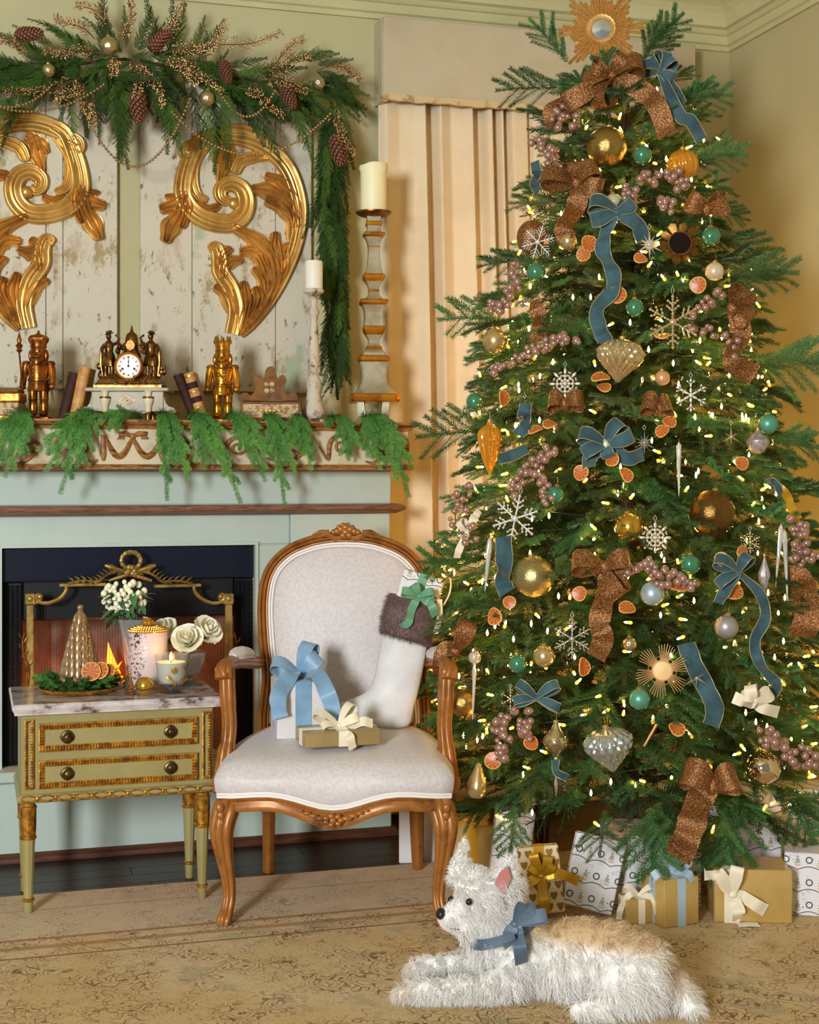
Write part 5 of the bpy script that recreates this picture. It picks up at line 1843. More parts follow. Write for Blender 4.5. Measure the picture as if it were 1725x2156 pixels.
# clock ------------------------------------------------------------
sp = Spot(275, 4.52)
ck = thing('mantel_clock', 'gilt bronze figural mantel clock on an alabaster plinth', 'clock', M=sp.M)
X, Z = sp.x, sp.z
part('plinth', MB().box((X(200), -0.05, Z(868)), (X(350), 0.05, Z(826)), 0.002), 'alabaster', ck, smooth=False)
part('plinth_top', MB().box((X(187), -0.058, Z(826)), (X(361), 0.058, Z(818)), 0.003), 'alabaster', ck, smooth=False)
for s in (-1, 1):
    ox = X(200) if s < 0 else X(350)
    o_ = [(0, Z(870)), (0, Z(835)), (s * 0.006, Z(850)), (s * 0.014, Z(857)), (s * 0.030, Z(860)), (s * 0.036, Z(866)), (s * 0.034, Z(872)), (s * 0.014, Z(873))]
    o_ = [(ox + x, z) for x, z in o_]
    part('side_scroll', MB().prism(o_ if s > 0 else o_[::-1], -0.045, 0.045), 'alabaster', ck, smooth=False)
    cxx = X(229) if s < 0 else X(319)
    mx = Matrix.Translation((cxx, -0.055, 0))
    cl2 = part('column', MB().lathe([(0.006, Z(870)), (0.009, Z(868)), (0.0105, Z(856)), (0.0150, Z(848)), (0.0160, Z(842)), (0.0155, Z(840))], 20, mx), 'alabaster_pale', ck)
    part('column_ring', MB().lathe([(0.0158, Z(841)), (0.0172, Z(840)), (0.0172, Z(838)), (0.0158, Z(837))], 20, mx), 'gilt_dark', cl2)
    part('column_neck', MB().lathe([(0.010, Z(838)), (0.009, Z(834)), (0.0105, Z(828)), (0.0125, Z(825))], 20, mx), 'alabaster_pale', cl2)
    part('foot', MB().lathe([(0.010, 0.0), (0.011, 0.003), (0.006, Z(870))], 14, mx), 'gilt_dark', ck)
    part('rear_foot', MB().lathe([(0.010, 0.0), (0.011, 0.003), (0.006, Z(867))], 14, Matrix.Translation((cxx, 0.035, 0))), 'gilt_dark', ck)
m = MB().prism([(X(225), Z(868)), (X(242), Z(872)), (X(252), Z(865)), (X(262), Z(869)), (X(275), Z(864)), (X(288), Z(869)), (X(298), Z(865)), (X(308), Z(872)), (X(325), Z(868))], -0.0505, -0.040)
part('plinth_apron', m, 'alabaster', ck, smooth=False)
lz = part('lozenge', MB().sweep([(X(259), -0.052, Z(845)), (X(275), -0.052, Z(836)), (X(291), -0.052, Z(845)), (X(275), -0.052, Z(854))], [(-0.001, 0), (0.001, 0), (0.001, 0.002), (-0.001, 0.002)], (0, -1, 0), closed=True), 'gilt_dark', ck)
part('lozenge_stud', MB().sphere((X(275), -0.051, Z(845)), 0.002, 8, 6), 'gilt_dark', lz)
# bronze mount
vs, fs = [], []
prof = [(205, 818, 0.050), (204, 812, 0.050), (210, 808, 0.046), (214, 800, 0.042), (226, 794, 0.036), (240, 788, 0.030)]
part('bronze_base', MB().sweep([(X(p), -y_, 0) for p, _, y_ in ()] or [(-1, -1, 0), (1, -1, 0), (1, 1, 0), (-1, 1, 0)], [(0, 0), (0.001, 0), (0, 0.001)], (0, 0, 1), closed=True) if False else
     MB().add([(sx * abs(X(p)), sy * y_, Z(py)) for p, py, y_ in prof for sx, sy in ((-1, -1), (1, -1), (1, 1), (-1, 1))],
              [(r * 4 + i, r * 4 + (i + 1) % 4, r * 4 + 4 + (i + 1) % 4, r * 4 + 4 + i) for r in range(len(prof) - 1) for i in range(4)] + [(3, 2, 1, 0), tuple(len(prof) * 4 - 4 + i for i in range(4))]), 'bronze', ck, smooth=False)
m = MB()
random.seed(3)
for i in range(46):
    px = random.uniform(215, 336)
    m.sphere((X(px), -0.040 + random.uniform(-0.006, 0.01), Z(random.uniform(795, 812))), random.uniform(0.003, 0.006), 7, 5, (1.4, 0.8, 0.8))
for i in range(40):
    x_ = X(208) + (X(343) - X(208)) * i / 39
    m.sphere((x_, -0.050, Z(813)), 0.0018, 6, 4)
part('base_ornament', m, 'bronze', ck, kind='stuff')
dcz = Z(773)
mx = Matrix.Translation((X(276), -0.010, dcz)) @ Matrix.Rotation(PI / 2, 4, 'X')
drum = part('movement_drum', MB().lathe([(0.037, -0.040), (0.039, -0.035), (0.039, 0.020), (0.037, 0.026)], 40, mx), 'bronze', ck)
bz = part('bezel', MB().lathe([(0.0355, 0.026), (0.043, 0.026), (0.0445, 0.030), (0.0425, 0.036), (0.039, 0.038), (0.036, 0.034), (0.0355, 0.030)], 44, mx, cap=False), 'gold_band', ck)
dl = part('dial', MB().lathe([(0.0355, 0.0255), (0.0360, 0.0300), (0.030, 0.0315), (0.001, 0.0322)], 40, mx), 'enamel', ck, label='white enamel dial')
FY = -0.010 - 0.0335


def dialp(r, a, y=FY):
    return V((X(276) + r * math.sin(a), y, dcz + r * math.cos(a)))


NUM = ['XII', 'I', 'II', 'III', 'IIII', 'V', 'VI', 'VII', 'VIII', 'IX', 'X', 'XI']
for k, s in enumerate(NUM):
    a = 2 * PI * k / 12
    m = MB()
    wd = {'I': 0.0017, 'V': 0.0034, 'X': 0.0034}
    tot = sum(wd[c] for c in s)
    u = -tot / 2
    ux, uy = V((math.cos(a), 0, -math.sin(a))), V((math.sin(a), 0, math.cos(a)))
    c0 = dialp(0.0275, a)
    for c in s:
        x0_ = u + wd[c] / 2
        lines = {'I': [((0, -1), (0, 1))], 'V': [((-1, 1), (0, -1)), ((1, 1), (0, -1))], 'X': [((-1, 1), (1, -1)), ((-1, -1), (1, 1))]}[c]
        for (p, r_) in lines:
            A = c0 + ux * (x0_ + p[0] * 0.0013) + uy * (p[1] * 0.0032)
            B = c0 + ux * (x0_ + r_[0] * 0.0013) + uy * (r_[1] * 0.0032)
            m.tube([A, B], 0.00040, 4)
        u += wd[c]
    part('numeral', m, 'ink', dl, smooth=False)
part('minute_hand', MB().tube([dialp(0.0, 0, FY - 0.001), dialp(0.012, 0.02, FY - 0.001), dialp(0.024, 0.02, FY - 0.001)], [0.0008, 0.0011, 0.0003], 5), 'ink', dl)
part('hour_hand', MB().tube([dialp(0.0, 0, FY - 0.0014), dialp(0.010, 0.03, FY - 0.0014), dialp(0.0135, 0.03, FY - 0.0014), dialp(0.018, 0.03, FY - 0.0014)], [0.0008, 0.0009, 0.0017, 0.0003], 5), 'ink', dl)
part('hand_boss', MB().sphere(dialp(0, 0, FY - 0.001), 0.0035, 10, 8, (1, 0.4, 1)), 'ink', dl)
for s in (-1, 1):
    part('winding_hole', MB().sphere(dialp(0.0195, s * 2.0), 0.0036, 10, 8, (1, 0.2, 1)), 'ink', dl)


def clock_figure(s, cx):
    """standing bronze figure beside the dial, built as one draped body"""
    g = lambda px, py, y=0.0: V((X(cx + s * (px)), y - 0.012, Z(py)))
    bod = MB()
    bod.lathe([(0.008, Z(796)), (0.010, Z(790)), (0.007, Z(784)), (0.0075, Z(772))], 10, Matrix.Translation((X(cx - 6), -0.014, 0)))
    bod.lathe([(0.008, Z(796)), (0.010, Z(790)), (0.007, Z(784)), (0.0075, Z(772))], 10, Matrix.Translation((X(cx + 6), -0.006, 0)))
    bod.lathe([(0.022, Z(772)), (0.021, Z(764)), (0.017, Z(750)), (0.0125, Z(741)), (0.0135, Z(733)), (0.016, Z(726)), (0.012, Z(721)), (0.006, Z(718)), (0.0055, Z(715))], 18, Matrix.Translation((X(cx), -0.010, 0)), mod=lambda a, z: 1 + (0.10 * math.cos(7 * a) if z < Z(744) else 0))
    f = part('figure', bod, 'bronze', ck)
    part('head', MB().sphere(g(0, 709, -0.002), 0.0095, 12, 9, (0.9, 1, 1.15)), 'bronze', f)
    part('hat', MB().lathe([(0.010, 0), (0.0145, 0.001), (0.010, 0.004), (0.009, 0.009), (0.003, 0.011)], 14, Matrix.Translation(g(s * 1, 704)) @ Matrix.Rotation(0.25 * s, 4, 'Y')), 'bronze', f)
    part('arm', MB().tube([g(10, 726), g(15, 735, -0.006), g(10, 748, -0.016), g(3, 752, -0.02)], [0.005, 0.0048, 0.004, 0.0035], 8), 'bronze', f)
    part('arm', MB().tube([g(-10, 726), g(-18, 722), g(-22, 712), g(-14, 706)], [0.005, 0.0046, 0.004, 0.0035], 8), 'bronze', f)
    part('cloak', MB().tube([g(11, 724, 0.01), g(17, 740, 0.012), g(18, 765, 0.012), g(14, 792, 0.01)], [0.006, 0.010, 0.011, 0.006], 10, flat=0.6), 'bronze', f)


clock_figure(1, 319)
clock_figure(-1, 231)
m = MB()
m.lathe([(0.030, Z(752)), (0.026, Z(742)), (0.020, Z(735)), (0.021, Z(724)), (0.019, Z(712)), (0.015, Z(704)), (0.006, Z(699)), (0.003, Z(690)), (0.001, Z(685))], 18, Matrix.Translation((X(277), 0.004, 0)), mod=lambda a, z: 1 + 0.10 * math.cos(6 * a + z * 200))
part('crest', m, 'bronze', ck)
m = MB()
for i in range(34):
    a = random.uniform(-1.5, 1.5)
    m.sphere((X(277 + 30 * math.sin(a)), -0.004 + random.uniform(-0.01, 0.012), Z(742 - 30 * random.random() * math.cos(a))), random.uniform(0.004, 0.008), 7, 5)
for s in (-1, 1):
    for k in range(9):
        m.sphere((X(277 + s * (52 + random.uniform(0, 18))), 0.004 + random.uniform(-0.01, 0.01), Z(random.uniform(768, 800))), random.uniform(0.004, 0.009), 7, 5, (1, 0.8, 1.4))
part('trophy_ornament', m, 'bronze', ck, kind='stuff')
m = MB().prism([(X(270), Z(735)), (X(268), Z(727)), (X(272), Z(720)), (X(277), Z(718)), (X(283), Z(720)), (X(287), Z(727)), (X(285), Z(735)), (X(277), Z(740))], -0.026, -0.016)
part('shield', m, 'gilt_dark', ck, smooth=False)


# gilded boxes -----------------------------------------------------
sp = Spot(572, 4.49)
X, Z = sp.x, sp.z
gb = thing('letter_box', 'florentine gilt letter box with a scalloped crest on the mantel', 'letter box', M=sp.M)
o_ = [(X(505), 0), (X(510), Z(848)), (X(634), Z(848)), (X(640), 0)]
m = MB().add([(x, -0.035, z) for x, z in o_] + [(X(512), 0.035, 0), (X(512), 0.035, Z(843)), (X(634), 0.035, Z(843)), (X(636), 0.035, 0)],
             [(0, 1, 2, 3), (4, 7, 6, 5), (0, 4, 5, 1), (2, 6, 7, 3), (1, 5, 6, 2), (0, 3, 7, 4)])
bx = part('box', m, 'florentine', gb, smooth=False)
part('front_inlay', MB().box((X(514), -0.0365, Z(880)), (X(630), -0.0345, Z(852)), 0.0006), 'florentine_cream', bx, smooth=False)
m = MB()
for s in (-1, 1):
    for k in range(4):
        m.sphere((X(572 + s * (8 + 11 * k)), -0.037, Z(866)), 0.006 - 0.0008 * k, 8, 6, (1.5, 0.25, 0.7))
m.sphere((X(572), -0.037, Z(866)), 0.007, 8, 6, (1, 0.25, 1))
part('scroll_inlay', m, 'gold_bead', bx)
cr = [(500, 842), (501, 832), (508, 826), (518, 826), (526, 832), (533, 826), (537, 815), (532, 802), (533, 794), (540, 789), (548, 791), (552, 798), (556, 792), (557, 780), (563, 772), (569, 770), (575, 772), (580, 780), (581, 790),
      (584, 796), (588, 790), (595, 788), (601, 793), (602, 801), (597, 812), (598, 822), (604, 828), (612, 825), (621, 826), (626, 833), (626, 842)]
cp = part('crest_plate', MB().prism([(X(a), Z(b)) for a, b in cr], 0.020, 0.030), 'florentine', gb, smooth=False)
m = MB()
for i in range(4):
    a = PI / 4 + i * PI / 2
    m.sphere((X(566) + 0.012 * math.cos(a), 0.0195, Z(815) + 0.014 * math.sin(a)), 0.008, 8, 6, (1, 0.2, 1))
part('quatrefoil', m, 'florentine_cream', cp)
sp = Spot(14, 4.49)
X, Z = sp.x, sp.z
gb = thing('gilt_box', 'cream and gilt footed box at the mantel beside the spear nutcracker', 'box', M=sp.M)
part('body', MB().box((X(-60), -0.04, 0.010), (X(47), 0.04, Z(848)), 0.004), 'florentine_cream', gb, smooth=False)
part('lid', MB().box((X(-62), -0.042, Z(848) + 0.0005), (X(49), 0.042, Z(828)), 0.004), 'antique_gold', gb, smooth=False)
part('lid_top', MB().box((X(-58), -0.038, Z(828)), (X(45), 0.038, Z(820)), 0.003), 'florentine', gb, smooth=False)
part('base_band', MB().box((X(-64), -0.043, 0.0), (X(50), 0.043, 0.012), 0.003), 'antique_gold', gb, smooth=False)

# ================================================================== BRASS FIRE SCREEN
YS = 4.512
fs_ = thing('fire_screen', 'antique brass fire screen with ribbon wreath crest before the firebox', 'fire screen', (CX, YS, 0.2805))


def S(px, py, y=0.0):
    p = onY(px, py, YS + y)
    return p


def zq(x, y):
    return (x / 3.08, 1130 + y / 3.08)


zbot = 0.281
for px in (63.5, 481.5):
    a, b = S(px, 1252), S(px, 1300)
    x = a.x
    part('post', MB().box((x - 0.011, YS - 0.007, zbot + 0.012), (x + 0.011, YS + 0.007, a.z - 0.03), 0.003), 'brass', fs_, world=True, smooth=False)
    part('post_cap', MB().box((x - 0.015, YS - 0.010, a.z - 0.03), (x + 0.015, YS + 0.010, a.z + 0.004), 0.003), 'brass', fs_, world=True, smooth=False)
    part('post_disc', MB().sphere((x, YS - 0.010, a.z - 0.012), 0.009, 12, 8, (1, 0.5, 1)), 'brass', fs_, world=True)
    part('foot', MB().box((x - 0.013, YS - 0.014, zbot - 0.0005), (x + 0.013, YS + 0.030, zbot + 0.013), 0.003), 'brass', fs_, world=True, smooth=False)
    # leafy side branch
    s = -1 if px < 200 else 1
    br = [S(px + s * 6, 1445, -0.01), S(px + s * 4, 1410, -0.012), S(px + s * 14, 1380, -0.012), S(px + s * 16, 1350, -0.012), S(px + s * 12, 1332, -0.01)]
    b_ = part('side_branch', MB().tube(spline(br, 5), [0.004] * 8 + [0.003] * 8 + [0.002] * 5, 6), 'gilt_dark', fs_, world=True)
    for k in range(7):
        p = spline(br, 5)[4 + k * 2]
        sd = 1 if k % 2 else -1
        part('leaf', MB().tube([p, p + V((sd * 0.008, -0.003, 0.008)), p + V((sd * 0.012, -0.004, 0.020))], [0.002, 0.0045, 0.001], 6, flat=0.5), 'gilt_dark', b_, world=True)
for sg in (1, -1):
    mir = (lambda x: x) if sg > 0 else (lambda x: 1690 - x)
    pts = [(205, 420), (240, 425), (262, 405), (262, 380), (245, 375), (238, 395), (262, 425), (320, 428), (385, 400), (425, 355), (432, 315)]
    W = [S(*zq(mir(x), y)) for x, y in pts]
    W = spline(W, 5)
    part('shoulder_scroll', MB().tube(W, 0.0062, 8, ref=(0, 1, 0), flat=1.2), 'brass', fs_, world=True)
    part('volute', MB().sphere(S(*zq(mir(258), 388), -0.004), 0.010, 12, 8), 'brass', fs_, world=True)
    a, b = S(*zq(mir(385), 314)), S(*zq(mir(690), 318))
    part('top_bar', MB().box((min(a.x, b.x), YS - 0.006, a.z - 0.005), (max(a.x, b.x), YS + 0.006, a.z + 0.005), 0.002), 'brass', fs_, world=True, smooth=False)
    # laurel branch
    br = [(850, 250), (760, 225), (690, 250), (640, 290), (540, 285), (440, 300)]
    W = spline([S(*zq(mir(x), y), -0.008) for x, y in br], 5)
    bb = part('laurel_branch', MB().tube(W, [0.005 - 0.00012 * k for k in range(len(W))], 8), 'brass', fs_, world=True)
    for k in range(11):
        p = W[3 + 2 * k] if 3 + 2 * k < len(W) else W[-1]
        for up in (1, -1):
            q_ = p + V((-sg * 0.012, -0.004, up * 0.010 + 0.004))
            part('leaf', MB().tube([p, p.lerp(q_, 0.5) + V((0, -0.002, 0)), q_ + V((-sg * 0.006, 0, up * 0.002))], [0.003, 0.0065, 0.001], 6, flat=0.5), 'brass', bb, world=True)
    t0, t1 = S(*zq(mir(985), 285), -0.012), S(*zq(mir(680), 185), -0.012)
    W = [t0.lerp(t1, k / 8) for k in range(9)]
    part('torch', MB().tube(W, [0.004, 0.005, 0.0055, 0.006, 0.0065, 0.007, 0.0065, 0.010, 0.004], 10), 'brass', fs_, world=True)
W = [S(*zq(850 + 62 * math.cos(a), 155 - 54 * math.sin(a)), -0.006) for a in np.linspace(0, 2 * PI, 40)[:-1]]
part('wreath_ring', MB().tube(W, [0.0070 + 0.0012 * math.sin(k * 2.0) for k in range(39)], 8, closed=True), 'brass', fs_, world=True)
m = MB()
for a in range(7):
    m.sphere(S(*zq(850 + 26 * math.cos(a), 222 + 22 * math.sin(a * 2.3)), -0.018), 0.009, 8, 6, (1, 0.7, 1.2))
part('knot', m, 'brass', fs_, world=True)
# woven wire mesh between the posts
m = MB()
xa, xb = S(63.5, 1300).x + 0.012, S(481.5, 1300).x - 0.012
zt_ = S(270, 1236).z
for i in range(66):
    x = xa + (xb - xa) * (i + 0.5) / 66
    edge = min(x - xa, xb - x)
    zz_ = zt_ if edge > 0.105 else zt_ - 0.055
    m.box((x - 0.0004, YS - 0.0004, zbot + 0.012), (x + 0.0004, YS + 0.0004, zz_))
part('wire_mesh', m, 'black_iron', fs_, world=True, smooth=False, kind='stuff')
part('bottom_bar', MB().box((xa - 0.01, YS - 0.005, zbot + 0.006), (xb + 0.01, YS + 0.005, zbot + 0.016), 0.002), 'brass', fs_, world=True, smooth=False)

# ================================================================== CEDAR
def quads_mesh(name, P, m, tri=False):
    """P: (n, 4, 3) or (n, 3, 3) array -> one light mesh"""
    P = np.asarray(P, dtype=np.float32)
    n, k, _ = P.shape
    me = bpy.data.meshes.new(name)
    me.vertices.add(n * k)
    me.vertices.foreach_set('co', P.reshape(-1))
    me.loops.add(n * k)
    me.loops.foreach_set('vertex_index', np.arange(n * k, dtype=np.int32))
    me.polygons.add(n)
    me.polygons.foreach_set('loop_start', np.arange(0, n * k, k, dtype=np.int32))
    me.polygons.foreach_set('loop_total', np.full(n, k, dtype=np.int32))
    me.materials.append(MATS[m])
    me.update(calc_edges=True)
    me.validate()
    return me


def frond_quads(path, nrm, wmax, step_=0.007, sub=0.0040, sublen=0.012, wid=0.0017, seed=0, droop=0.25):
    """feathery cedar spray along a path; nrm: face normal. Returns an (n, 4, 3) array of thin blades"""
    rg = np.random.default_rng(seed)
    path = [np.array(p, dtype=float) for p in path]
    seg = [np.linalg.norm(b - a) for a, b in zip(path, path[1:])]
    L = sum(seg)
    cum = np.concatenate([[0], np.cumsum(seg)])
    A = np.array(path)
    nrm = np.array(nrm, dtype=float)
    out = []

    def blade(p, q, w, n):
        t = q - p
        s = np.cross(t, n)
        ln = np.linalg.norm(s)
        s = s / ln * w if ln > 1e-9 else np.array([w, 0, 0])
        m = p * 0.45 + q * 0.55
        out.append((p, m + s, q, m - s))

    def at(s):
        return np.array([np.interp(s, cum, A[:, k]) for k in range(3)])
    s = 0.0
    while s < L:
        p, p2 = at(s), at(min(L, s + 0.01))
        blade(p, at(min(L, s + step_ * 1.3)), 0.0016, nrm)
        t = p2 - p
        if np.linalg.norm(t) < 1e-6:
            t = A[-1] - A[-2]
        t = t / np.linalg.norm(t)
        sd = np.cross(nrm, t)
        sd /= np.linalg.norm(sd) + 1e-9
        n2 = np.cross(t, sd)
        f = s / L
        bl_len = wmax * (0.35 + 0.65 * math.sin(PI * min(1, f * 0.8 + 0.22))) * (1 - f ** 3 * 0.75)
        for sg in (-1, 1):
            ll = bl_len * rg.uniform(0.65, 1.1)
            ang = rg.uniform(0.45, 0.75)
            d = t * math.cos(ang) + sd * sg * math.sin(ang) + n2 * rg.normal(0, 0.22)
            d /= np.linalg.norm(d)
            d2 = np.array([0, 0, -1.0]) * droop
            q = p
            k = max(2, int(ll / sub))
            for i in range(k):
                g = i / k
                dd = d + d2 * g + rg.normal(0, 0.05, 3)
                dd /= np.linalg.norm(dd)
                q2 = q + dd * sub
                blade(q, q + dd * sub * 1.5, 0.0010, n2)
                sl = sublen * (1 - 0.7 * g)
                s2 = np.cross(n2, dd)
                for e in (-1, 1):
                    dv = dd * 0.85 + s2 * e * 0.55 + n2 * rg.normal(0, 0.25)
                    blade(q, q + dv / np.linalg.norm(dv) * sl * rg.uniform(0.7, 1.1), wid, n2)
                q = q2
        s += step_ * rg.uniform(0.8, 1.2)
    return np.array(out)


def drooped(L, c, n=10):
    return [(L * t * (1 - 0.15 * c * t), 0, -c * L * t * t) for t in np.linspace(0, 1, n)]


FR = []
for i, (L, c, wm_) in enumerate(((0.20, 0.10, 0.050), (0.24, 0.25, 0.055), (0.17, 0.0, 0.045), (0.22, 0.4, 0.050))):
    for mm in ('cedar', 'cedar_dark'):
        FR.append(quads_mesh('frond', frond_quads(drooped(L, c), (0, 0, 1), wm_, step_=0.0095, sub=0.0055, wid=0.0012, seed=i), mm))

gar = thing('cedar_garland', 'dark green cedar garland draped over the panels and hanging beside them', 'garland', onY(300, 150, 4.78))
gi = WM[gar].inverted()


def place_frond(px, py, Y, dx, dz_, dy=0.0, scale=1.0, me=None):
    p = onY(px, py, Y)
    x = V((dx, dy, dz_)).normalized()
    y = V((0, -1, 0)).cross(x)
    y = y.normalized() if y.length > 0.1 else V((0, 0, 1))
    z = x.cross(y)
    if z.y > 0:
        y, z = -y, -z
    M = frame(x, y, z, p) @ Matrix.Rotation(random.uniform(-0.7, 0.7), 4, 'X') @ Matrix.Scale(scale, 4)
    return inst('frond', me or random.choice(FR), gar, gi @ M)


random.seed(21)
# spine twine of the garland
sp_pts = [onY(x, y, Yv) for x, y, Yv in ((-120, 160, 4.70), (0, 150, 4.70), (130, 140, 4.69), (265, 125, 4.68), (400, 150, 4.69), (540, 170, 4.69), (660, 185, 4.69), (700, 230, 4.70), (705, 400, 4.71), (700, 600, 4.71), (705, 760, 4.71), (712, 842, 4.71))]
part('twine', MB().tube(spline(sp_pts, 6), 0.005, 7), 'twig', gar, world=True)
cnt = 0
for i in range(150):
    px = random.uniform(-90, 700)
    yc = float(np.interp(px, [-90, 0, 130, 265, 400, 540, 660, 720], [160, 150, 135, 120, 150, 170, 175, 200]))
    side = (px - 265) / 260
    py = yc + random.uniform(-22, 40)
    up = random.random()
    dx = side * 1.0 + random.uniform(-0.5, 0.5)
    if up < 0.20:
        dz_ = random.uniform(0.05, 0.45) * (1.2 if abs(side) < 0.6 else 0.7)
    else:
        dz_ = -random.uniform(0.05, 1.1)
    place_frond(px, py, random.uniform(4.60, 4.73), dx, dz_, random.uniform(-0.45, 0.05), random.uniform(0.62, 0.95))
# long tails below and spikes above
for (px, py, dx, dz_, s) in ((255, 200, 0.0, -1, 1.05), (262, 190, -0.1, -1, 0.95), (246, 210, 0.08, -1, 0.9), (330, 190, 0.35, -1, 0.95), (345, 200, 0.30, -1, 1.0), (430, 215, 0.2, -1, 0.95), (445, 210, 0.30, -1, 1.0), (520, 210, 0.35, -1, 0.95),
                            (540, 225, 0.40, -1, 0.95), (470, 220, 0.15, -1, 0.9), (600, 190, 0.5, -1, 1.0), (610, 200, 0.35, -1, 0.95), (150, 205, 0.05, -1, 0.8), (30, 215, -0.2, -1, 0.8), (10, 200, -0.3, -1, 0.8), (180, 210, 0.1, -1, 0.6),
                            (265, 95, 0.0, 1, 0.62), (250, 120, -1, 0.1, 0.8), (280, 120, 1, 0.1, 0.8), (230, 140, -0.8, -0.3, 0.8), (300, 140, 0.8, -0.3, 0.8), (265, 150, -0.2, -1, 0.7), (280, 140, 0.3, -1, 0.7), (210, 110, -1, 0.3, 0.8), (325, 115, 1, 0.35, 0.8), (185, 130, -1, 0.0, 0.8), (360, 140, 1, 0.05, 0.8), (255, 110, -0.5, 0.6, 0.6), (290, 105, 0.6, 0.5, 0.6), (285, 100, 0.5, 1, 0.62), (240, 95, -0.3, 1, 0.55), (400, 115, 0.5, 1, 0.6), (420, 110, 0.8, 0.9, 0.6), (150, 80, -0.9, 0.5, 0.6), (110, 95, -1, 0.4, 0.6), (600, 130, 1, 0.45, 0.75), (640, 125, 1, 0.2, 0.7),
                            (665, 150, 1, -0.25, 0.75), (690, 150, 0.9, -0.8, 0.7), (670, 135, 1, 0.15, 0.6), (700, 165, 0.8, -1, 0.75)):
    place_frond(px, py, random.uniform(4.60, 4.66), dx, dz_, random.uniform(-0.2, 0.0), s)
for i in range(112):
    t = (i + random.random()) / 112
    py = 215 + 520 * t
    px = 698 + random.uniform(-24, 22) + (8 if t > 0.6 else 0)
    place_frond(px, py, random.uniform(4.63, 4.715), random.uniform(-0.28, 0.28), -1, random.uniform(-0.22, -0.02), random.uniform(0.6, 0.95))

# ------------------------------------------------------------------ copper berry sprays
SPR = [(200, 82, 120, 36), (215, 118, 95, 108), (170, 172, 15, 200), (185, 172, 122, 214), (268, 100, 273, 5), (238, 52, 165, 10), (330, 96, 388, 12), (292, 122, 340, 218), (284, 122, 286, 212), (330, 120, 470, 186), (345, 116, 445, 98),
       (430, 106, 590, 74), (405, 132, 478, 58), (545, 152, 640, 86), (565, 162, 652, 118), (545, 166, 642, 190), (500, 186, 592, 238), (690, 232, 742, 322), (244, 118, 240, 158), (182, 204, 192, 262), (-20, 70, 45, 108), (690, 136, 757, 166), (350, 132, 415, 172)]


def spray(x0, y0, x1, y1, seed, Y):
    rg = random.Random(seed)
    a, b = onY(x0, y0, Y), onY(x1, y1, Y - rg.uniform(0.0, 0.03))
    t = thing('berry_spray', SPL[seed], 'berry spray', a, group='copper berry sprays in the garland')
    ax = (b - a)
    L = ax.length
    ax.normalize()
    sd = ax.cross(V((0, -1, 0))).normalized()
    tw, be_ = MB(), MB()
    pts = [a + ax * (L * k / 6) + sd * (0.05 * L * math.sin(k * 0.9 + seed)) + V((0, -0.02 * math.sin(PI * k / 6), 0)) for k in range(7)]
    tw.tube(pts, [0.0018] * 4 + [0.0012] * 3, 5)
    path = spline(pts, 4)
    n = len(path)
    for j in range(3, n):
        for e in (-1, 1):
            ln = 0.034 * (1 - 0.5 * j / n) * rg.uniform(0.6, 1.2)
            d = (ax * rg.uniform(0.5, 0.9) + sd * e * rg.uniform(0.4, 0.9) + V((0, rg.uniform(-0.7, 0.2), 0))).normalized()
            q_ = path[j] + d * ln
            tw.tube([path[j], q_], 0.0006, 3, cap=False)
            for k in range(3):
                c = path[j].lerp(q_, 0.45 + 0.18 * k) + V((rg.uniform(-1, 1), rg.uniform(-1, 1), rg.uniform(-1, 1))) * 0.0045
                be_.sphere(c, rg.uniform(0.0019, 0.0030), 5, 4)
    part('twig', tw, 'twig', t, world=True)
    part('berries', be_, 'copper_berry', t, world=True, kind='stuff')


SPL = ['copper berry spray slanting up beside the largest mercury ball',
       'copper berry spray lying beside the largest mercury ball toward the side cone',
       'long copper berry spray over the bead loops near the spear nutcracker panel',
       'copper berry spray drooping under the smaller side mercury ball',
       'upright copper berry spray standing at the garland crown',
       'copper berry spray arching away from the garland crown tip',
       'tall loose copper berry spray rising behind the crown pine cone',
       'copper berry spray drooping over the gilded panel beside the hanging cone',
       'copper berry spray hanging straight above the gap between panels',
       'long copper berry spray ending at the low mercury ball',
       'copper berry spray lying just under the crown pine cone',
       'longest copper berry spray sweeping along the garland top',
       'copper berry spray pointing up near the middle pine cone',
       'copper berry spray rising above the garland bend',
       'copper berry spray just below another above the garland bend',
       'copper berry spray beside the pine cone at the garland bend',
       'copper berry spray hanging over the short bead loop',
       'copper berry spray hanging with the large tan cone on the vertical garland',
       'short copper berry tuft right under the largest mercury ball',
       'copper berry spray hanging where the lowest bead string starts',
       'copper berry spray beside the cone lying on its side',
       'thin copper berry spray sticking out past the garland corner',
       'copper berry spray between the crown cone and low mercury ball']
for k, s in enumerate(SPR):
    spray(*s, k, 4.585 if k % 2 else 4.60)


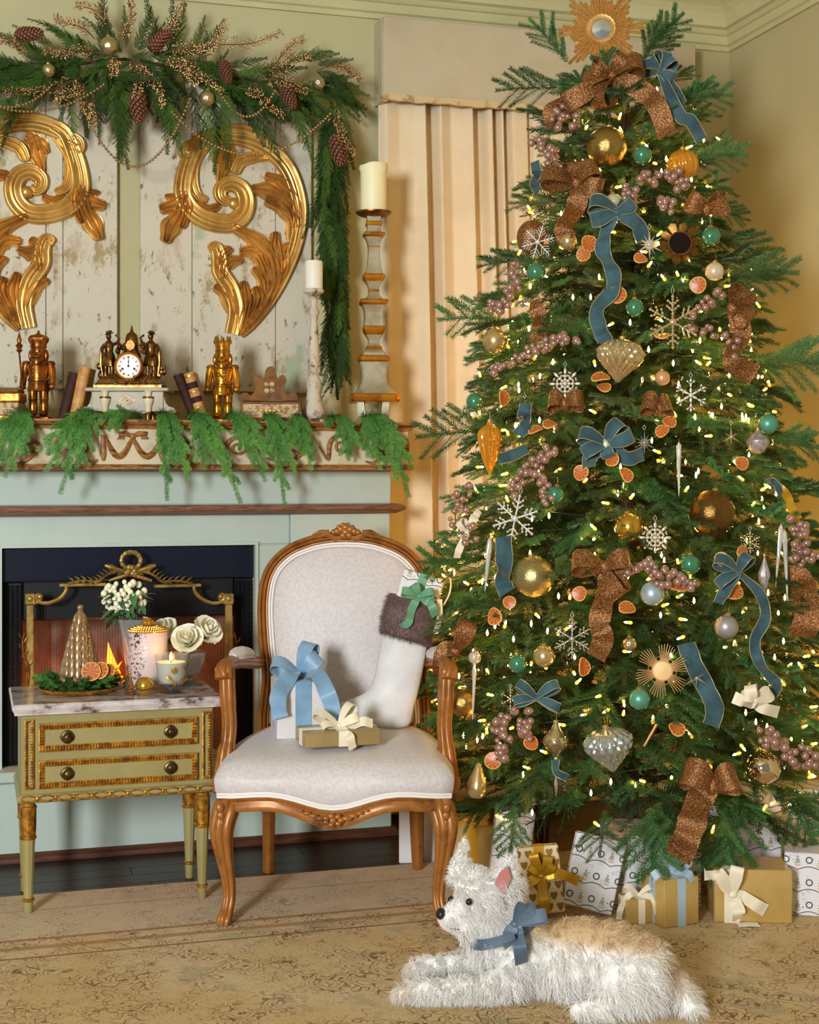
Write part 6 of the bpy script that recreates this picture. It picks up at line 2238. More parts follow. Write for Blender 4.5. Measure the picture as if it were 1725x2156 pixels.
# ------------------------------------------------------------------ pine cones
def cone_mesh():
    core, sc_m = MB(), MB()
    core.lathe([(0.10, -0.5), (0.22, -0.42), (0.27, -0.2), (0.24, 0.1), (0.14, 0.38), (0.04, 0.5)], 12)
    n = 90
    for i in range(n):
        t = i / n
        z = -0.47 + 0.94 * t
        r = float(np.interp(z, [-0.5, -0.42, -0.2, 0.1, 0.38, 0.5], [0.12, 0.22, 0.28, 0.25, 0.15, 0.05]))
        a = i * 2.39996
        M = Matrix.Rotation(a, 4, 'Z') @ Matrix.Translation((r * 0.85, 0, z)) @ Matrix.Rotation(-0.55 - 0.3 * t, 4, 'Y') @ Matrix.Scale(0.55 + 0.6 * r / 0.28 * 0.6, 4)
        sc_m.add([(-0.06, -0.05, 0.0), (0.12, -0.085, 0.015), (0.19, 0, 0.05), (0.12, 0.085, 0.015), (-0.06, 0.05, 0), (0.10, 0, 0.05), (0.12, 0, -0.03)],
                 [(0, 1, 5), (1, 2, 5), (2, 3, 5), (3, 4, 5), (4, 0, 5), (0, 6, 1), (1, 6, 2), (2, 6, 3), (3, 6, 4)], M)
    return core.mesh('core', 'bark'), sc_m.mesh('scales', 'pinecone', smooth=False)


CCORE, CSC = cone_mesh()


def pinecone(p, d, L, label, group='pine cones in the garland'):
    d = V(d).normalized()
    x = d.orthogonal().normalized()
    M = frame(x, d.cross(x), d, V(p))
    t = thing('pine_cone', label, 'pine cone', M=M, group=group)
    D = Matrix.Diagonal((L * 0.85, L * 0.85, L, 1))
    inst('core', CCORE, t, D)
    inst('scales', CSC, t, D)['kind'] = 'stuff'


for (px, py, dx, dz_, L, lab) in ((60, 72, 1, 0.1, 0.085, 'pine cone lying on its side on top of the cedar garland'), (335, 86, 0.6, 0.6, 0.085, 'pine cone pointing up at the crown of the cedar garland'),
                                 (476, 150, 0.15, -1, 0.075, 'reddish pine cone above the short bead loop in the garland'), (608, 202, 0.3, -1, 0.085, 'reddish pine cone at the end of the short bead loop')):
    pinecone(onY(px, py, 4.575), (dx, -0.3, dz_), L, lab)
pinecone(onY(291, 224, 4.60), (0.02, -0.1, -1), 0.10, 'brown pine cone hanging point down between the two painted panels')
pinecone(onY(713, 314, 4.60), (0.15, -0.1, -1), 0.105, 'large tan pine cone hanging on the vertical end of the garland')


# ------------------------------------------------------------------ ball ornament (shared meshes, radius 1)
BALLM = {}


def ball_mesh(m):
    if m not in BALLM:
        BALLM[m] = MB().sphere((0, 0, 0), 1, 32, 22).mesh('ball', m)
    return BALLM[m]


CAPM = MB().lathe([(0.24, 0.955), (0.25, 0.97), (0.25, 1.13), (0.22, 1.16), (0.05, 1.17)], 16, mod=lambda t, z: 1 + 0.05 * math.cos(8 * t)).mesh('cap', 'brass')
HOOKM = MB().tube([(0.10 * math.sin(a), 0, 1.27 - 0.10 * math.cos(a)) for a in np.linspace(0, 2 * PI, 13)[:-1]], 0.018, 5, closed=True).tube([(0, 0, 1.36), (0.02, 0, 1.7), (0.1, 0.1, 2.0)], 0.014, 4).mesh('hook', 'brass')


def ball(p, r, m, label, group, tilt=0.0, cat='ornament', name='ball_ornament'):
    M = Matrix.Translation(V(p)) @ Matrix.Rotation(random.uniform(-0.2, 0.2) + tilt, 4, 'Y') @ Matrix.Rotation(random.uniform(0, 6), 4, 'Z')
    t = thing(name, label, cat, M=M, group=group)
    D = Matrix.Scale(r, 4)
    inst('ball', ball_mesh(m), t, D)
    k = min(r, 0.03)
    D2 = Matrix.Translation((0, 0, r - k)) @ Matrix.Scale(k, 4)
    inst('cap', CAPM, t, D2)
    inst('hook', HOOKM, t, D2)
    return t


for (px, py, r, lab) in ((230, 97, 19, 'large mercury glass ball at the crown of the cedar garland'), (103, 148, 13, 'mercury glass ball half hidden in the garland over the spear nutcracker'),
                         (436, 207, 17, 'mercury glass ball hanging low where two bead strings meet'), (671, 174, 14, 'mercury glass ball at the bend of the garland')):
    ball(onY(px, py, 4.565), r * 4.6 / F, 'mercury', lab, 'mercury balls in the garland')


# ------------------------------------------------------------------ bead strings
def beads(x0, y0, xm, ym, x1, y1, label, Y=4.56):
    t = thing('bead_string', label, 'bead garland', onY(x0, y0, Y), group='bead strings on the garland')
    # parabola through the three points in picture space
    A = np.array([[x0 * x0, x0, 1], [xm * xm, xm, 1], [x1 * x1, x1, 1]], dtype=float)
    c = np.linalg.solve(A, np.array([y0, ym, y1], dtype=float))
    pts = []
    xs_ = np.linspace(x0, x1, 200)
    for x in xs_:
        pts.append(onY(x, c[0] * x * x + c[1] * x + c[2], Y))
    m = MB()
    acc, last = 0.0, pts[0]
    m.sphere(last, 0.0047, 8, 6)
    for p in pts[1:]:
        if (p - last).length >= 0.0102:
            m.sphere(p, 0.0047, 8, 6)
            last = p
    part('beads', m, 'gilt_bead', t, world=True, kind='stuff')
    part('thread', MB().tube(pts[::6] + [pts[-1]], 0.0007, 4), 'twig', t, world=True)


beads(163, 200, 284, 351, 402, 205, 'pewter gold bead string looping lowest, across the gap between panels')
beads(362, 236, 535, 326, 697, 238, 'pewter gold bead string looping across the gilded scroll to the garland end')
beads(462, 192, 530, 244, 582, 186, 'short pewter gold bead loop high over the gilded scroll', 4.55)
beads(-60, 200, 60, 235, 218, 178, 'upper pewter gold bead loop over the spear nutcracker panel', 4.55)
beads(-60, 190, 20, 226, 110, 178, 'short pewter gold bead loop crossing another at the frame end', 4.545)

# ------------------------------------------------------------------ cedar sprigs on the mantel
SP = [('light feathery cedar sprig hanging beside the gilt footed box', (70, 878), [(-15, 985), (12, 1000), (40, 955), (-40, 950)], 0.036),
      ('cedar sprig hanging below the leaning books near the spear nutcracker', (210, 874), [(128, 1034), (98, 990), (160, 985), (80, 950)], 0.042),
      ('small cedar sprig lying under the clock on the mantel', (300, 874), [(230, 880), (205, 905)], 0.030),
      ('broad cedar sprig hanging beside the swag carving', (340, 878), [(352, 1048), (395, 1010), (372, 975), (345, 930)], 0.042),
      ('long cedar sprig hanging below the drummer nutcracker', (395, 882), [(506, 1056), (478, 1000), (430, 985), (440, 950)], 0.040),
      ('slanting cedar sprig hanging under the letter box', (470, 886), [(586, 985), (558, 1010), (525, 960)], 0.036),
      ('narrow cedar sprig hanging lowest below the letter box crest', (556, 884), [(600, 1064), (622, 1000), (585, 950)], 0.034),
      ('short cedar sprig hanging below the slim candlestick', (625, 884), [(654, 985), (640, 955), (612, 930)], 0.034),
      ('small cedar sprig between the two candlesticks', (700, 880), [(735, 968), (752, 940), (690, 900)], 0.034),
      ('full cedar sprig hanging off the mantel end under the tall candlestick', (765, 878), [(862, 1045), (838, 1010), (800, 985), (868, 985), (845, 940), (775, 960)], 0.042)]
for k, (lab, (bx_, by_), tips, wm_) in enumerate(SP):
    b0 = onY(bx_, by_, 4.47)
    b0.z = ZT + 0.010
    t = thing('cedar_sprig', lab, 'cedar sprig', b0)
    for j, (tx_, ty_) in enumerate(tips):
        tip = onY(tx_, ty_, 4.362 - 0.006 * (j % 2))
        ed = onY(bx_ + (tx_ - bx_) * 0.35, 888, 4.372)
        ed.z = max(ZT + 0.004, 0.0)
        mid = ed.lerp(tip, 0.5) + V((0, -0.010, 0.008))
        if tip.z > 1.30:
            tip.z, mid = ZT + 0.01, ed.lerp(tip, 0.5) + V((0, 0, 0.02))
        path = spline([b0, ed + V((0, 0.02, 0.014)), mid, tip], 6)
        me = quads_mesh('frond', frond_quads(path, (0.0, -0.95, 0.3), wm_, step_=0.0082, sub=0.0050, sublen=0.0125, wid=0.0010, seed=100 + 10 * k + j, droop=0.35), 'cedar_bright' if (k + j) % 3 else 'moss')
        me.transform(WM[t].inverted())
        part('frond', me, None, t)
        fine_ = spline([b0, ed + V((0, 0.02, 0.014)), mid, tip], 8)
        for jj, f_ in enumerate((9, 12, 14, 17, 19)):
            p_, dr = fine_[f_], (fine_[f_ + 2] - fine_[f_]).normalized()
            sg = 1 if jj % 2 else -1
            dv = Matrix.Rotation(sg * random.uniform(0.45, 0.75), 3, 'Y') @ dr
            ln_ = random.uniform(0.045, 0.075) * (1.25 - f_ / 24)
            sub_path = [p_ + dv * (ln_ * q_ / 5) + V((0, -0.004 * q_ / 5, -0.012 * (q_ / 5) ** 2)) for q_ in range(6)]
            me = quads_mesh('side_frond', frond_quads(sub_path, (0.0, -0.95, 0.3), 0.020, step_=0.006, sub=0.0046, sublen=0.0115, wid=0.0011, seed=700 + 50 * k + 7 * j + jj, droop=0.3), 'cedar_bright' if (jj + j) % 2 else 'moss')
            me.transform(WM[t].inverted())
            part('side_frond', me, None, t)

# evergreen ring on the tray
er = thing('evergreen_ring', 'small ring of fresh green juniper sprigs on the gilt tray', 'wreath', tp + V((0, 0, 0.0065)))
part('ring_base', MB().tube([(0.074 * math.cos(a), 0.074 * math.sin(a), 0.010) for a in np.linspace(0, 2 * PI, 30)[:-1]], 0.009, 8, closed=True), 'cedar_dark', er)
TW = [quads_mesh('sprig', frond_quads(drooped(0.055, 0.2, 6), (0, 0, 1), 0.022, step_=0.0045, sub=0.0035, sublen=0.010, wid=0.0012, seed=300 + i), 'moss') for i in range(4)]
for i in range(84):
    a = 2 * PI * i / 84 + random.uniform(-0.05, 0.05)
    r = random.uniform(0.062, 0.082)
    M = Matrix.Translation((r * math.cos(a), r * math.sin(a), 0.014 + random.uniform(0, 0.008))) @ Matrix.Rotation(a + random.uniform(-0.9, 0.9), 4, 'Z') @ Matrix.Rotation(-random.uniform(0.0, 0.9), 4, 'Y') @ Matrix.Rotation(random.uniform(-1, 1), 4, 'X')
    inst('sprig', random.choice(TW), er, M @ Matrix.Scale(random.uniform(0.7, 1.05), 4))

# ================================================================== FIR TREE
TD = 4.32
TC = RIGHT * (0.1493 * TD) + FWD * TD
TC.z = 0
RZV = [(-0.05, 0.55), (0.20, 0.585), (0.35, 0.60), (0.60, 0.60), (0.915, 0.575), (1.17, 0.49), (1.38, 0.465), (1.595, 0.43), (1.736, 0.385), (1.95, 0.31), (2.16, 0.275), (2.32, 0.195), (2.42, 0.11), (2.52, 0.02), (3.0, 0.0)]


def RT(z):
    return float(np.interp(z, [a for a, _ in RZV], [b for _, b in RZV]))


def tsurf(px, py, off=0.0, fallback=None):
    r = ray(px, py)
    best, bd = 9, None
    d = 3.45
    while d < TD + 0.02:
        p = CAM + r * d
        q_ = math.hypot(p.x - TC.x, p.y - TC.y) - RT(p.z) - off
        if q_ < 0:
            return p
        if q_ < best:
            best, bd = q_, d
        d += 0.005
    return CAM + r * (fallback or bd)


def tnorm(p):
    """outward from the trunk, turned half way to the camera"""
    n = V((p.x - TC.x, p.y - TC.y, 0)).normalized()
    c = (CAM - p).normalized()
    c.z = 0.05
    return (n * 0.55 + c * 0.9).normalized()


def fir_sprig(L, sides, st, nl, seed, k=4, wid=0.0011):
    rg = np.random.default_rng(seed)
    out = []

    def twig(p0, d, ln, up):
        d = d / np.linalg.norm(d)
        n = max(4, int(ln / st))
        s = np.cross(up, d)
        s /= np.linalg.norm(s)
        u = np.cross(d, s)
        p = p0.copy()
        for i in range(n):
            g = i / n
            d2 = d + np.array([0, 0, -0.22]) * g
            d2 /= np.linalg.norm(d2)
            q = p + d2 * st
            w = s * 0.0014
            out.append((p - w, q - w, q + w, p + w))
            for a in range(k):
                ph = (a + 0.5) / k * PI * 1.25 - PI * 0.125 + rg.normal(0, 0.2)
                if i % 2:
                    ph += PI / k * 0.6
                side = s * math.cos(ph) + u * math.sin(ph)
                f = 0.55 + 0.5 * g + rg.normal(0, 0.1)
                v = side + d2 * f
                v = v / np.linalg.norm(v) * nl * (1 - 0.25 * g) * rg.uniform(0.8, 1.1)
                b = np.cross(v, side + u * 0.3)
                bn = np.linalg.norm(b)
                b = b / bn * wid if bn > 1e-9 else s * wid
                out.append((p, p + v * 0.5 + b, p + v, p + v * 0.5 - b))
            p = q
        return p
    up = np.array([0, 0, 1.0])
    twig(np.zeros(3), np.array([1.0, 0, 0.0]), L, up)
    for j in range(sides):
        t = 0.12 + 0.70 * j / sides
        sg = 1 if j % 2 else -1
        ang = rg.uniform(0.55, 0.85)
        d = np.array([math.cos(ang), sg * math.sin(ang), rg.normal(0.02, 0.12)])
        twig(np.array([L * t, 0, -0.11 * L * t * t]), d, L * (0.62 - 0.38 * t) * rg.uniform(0.85, 1.15), up)
    return np.array(out)


for nm in ('fir', 'fir_b'):          # every branch a slightly different green
    nt, b = nodes(MATS[nm])
    oi = nt.nodes.new('ShaderNodeObjectInfo')
    hs = nt.nodes.new('ShaderNodeHueSaturation')
    lk = b.inputs['Base Color'].links[0]
    nt.links.new(lk.from_socket, hs.inputs['Color'])
    nt.links.new(mth(nt, 'ADD', 0.46, mth(nt, 'MULTIPLY', oi.outputs['Random'], 0.05)), hs.inputs['Hue'])
    nt.links.new(mth(nt, 'ADD', 0.75, mth(nt, 'MULTIPLY', oi.outputs['Random'], 0.6)), hs.inputs['Value'])
    nt.links.new(hs.outputs[0], b.inputs['Base Color'])

SPG = [fir_sprig(0.20, 8, 0.0040, 0.0200, 1, 5, 0.0014), fir_sprig(0.23, 9, 0.0040, 0.0205, 2, 5, 0.0014), fir_sprig(0.17, 7, 0.0040, 0.0195, 3, 5, 0.0014), fir_sprig(0.21, 10, 0.0042, 0.0200, 4, 5, 0.0014)]
SPM = [quads_mesh('branch', a, mm) for a in SPG for mm in ('fir', 'fir_b')]
LOW = [fir_sprig(0.22, 5, 0.0070, 0.022, 11, k=4, wid=0.0018), fir_sprig(0.20, 4, 0.0070, 0.022, 12, k=4, wid=0.0018)]

tree = thing('fir_tree', 'tall full green christmas fir tree in the room corner', 'christmas tree', TC)
part('trunk', MB().lathe([(0.040, 0.012), (0.038, 0.4), (0.030, 1.2), (0.018, 2.0), (0.008, 2.42)], 12), 'bark', tree)
part('stand', MB().lathe([(0.15, 0.0105), (0.16, 0.018), (0.10, 0.03), (0.06, 0.05), (0.06, 0.13), (0.05, 0.135)], 20), 'black_iron', tree)
ac = math.atan2(-TC.y, -TC.x)       # azimuth towards the camera


def sprig_mx(z, az, r, el, roll, s):
    o = V((math.cos(az), math.sin(az), 0))
    x = (o * math.cos(el) + UP * math.sin(el)).normalized()
    y = UP.cross(o).normalized()
    zz_ = x.cross(y)
    return frame(x, y, zz_, o * r + UP * z) @ Matrix.Rotation(roll, 4, 'X') @ Matrix.Scale(s, 4)


random.seed(5)
cz_ = np.linspace(0.22, 2.30, 400)
wt = np.array([RT(z) + 0.03 for z in cz_])
cdf = np.cumsum(wt) / wt.sum()


def zpick(u):
    return float(np.interp(u, cdf, cz_))


NB = 282
for i in range(NB):
    u = (i + 0.5) / NB
    z = zpick(u) + random.uniform(-0.02, 0.02)
    az = ac + (((i * 0.618034) % 1.0) - 0.5) * 3.75
    h = z / 2.4
    el = -0.20 + 0.12 * h + (0.75 * max(0, (h - 0.80) / 0.2)) + random.uniform(-0.22, 0.22)
    s = random.uniform(0.80, 1.15) * (0.85 if h > 0.8 else 1.0)
    r = max(0.02, RT(z) - 0.185 * s * math.cos(el) + random.uniform(-0.05, 0.055))
    inst('branch', random.choice(SPM), tree, sprig_mx(z + 0.03, az, r, el, random.uniform(-0.5, 0.5), s))
# named silhouettes: tips the photograph shows standing out, and boughs hanging over the gifts
for (px, py, dx, dz_, s) in ((1055, 668, -1, 0.0, 1.1), (1045, 905, -1, -0.05, 1.0), (1010, 1185, -1, 0.05, 1.0), (1530, 572, 1, 0.02, 1.0), (1590, 755, 1, -0.05, 1.1), (1605, 925, 1, -0.1, 1.0), (1195, 130, -0.75, 0.9, 0.85), (1350, 130, 0.6, 1.0, 0.8),
                             (1360, 110, 0.9, 1.0, 0.8), (1190, 185, -1, 0.0, 0.9), (1410, 215, 1, 0.15, 0.9), (1440, 330, 1, 0.05, 0.9), (1370, 1700, 0.05, -1, 1.0), (1385, 1690, 0.15, -1, 0.8), (1545, 1680, -0.05, -1, 1.0), (1530, 1700, -0.25, -1, 0.8),
                             (1085, 1700, -0.1, -1, 0.8), (1660, 1680, 0.5, -0.8, 1.0)):
    p = tsurf(px, py, -0.03)
    x = (RIGHT * dx + UP * dz_ - FWD * 0.12).normalized()
    zz_ = (-FWD * 0.8 + UP * 0.35)
    zz_ = (zz_ - x * zz_.dot(x)).normalized()
    M = frame(x, zz_.cross(x), zz_, p - TC)
    inst('branch', random.choice(SPM), tree, M @ Matrix.Scale(s, 4))
# the rest of the foliage: far side and inner shells, one part
chunks = []


def stuff_sprig(M):
    a = LOW[random.randrange(2)]
    m3 = np.array(M.to_3x3())
    chunks.append(a @ m3.T + np.array(M.to_translation()))


for i in range(230):
    z = zpick((i + 0.5) / 230)
    az = ac + PI + (((i * 0.618034) % 1.0) - 0.5) * 2.9
    s = random.uniform(0.9, 1.2)
    el = -0.15 + random.uniform(-0.25, 0.25) + (0.6 if z > 2.0 else 0)
    stuff_sprig(sprig_mx(z + 0.03, az, max(0.02, RT(z) - 0.19 * s), el, random.uniform(-0.6, 0.6), s))
for i in range(520):
    z = zpick((i + 0.5) / 520) * 0.97
    az = i * 2.39996
    s = random.uniform(1.0, 1.35) * (0.6 if z > 2.1 else 1)
    r = max(0.02, RT(z) - random.uniform(0.27, 0.40) * s)
    stuff_sprig(sprig_mx(z, az, r, random.uniform(-0.5, 0.4), random.uniform(-1.2, 1.2), s))
part('foliage', quads_mesh('foliage', np.concatenate(chunks), 'fir'), None, tree, kind='stuff')
bb_ = MB()
for i in range(64):
    z = 0.24 + 2.0 * (i / 64)
    az = i * 2.39996
    o = V((math.cos(az), math.sin(az), 0))
    bb_.tube([UP * z, o * (RT(z) * 0.5) + UP * (z + 0.05), o * (RT(z) - 0.12) + UP * (z + 0.04)], [0.010, 0.007, 0.003], 5)
part('boughs', bb_, 'bark', tree, kind='stuff')

# ------------------------------------------------------------------ string lights
sl_ = thing('string_lights', 'warm white fairy lights wound through the fir tree', 'fairy lights', TC)
bulb = MB().lathe([(0.0012, -0.004), (0.0042, -0.001), (0.0048, 0.004), (0.0036, 0.008), (0.0029, 0.010), (0.0031, 0.013), (0.0022, 0.017), (0.0004, 0.020)], 8).mesh('bulb', 'bulb_halo_glass')
bulb.materials.append(MATS['bulb_glow'])
for pg in bulb.polygons:
    if pg.center.z > 0.0095:
        pg.material_index = 1
random.seed(77)
wire = []
NL = 290
for i in range(NL):
    u = (i + random.random()) / NL
    z = 0.24 + (zpick(u) - 0.22) * 0.985
    az = ac + random.uniform(-1.75, 1.75)
    r = max(0.03, RT(z) - random.uniform(-0.005, 0.075))
    p = V((r * math.cos(az), r * math.sin(az), z))
    t = V((random.uniform(-1, 1), random.uniform(-1, 1), random.uniform(-0.6, 1)))
    q_ = t.to_track_quat('Z', 'Y').to_matrix().to_4x4()
    inst('bulb', bulb, sl_, Matrix.Translation(p) @ q_)
mb_ = MB()
for i in range(400):      # the strings on the far side of the tree and deeper in the boughs
    z = 0.24 + (zpick(random.random()) - 0.22) * 0.985
    fr = i % 5 < 2
    az = ac + (0 if fr else PI) + random.uniform(-1.4, 1.4)
    r = max(0.03, RT(z) - (random.uniform(0.05, 0.13) if fr else random.uniform(-0.005, 0.075)))
    mb_.lathe([(0.0010, -0.002), (0.0036, 0.004), (0.0027, 0.010), (0.0005, 0.015)], 6, Matrix.Translation((r * math.cos(az), r * math.sin(az), z)))
part('far_bulbs', mb_, 'bulb_glow', sl_, kind='stuff')
turns = 15
wp = []
for i in range(540):
    t = i / 539
    z = 0.24 + 2.1 * t
    a = ac + t * turns * 2 * PI
    r = max(0.02, RT(z) - 0.09 + 0.02 * math.sin(i * 1.3))
    wp.append(V((r * math.cos(a), r * math.sin(a), z + 0.015 * math.sin(i * 0.9))))
part('wire', MB().tube(wp, 0.0013, 4), 'wire_green', sl_)

# ------------------------------------------------------------------ tree topper
tpz = atd(1267, 62, 4.12)
tt = thing('sunburst_topper', 'gilded sunburst mirror star crowning the fir tree', 'tree topper', M=aim(tpz, -FWD + RIGHT * -0.12 + UP * -0.05))
k = 4.12 / F
rim = MB().lathe([(20 * k, 0.0), (31 * k, 0.0), (33 * k, 0.006), (29 * k, 0.014), (23 * k, 0.012), (20 * k, 0.007)], 40, Matrix.Rotation(PI / 2, 4, 'X'), mod=lambda t, z: 1 + 0.03 * math.cos(20 * t), cap=False)
part('rim', rim, 'topper_gold', tt)
part('mirror', MB().lathe([(21 * k, 0.0), (21 * k, 0.006), (0.001, 0.008)], 32, Matrix.Rotation(PI / 2, 4, 'X')), 'mirror', tt)
part('back_disc', MB().lathe([(30 * k, -0.004), (30 * k, 0.001)], 32, Matrix.Rotation(PI / 2, 4, 'X')), 'topper_gold', tt)
ry = MB().add([(-0.030, -0.004, 0), (0.030, -0.004, 0), (0.052, 0.0, 1), (0.0, -0.012, 1.03), (-0.052, 0.0, 1), (0, -0.010, 0), (0, 0.006, 0), (0, 0.006, 1)],
              [(0, 5, 3, 4), (5, 1, 2, 3), (0, 4, 7, 6), (6, 7, 2, 1), (4, 3, 2, 7), (0, 6, 1, 5)]).mesh('ray', 'topper_gold', smooth=False)
NR = 56
for i in range(NR):
    a = 2 * PI * i / NR
    L = (58 + 36 * (0.5 + 0.5 * math.cos(8 * a + 0.3)) ** 1.6 + (4 if i % 2 else -4)) * k
    M = Matrix.Rotation(a, 4, 'Y') @ Matrix.Translation((0, 0.003 if i % 2 else -0.001, 29 * k)) @ Matrix.Diagonal((0.102, 0.85, L - 29 * k, 1))
    inst('ray', ry, tt, M)
part('spike', MB().tube([(0.005, 0.008, -0.03), (0.010, 0.02, -0.16)], 0.004, 6), 'wire_green', tt)

# ------------------------------------------------------------------ ball ornaments on the tree
GB = 'small glossy green glass ball hanging on the fir tree'
BALLS = [
    (1278, 309, 42, 'mercury_gold', 'large mottled gold mercury ball high on the tree beside a green ball'),
    (1124, 1214, 44, 'mercury_green', 'large mottled pale green gold mercury ball beside the blue velvet tail'),
    (1500, 1080, 48, 'mercury_dark', 'large dark amber mercury ball tucked behind fir sprigs'),
    (1325, 1110, 30, 'gold_ball', 'smooth matte gold ball beside the dense jewelled snowflake'),
    (1607, 1618, 37, 'rose_mirror', 'mirror bright rose gold ball under the mauve berry cluster'),
    (1353, 327, 20, 'green_gloss', 'green glass ball between the gold mercury ball and ribbed amber ball'),
    (1497, 498, 20, 'green_gloss', 'green glass ball beside the dark sunburst mirror ornament'),
    (1129, 573, 20, 'green_gloss', 'green glass ball below the glitter ball and white snowflake'),
    (1337, 648, 19, 'green_gloss', 'green glass ball beside the orange slice on the blue velvet tail'),
    (1000, 845, 18, 'green_gloss', 'green glass ball at a branch tip beside the curtain'),
    (1170, 1042, 19, 'green_gloss', 'pale green glass ball beside a pearly berry cluster'),
    (1618, 893, 21, 'green_matte', 'frosted green ball touching a pearl lantern ornament'),
    (1454, 1188, 21, 'green_gloss', 'green glass ball beside the wide mauve berry cluster'),
    (1091, 1398, 20, 'green_gloss', 'green glass ball above the small blue velvet bow'),
    (1347, 1472, 22, 'green_matte', 'frosted teal green ball below the wicker sunburst'),
    (1197, 508, 19, 'champagne', 'champagne ball touching two orange slices'),
    (1043, 718, 27, 'champagne', 'large champagne ball at a branch tip beside the curtain'),
    (1153, 726, 14, 'pearl', 'tiny cream pearl ball on the slanting berry pick'),
    (1395, 796, 16, 'peach_pearl', 'small peach pearl ball below the quilted gold onion ornament'),
    (1277, 936, 18, 'celadon', 'pale celadon pearl ball at the heart of a blue velvet bow'),
    (1146, 1382, 23, 'champagne', 'champagne ball beside the large silver snowflake'),
    (1374, 1250, 25, 'silver_blue', 'silver blue frosted ball beneath the mauve berries'),
    (1530, 1320, 25, 'silver_mauve', 'silver mauve glittered ball beside the long dark velvet tail'),
    (1505, 572, 20, 'pearl', 'cream pearl ball half hidden near a fir tip and orange slice'),
    (1326, 1356, 15, 'mercury', 'small silver mercury ball beside the wicker sunburst'),
    (1292, 428, 20, 'celadon', 'pale celadon ball behind the upper blue velvet bow'),
    (975, 1480, 30, 'mercury_gold', 'gold mercury ball behind the armchair arm'),
    (1520, 1178, 0, 'pearl', ''),
    (1653, 1640, 0, 'pearl', ''),
]
for (px, py, r, mm, lab) in BALLS:
    if r:
        p = tsurf(px, py, 0.035 if r < 30 else 0.02)
        ball(p, r * depth(p) / F, mm, lab, 'balls on the fir tree')


# ------------------------------------------------------------------ shaped glass ornaments
def hang(name, p, parts_, label, group=None, tilt=0.0):
    t = thing(name, label, 'ornament', M=Matrix.Translation(V(p)) @ Matrix.Rotation(tilt, 4, 'Y') @ Matrix.Rotation(random.uniform(0, 1), 4, 'Z'), group=group)
    for nm, mb, mm in parts_:
        part(nm, mb, mm, t)
    return t


def capparts(z, s=0.007):
    return [('cap', MB().lathe([(s, z - 0.002), (s * 1.05, z), (s, z + s), (s * 0.3, z + s * 1.2)], 12), 'brass'),
            ('hook', MB().tube([(0, 0, z + s), (0.002, 0, z + s * 2.2), (0, 0, z + s * 4)], 0.0007, 4), 'brass')]


def quilt(t, z, n=14, kz=120):
    return 0.93 + 0.15 * abs(math.cos(n / 2 * t + z * kz)) * abs(math.cos(n / 2 * t - z * kz))


def onion(px, py, w_px, h_px, mm, label, tilt):
    p = tsurf(px, py, 0.03)
    d = depth(p)
    W, Hh = w_px * d / F / 2, h_px * d / F
    prof = [(0.02, -0.55), (0.10, -0.52), (0.30, -0.40), (0.62, -0.22), (0.90, -0.04), (1.0, 0.10), (0.96, 0.22), (0.80, 0.33), (0.5, 0.41), (0.2, 0.45), (0.12, 0.46)]
    P = spline([(r * W, z * Hh, 0) for r, z in prof], 6)
    hang('onion_ornament', p, [('glass', MB().lathe([(q_.x, q_.y) for q_ in P], 128, mod=lambda t, z: quilt(t, z / Hh * 0.09, 16, 95)), mm)] + capparts(0.46 * Hh), label, tilt=tilt)


onion(1306, 756, 97, 92, 'champ_onion', 'quilted champagne gold onion shaped ornament at the tree middle', 0.12)
onion(1283, 1575, 100, 94, 'silver_onion', 'quilted silver grey onion shaped ornament low on the tree', -0.2)
p = tsurf(1438, 347, 0.03)
r_ = 32 * depth(p) / F
hang('ribbed_ball', p, [('glass', MB().lathe([(max(0.001, r_ * math.cos(a)), r_ * math.sin(a)) for a in np.linspace(-PI / 2, PI / 2, 24)], 96, mod=lambda t, z: 1 + 0.06 * math.cos(14 * t + z * 60)), 'amber_glass')] + capparts(r_), 'swirl ribbed amber gold glass ball high on the tree')
p = tsurf(1122, 500, 0.0)
r_ = 34 * depth(p) / F
hang('glitter_ball', p, [('shell', MB().sphere((0, 0, 0), r_, 28, 18, (1, 1, 1.08)), 'glitter_bronze')] + capparts(r_ * 1.08), 'champagne glitter ball behind the slim white snowflake')
p = tsurf(1031, 940, 0.03)
u = depth(p) / F
hang('ribbed_drop', p, [('glass', MB().lathe([(x * u, z * u) for x, z in ((1, -60), (6, -50), (12, -36), (18, -14), (23, 6), (25, 20), (23, 32), (14, 41), (6, 46), (5, 52))], 72, mod=lambda t, z: 1 + 0.05 * math.cos(18 * t)), 'amber_glass')] + capparts(52 * u), 'long ribbed amber glass drop beside the curtain')
p = tsurf(1005, 1645, 0.03)
u = depth(p) / F
hang('pear_ornament', p, [('body', MB().lathe([(x * u, z * u) for x, z in ((2, -36), (12, -34), (20, -24), (22, -12), (19, 2), (13, 16), (9, 28), (6, 36), (2, 39))], 32, mod=lambda t, z: 1 + 0.03 * math.cos(5 * t)), 'champagne'), ('stem', MB().tube([(0, 0, 38 * u), (0.002, 0, 46 * u)], 0.0015, 6), 'bark')], 'gold pear shaped ornament beside the armchair seat', tilt=0.12)
p = tsurf(1171, 1560, 0.04)
u = depth(p) / F
hang('spindle_ornament', p, [('bulb', MB().lathe([(x * u, z * u) for x, z in ((4, -34), (10, -24), (24, -12), (28, -3), (28, 4), (20, 14), (10, 26), (5, 38))], 36), 'mercury'), ('stem', MB().lathe([(x * u, z * u) for x, z in ((1, -118), (3, -104), (5, -88), (2, -74), (5, -64), (6, -56), (3, -48), (6, -42), (4, -34))], 16), 'silver')] + capparts(38 * u), 'silver mercury spindle ornament with a long stem, low on the tree')
p = tsurf(1596, 932, 0.02)
u = depth(p) / F
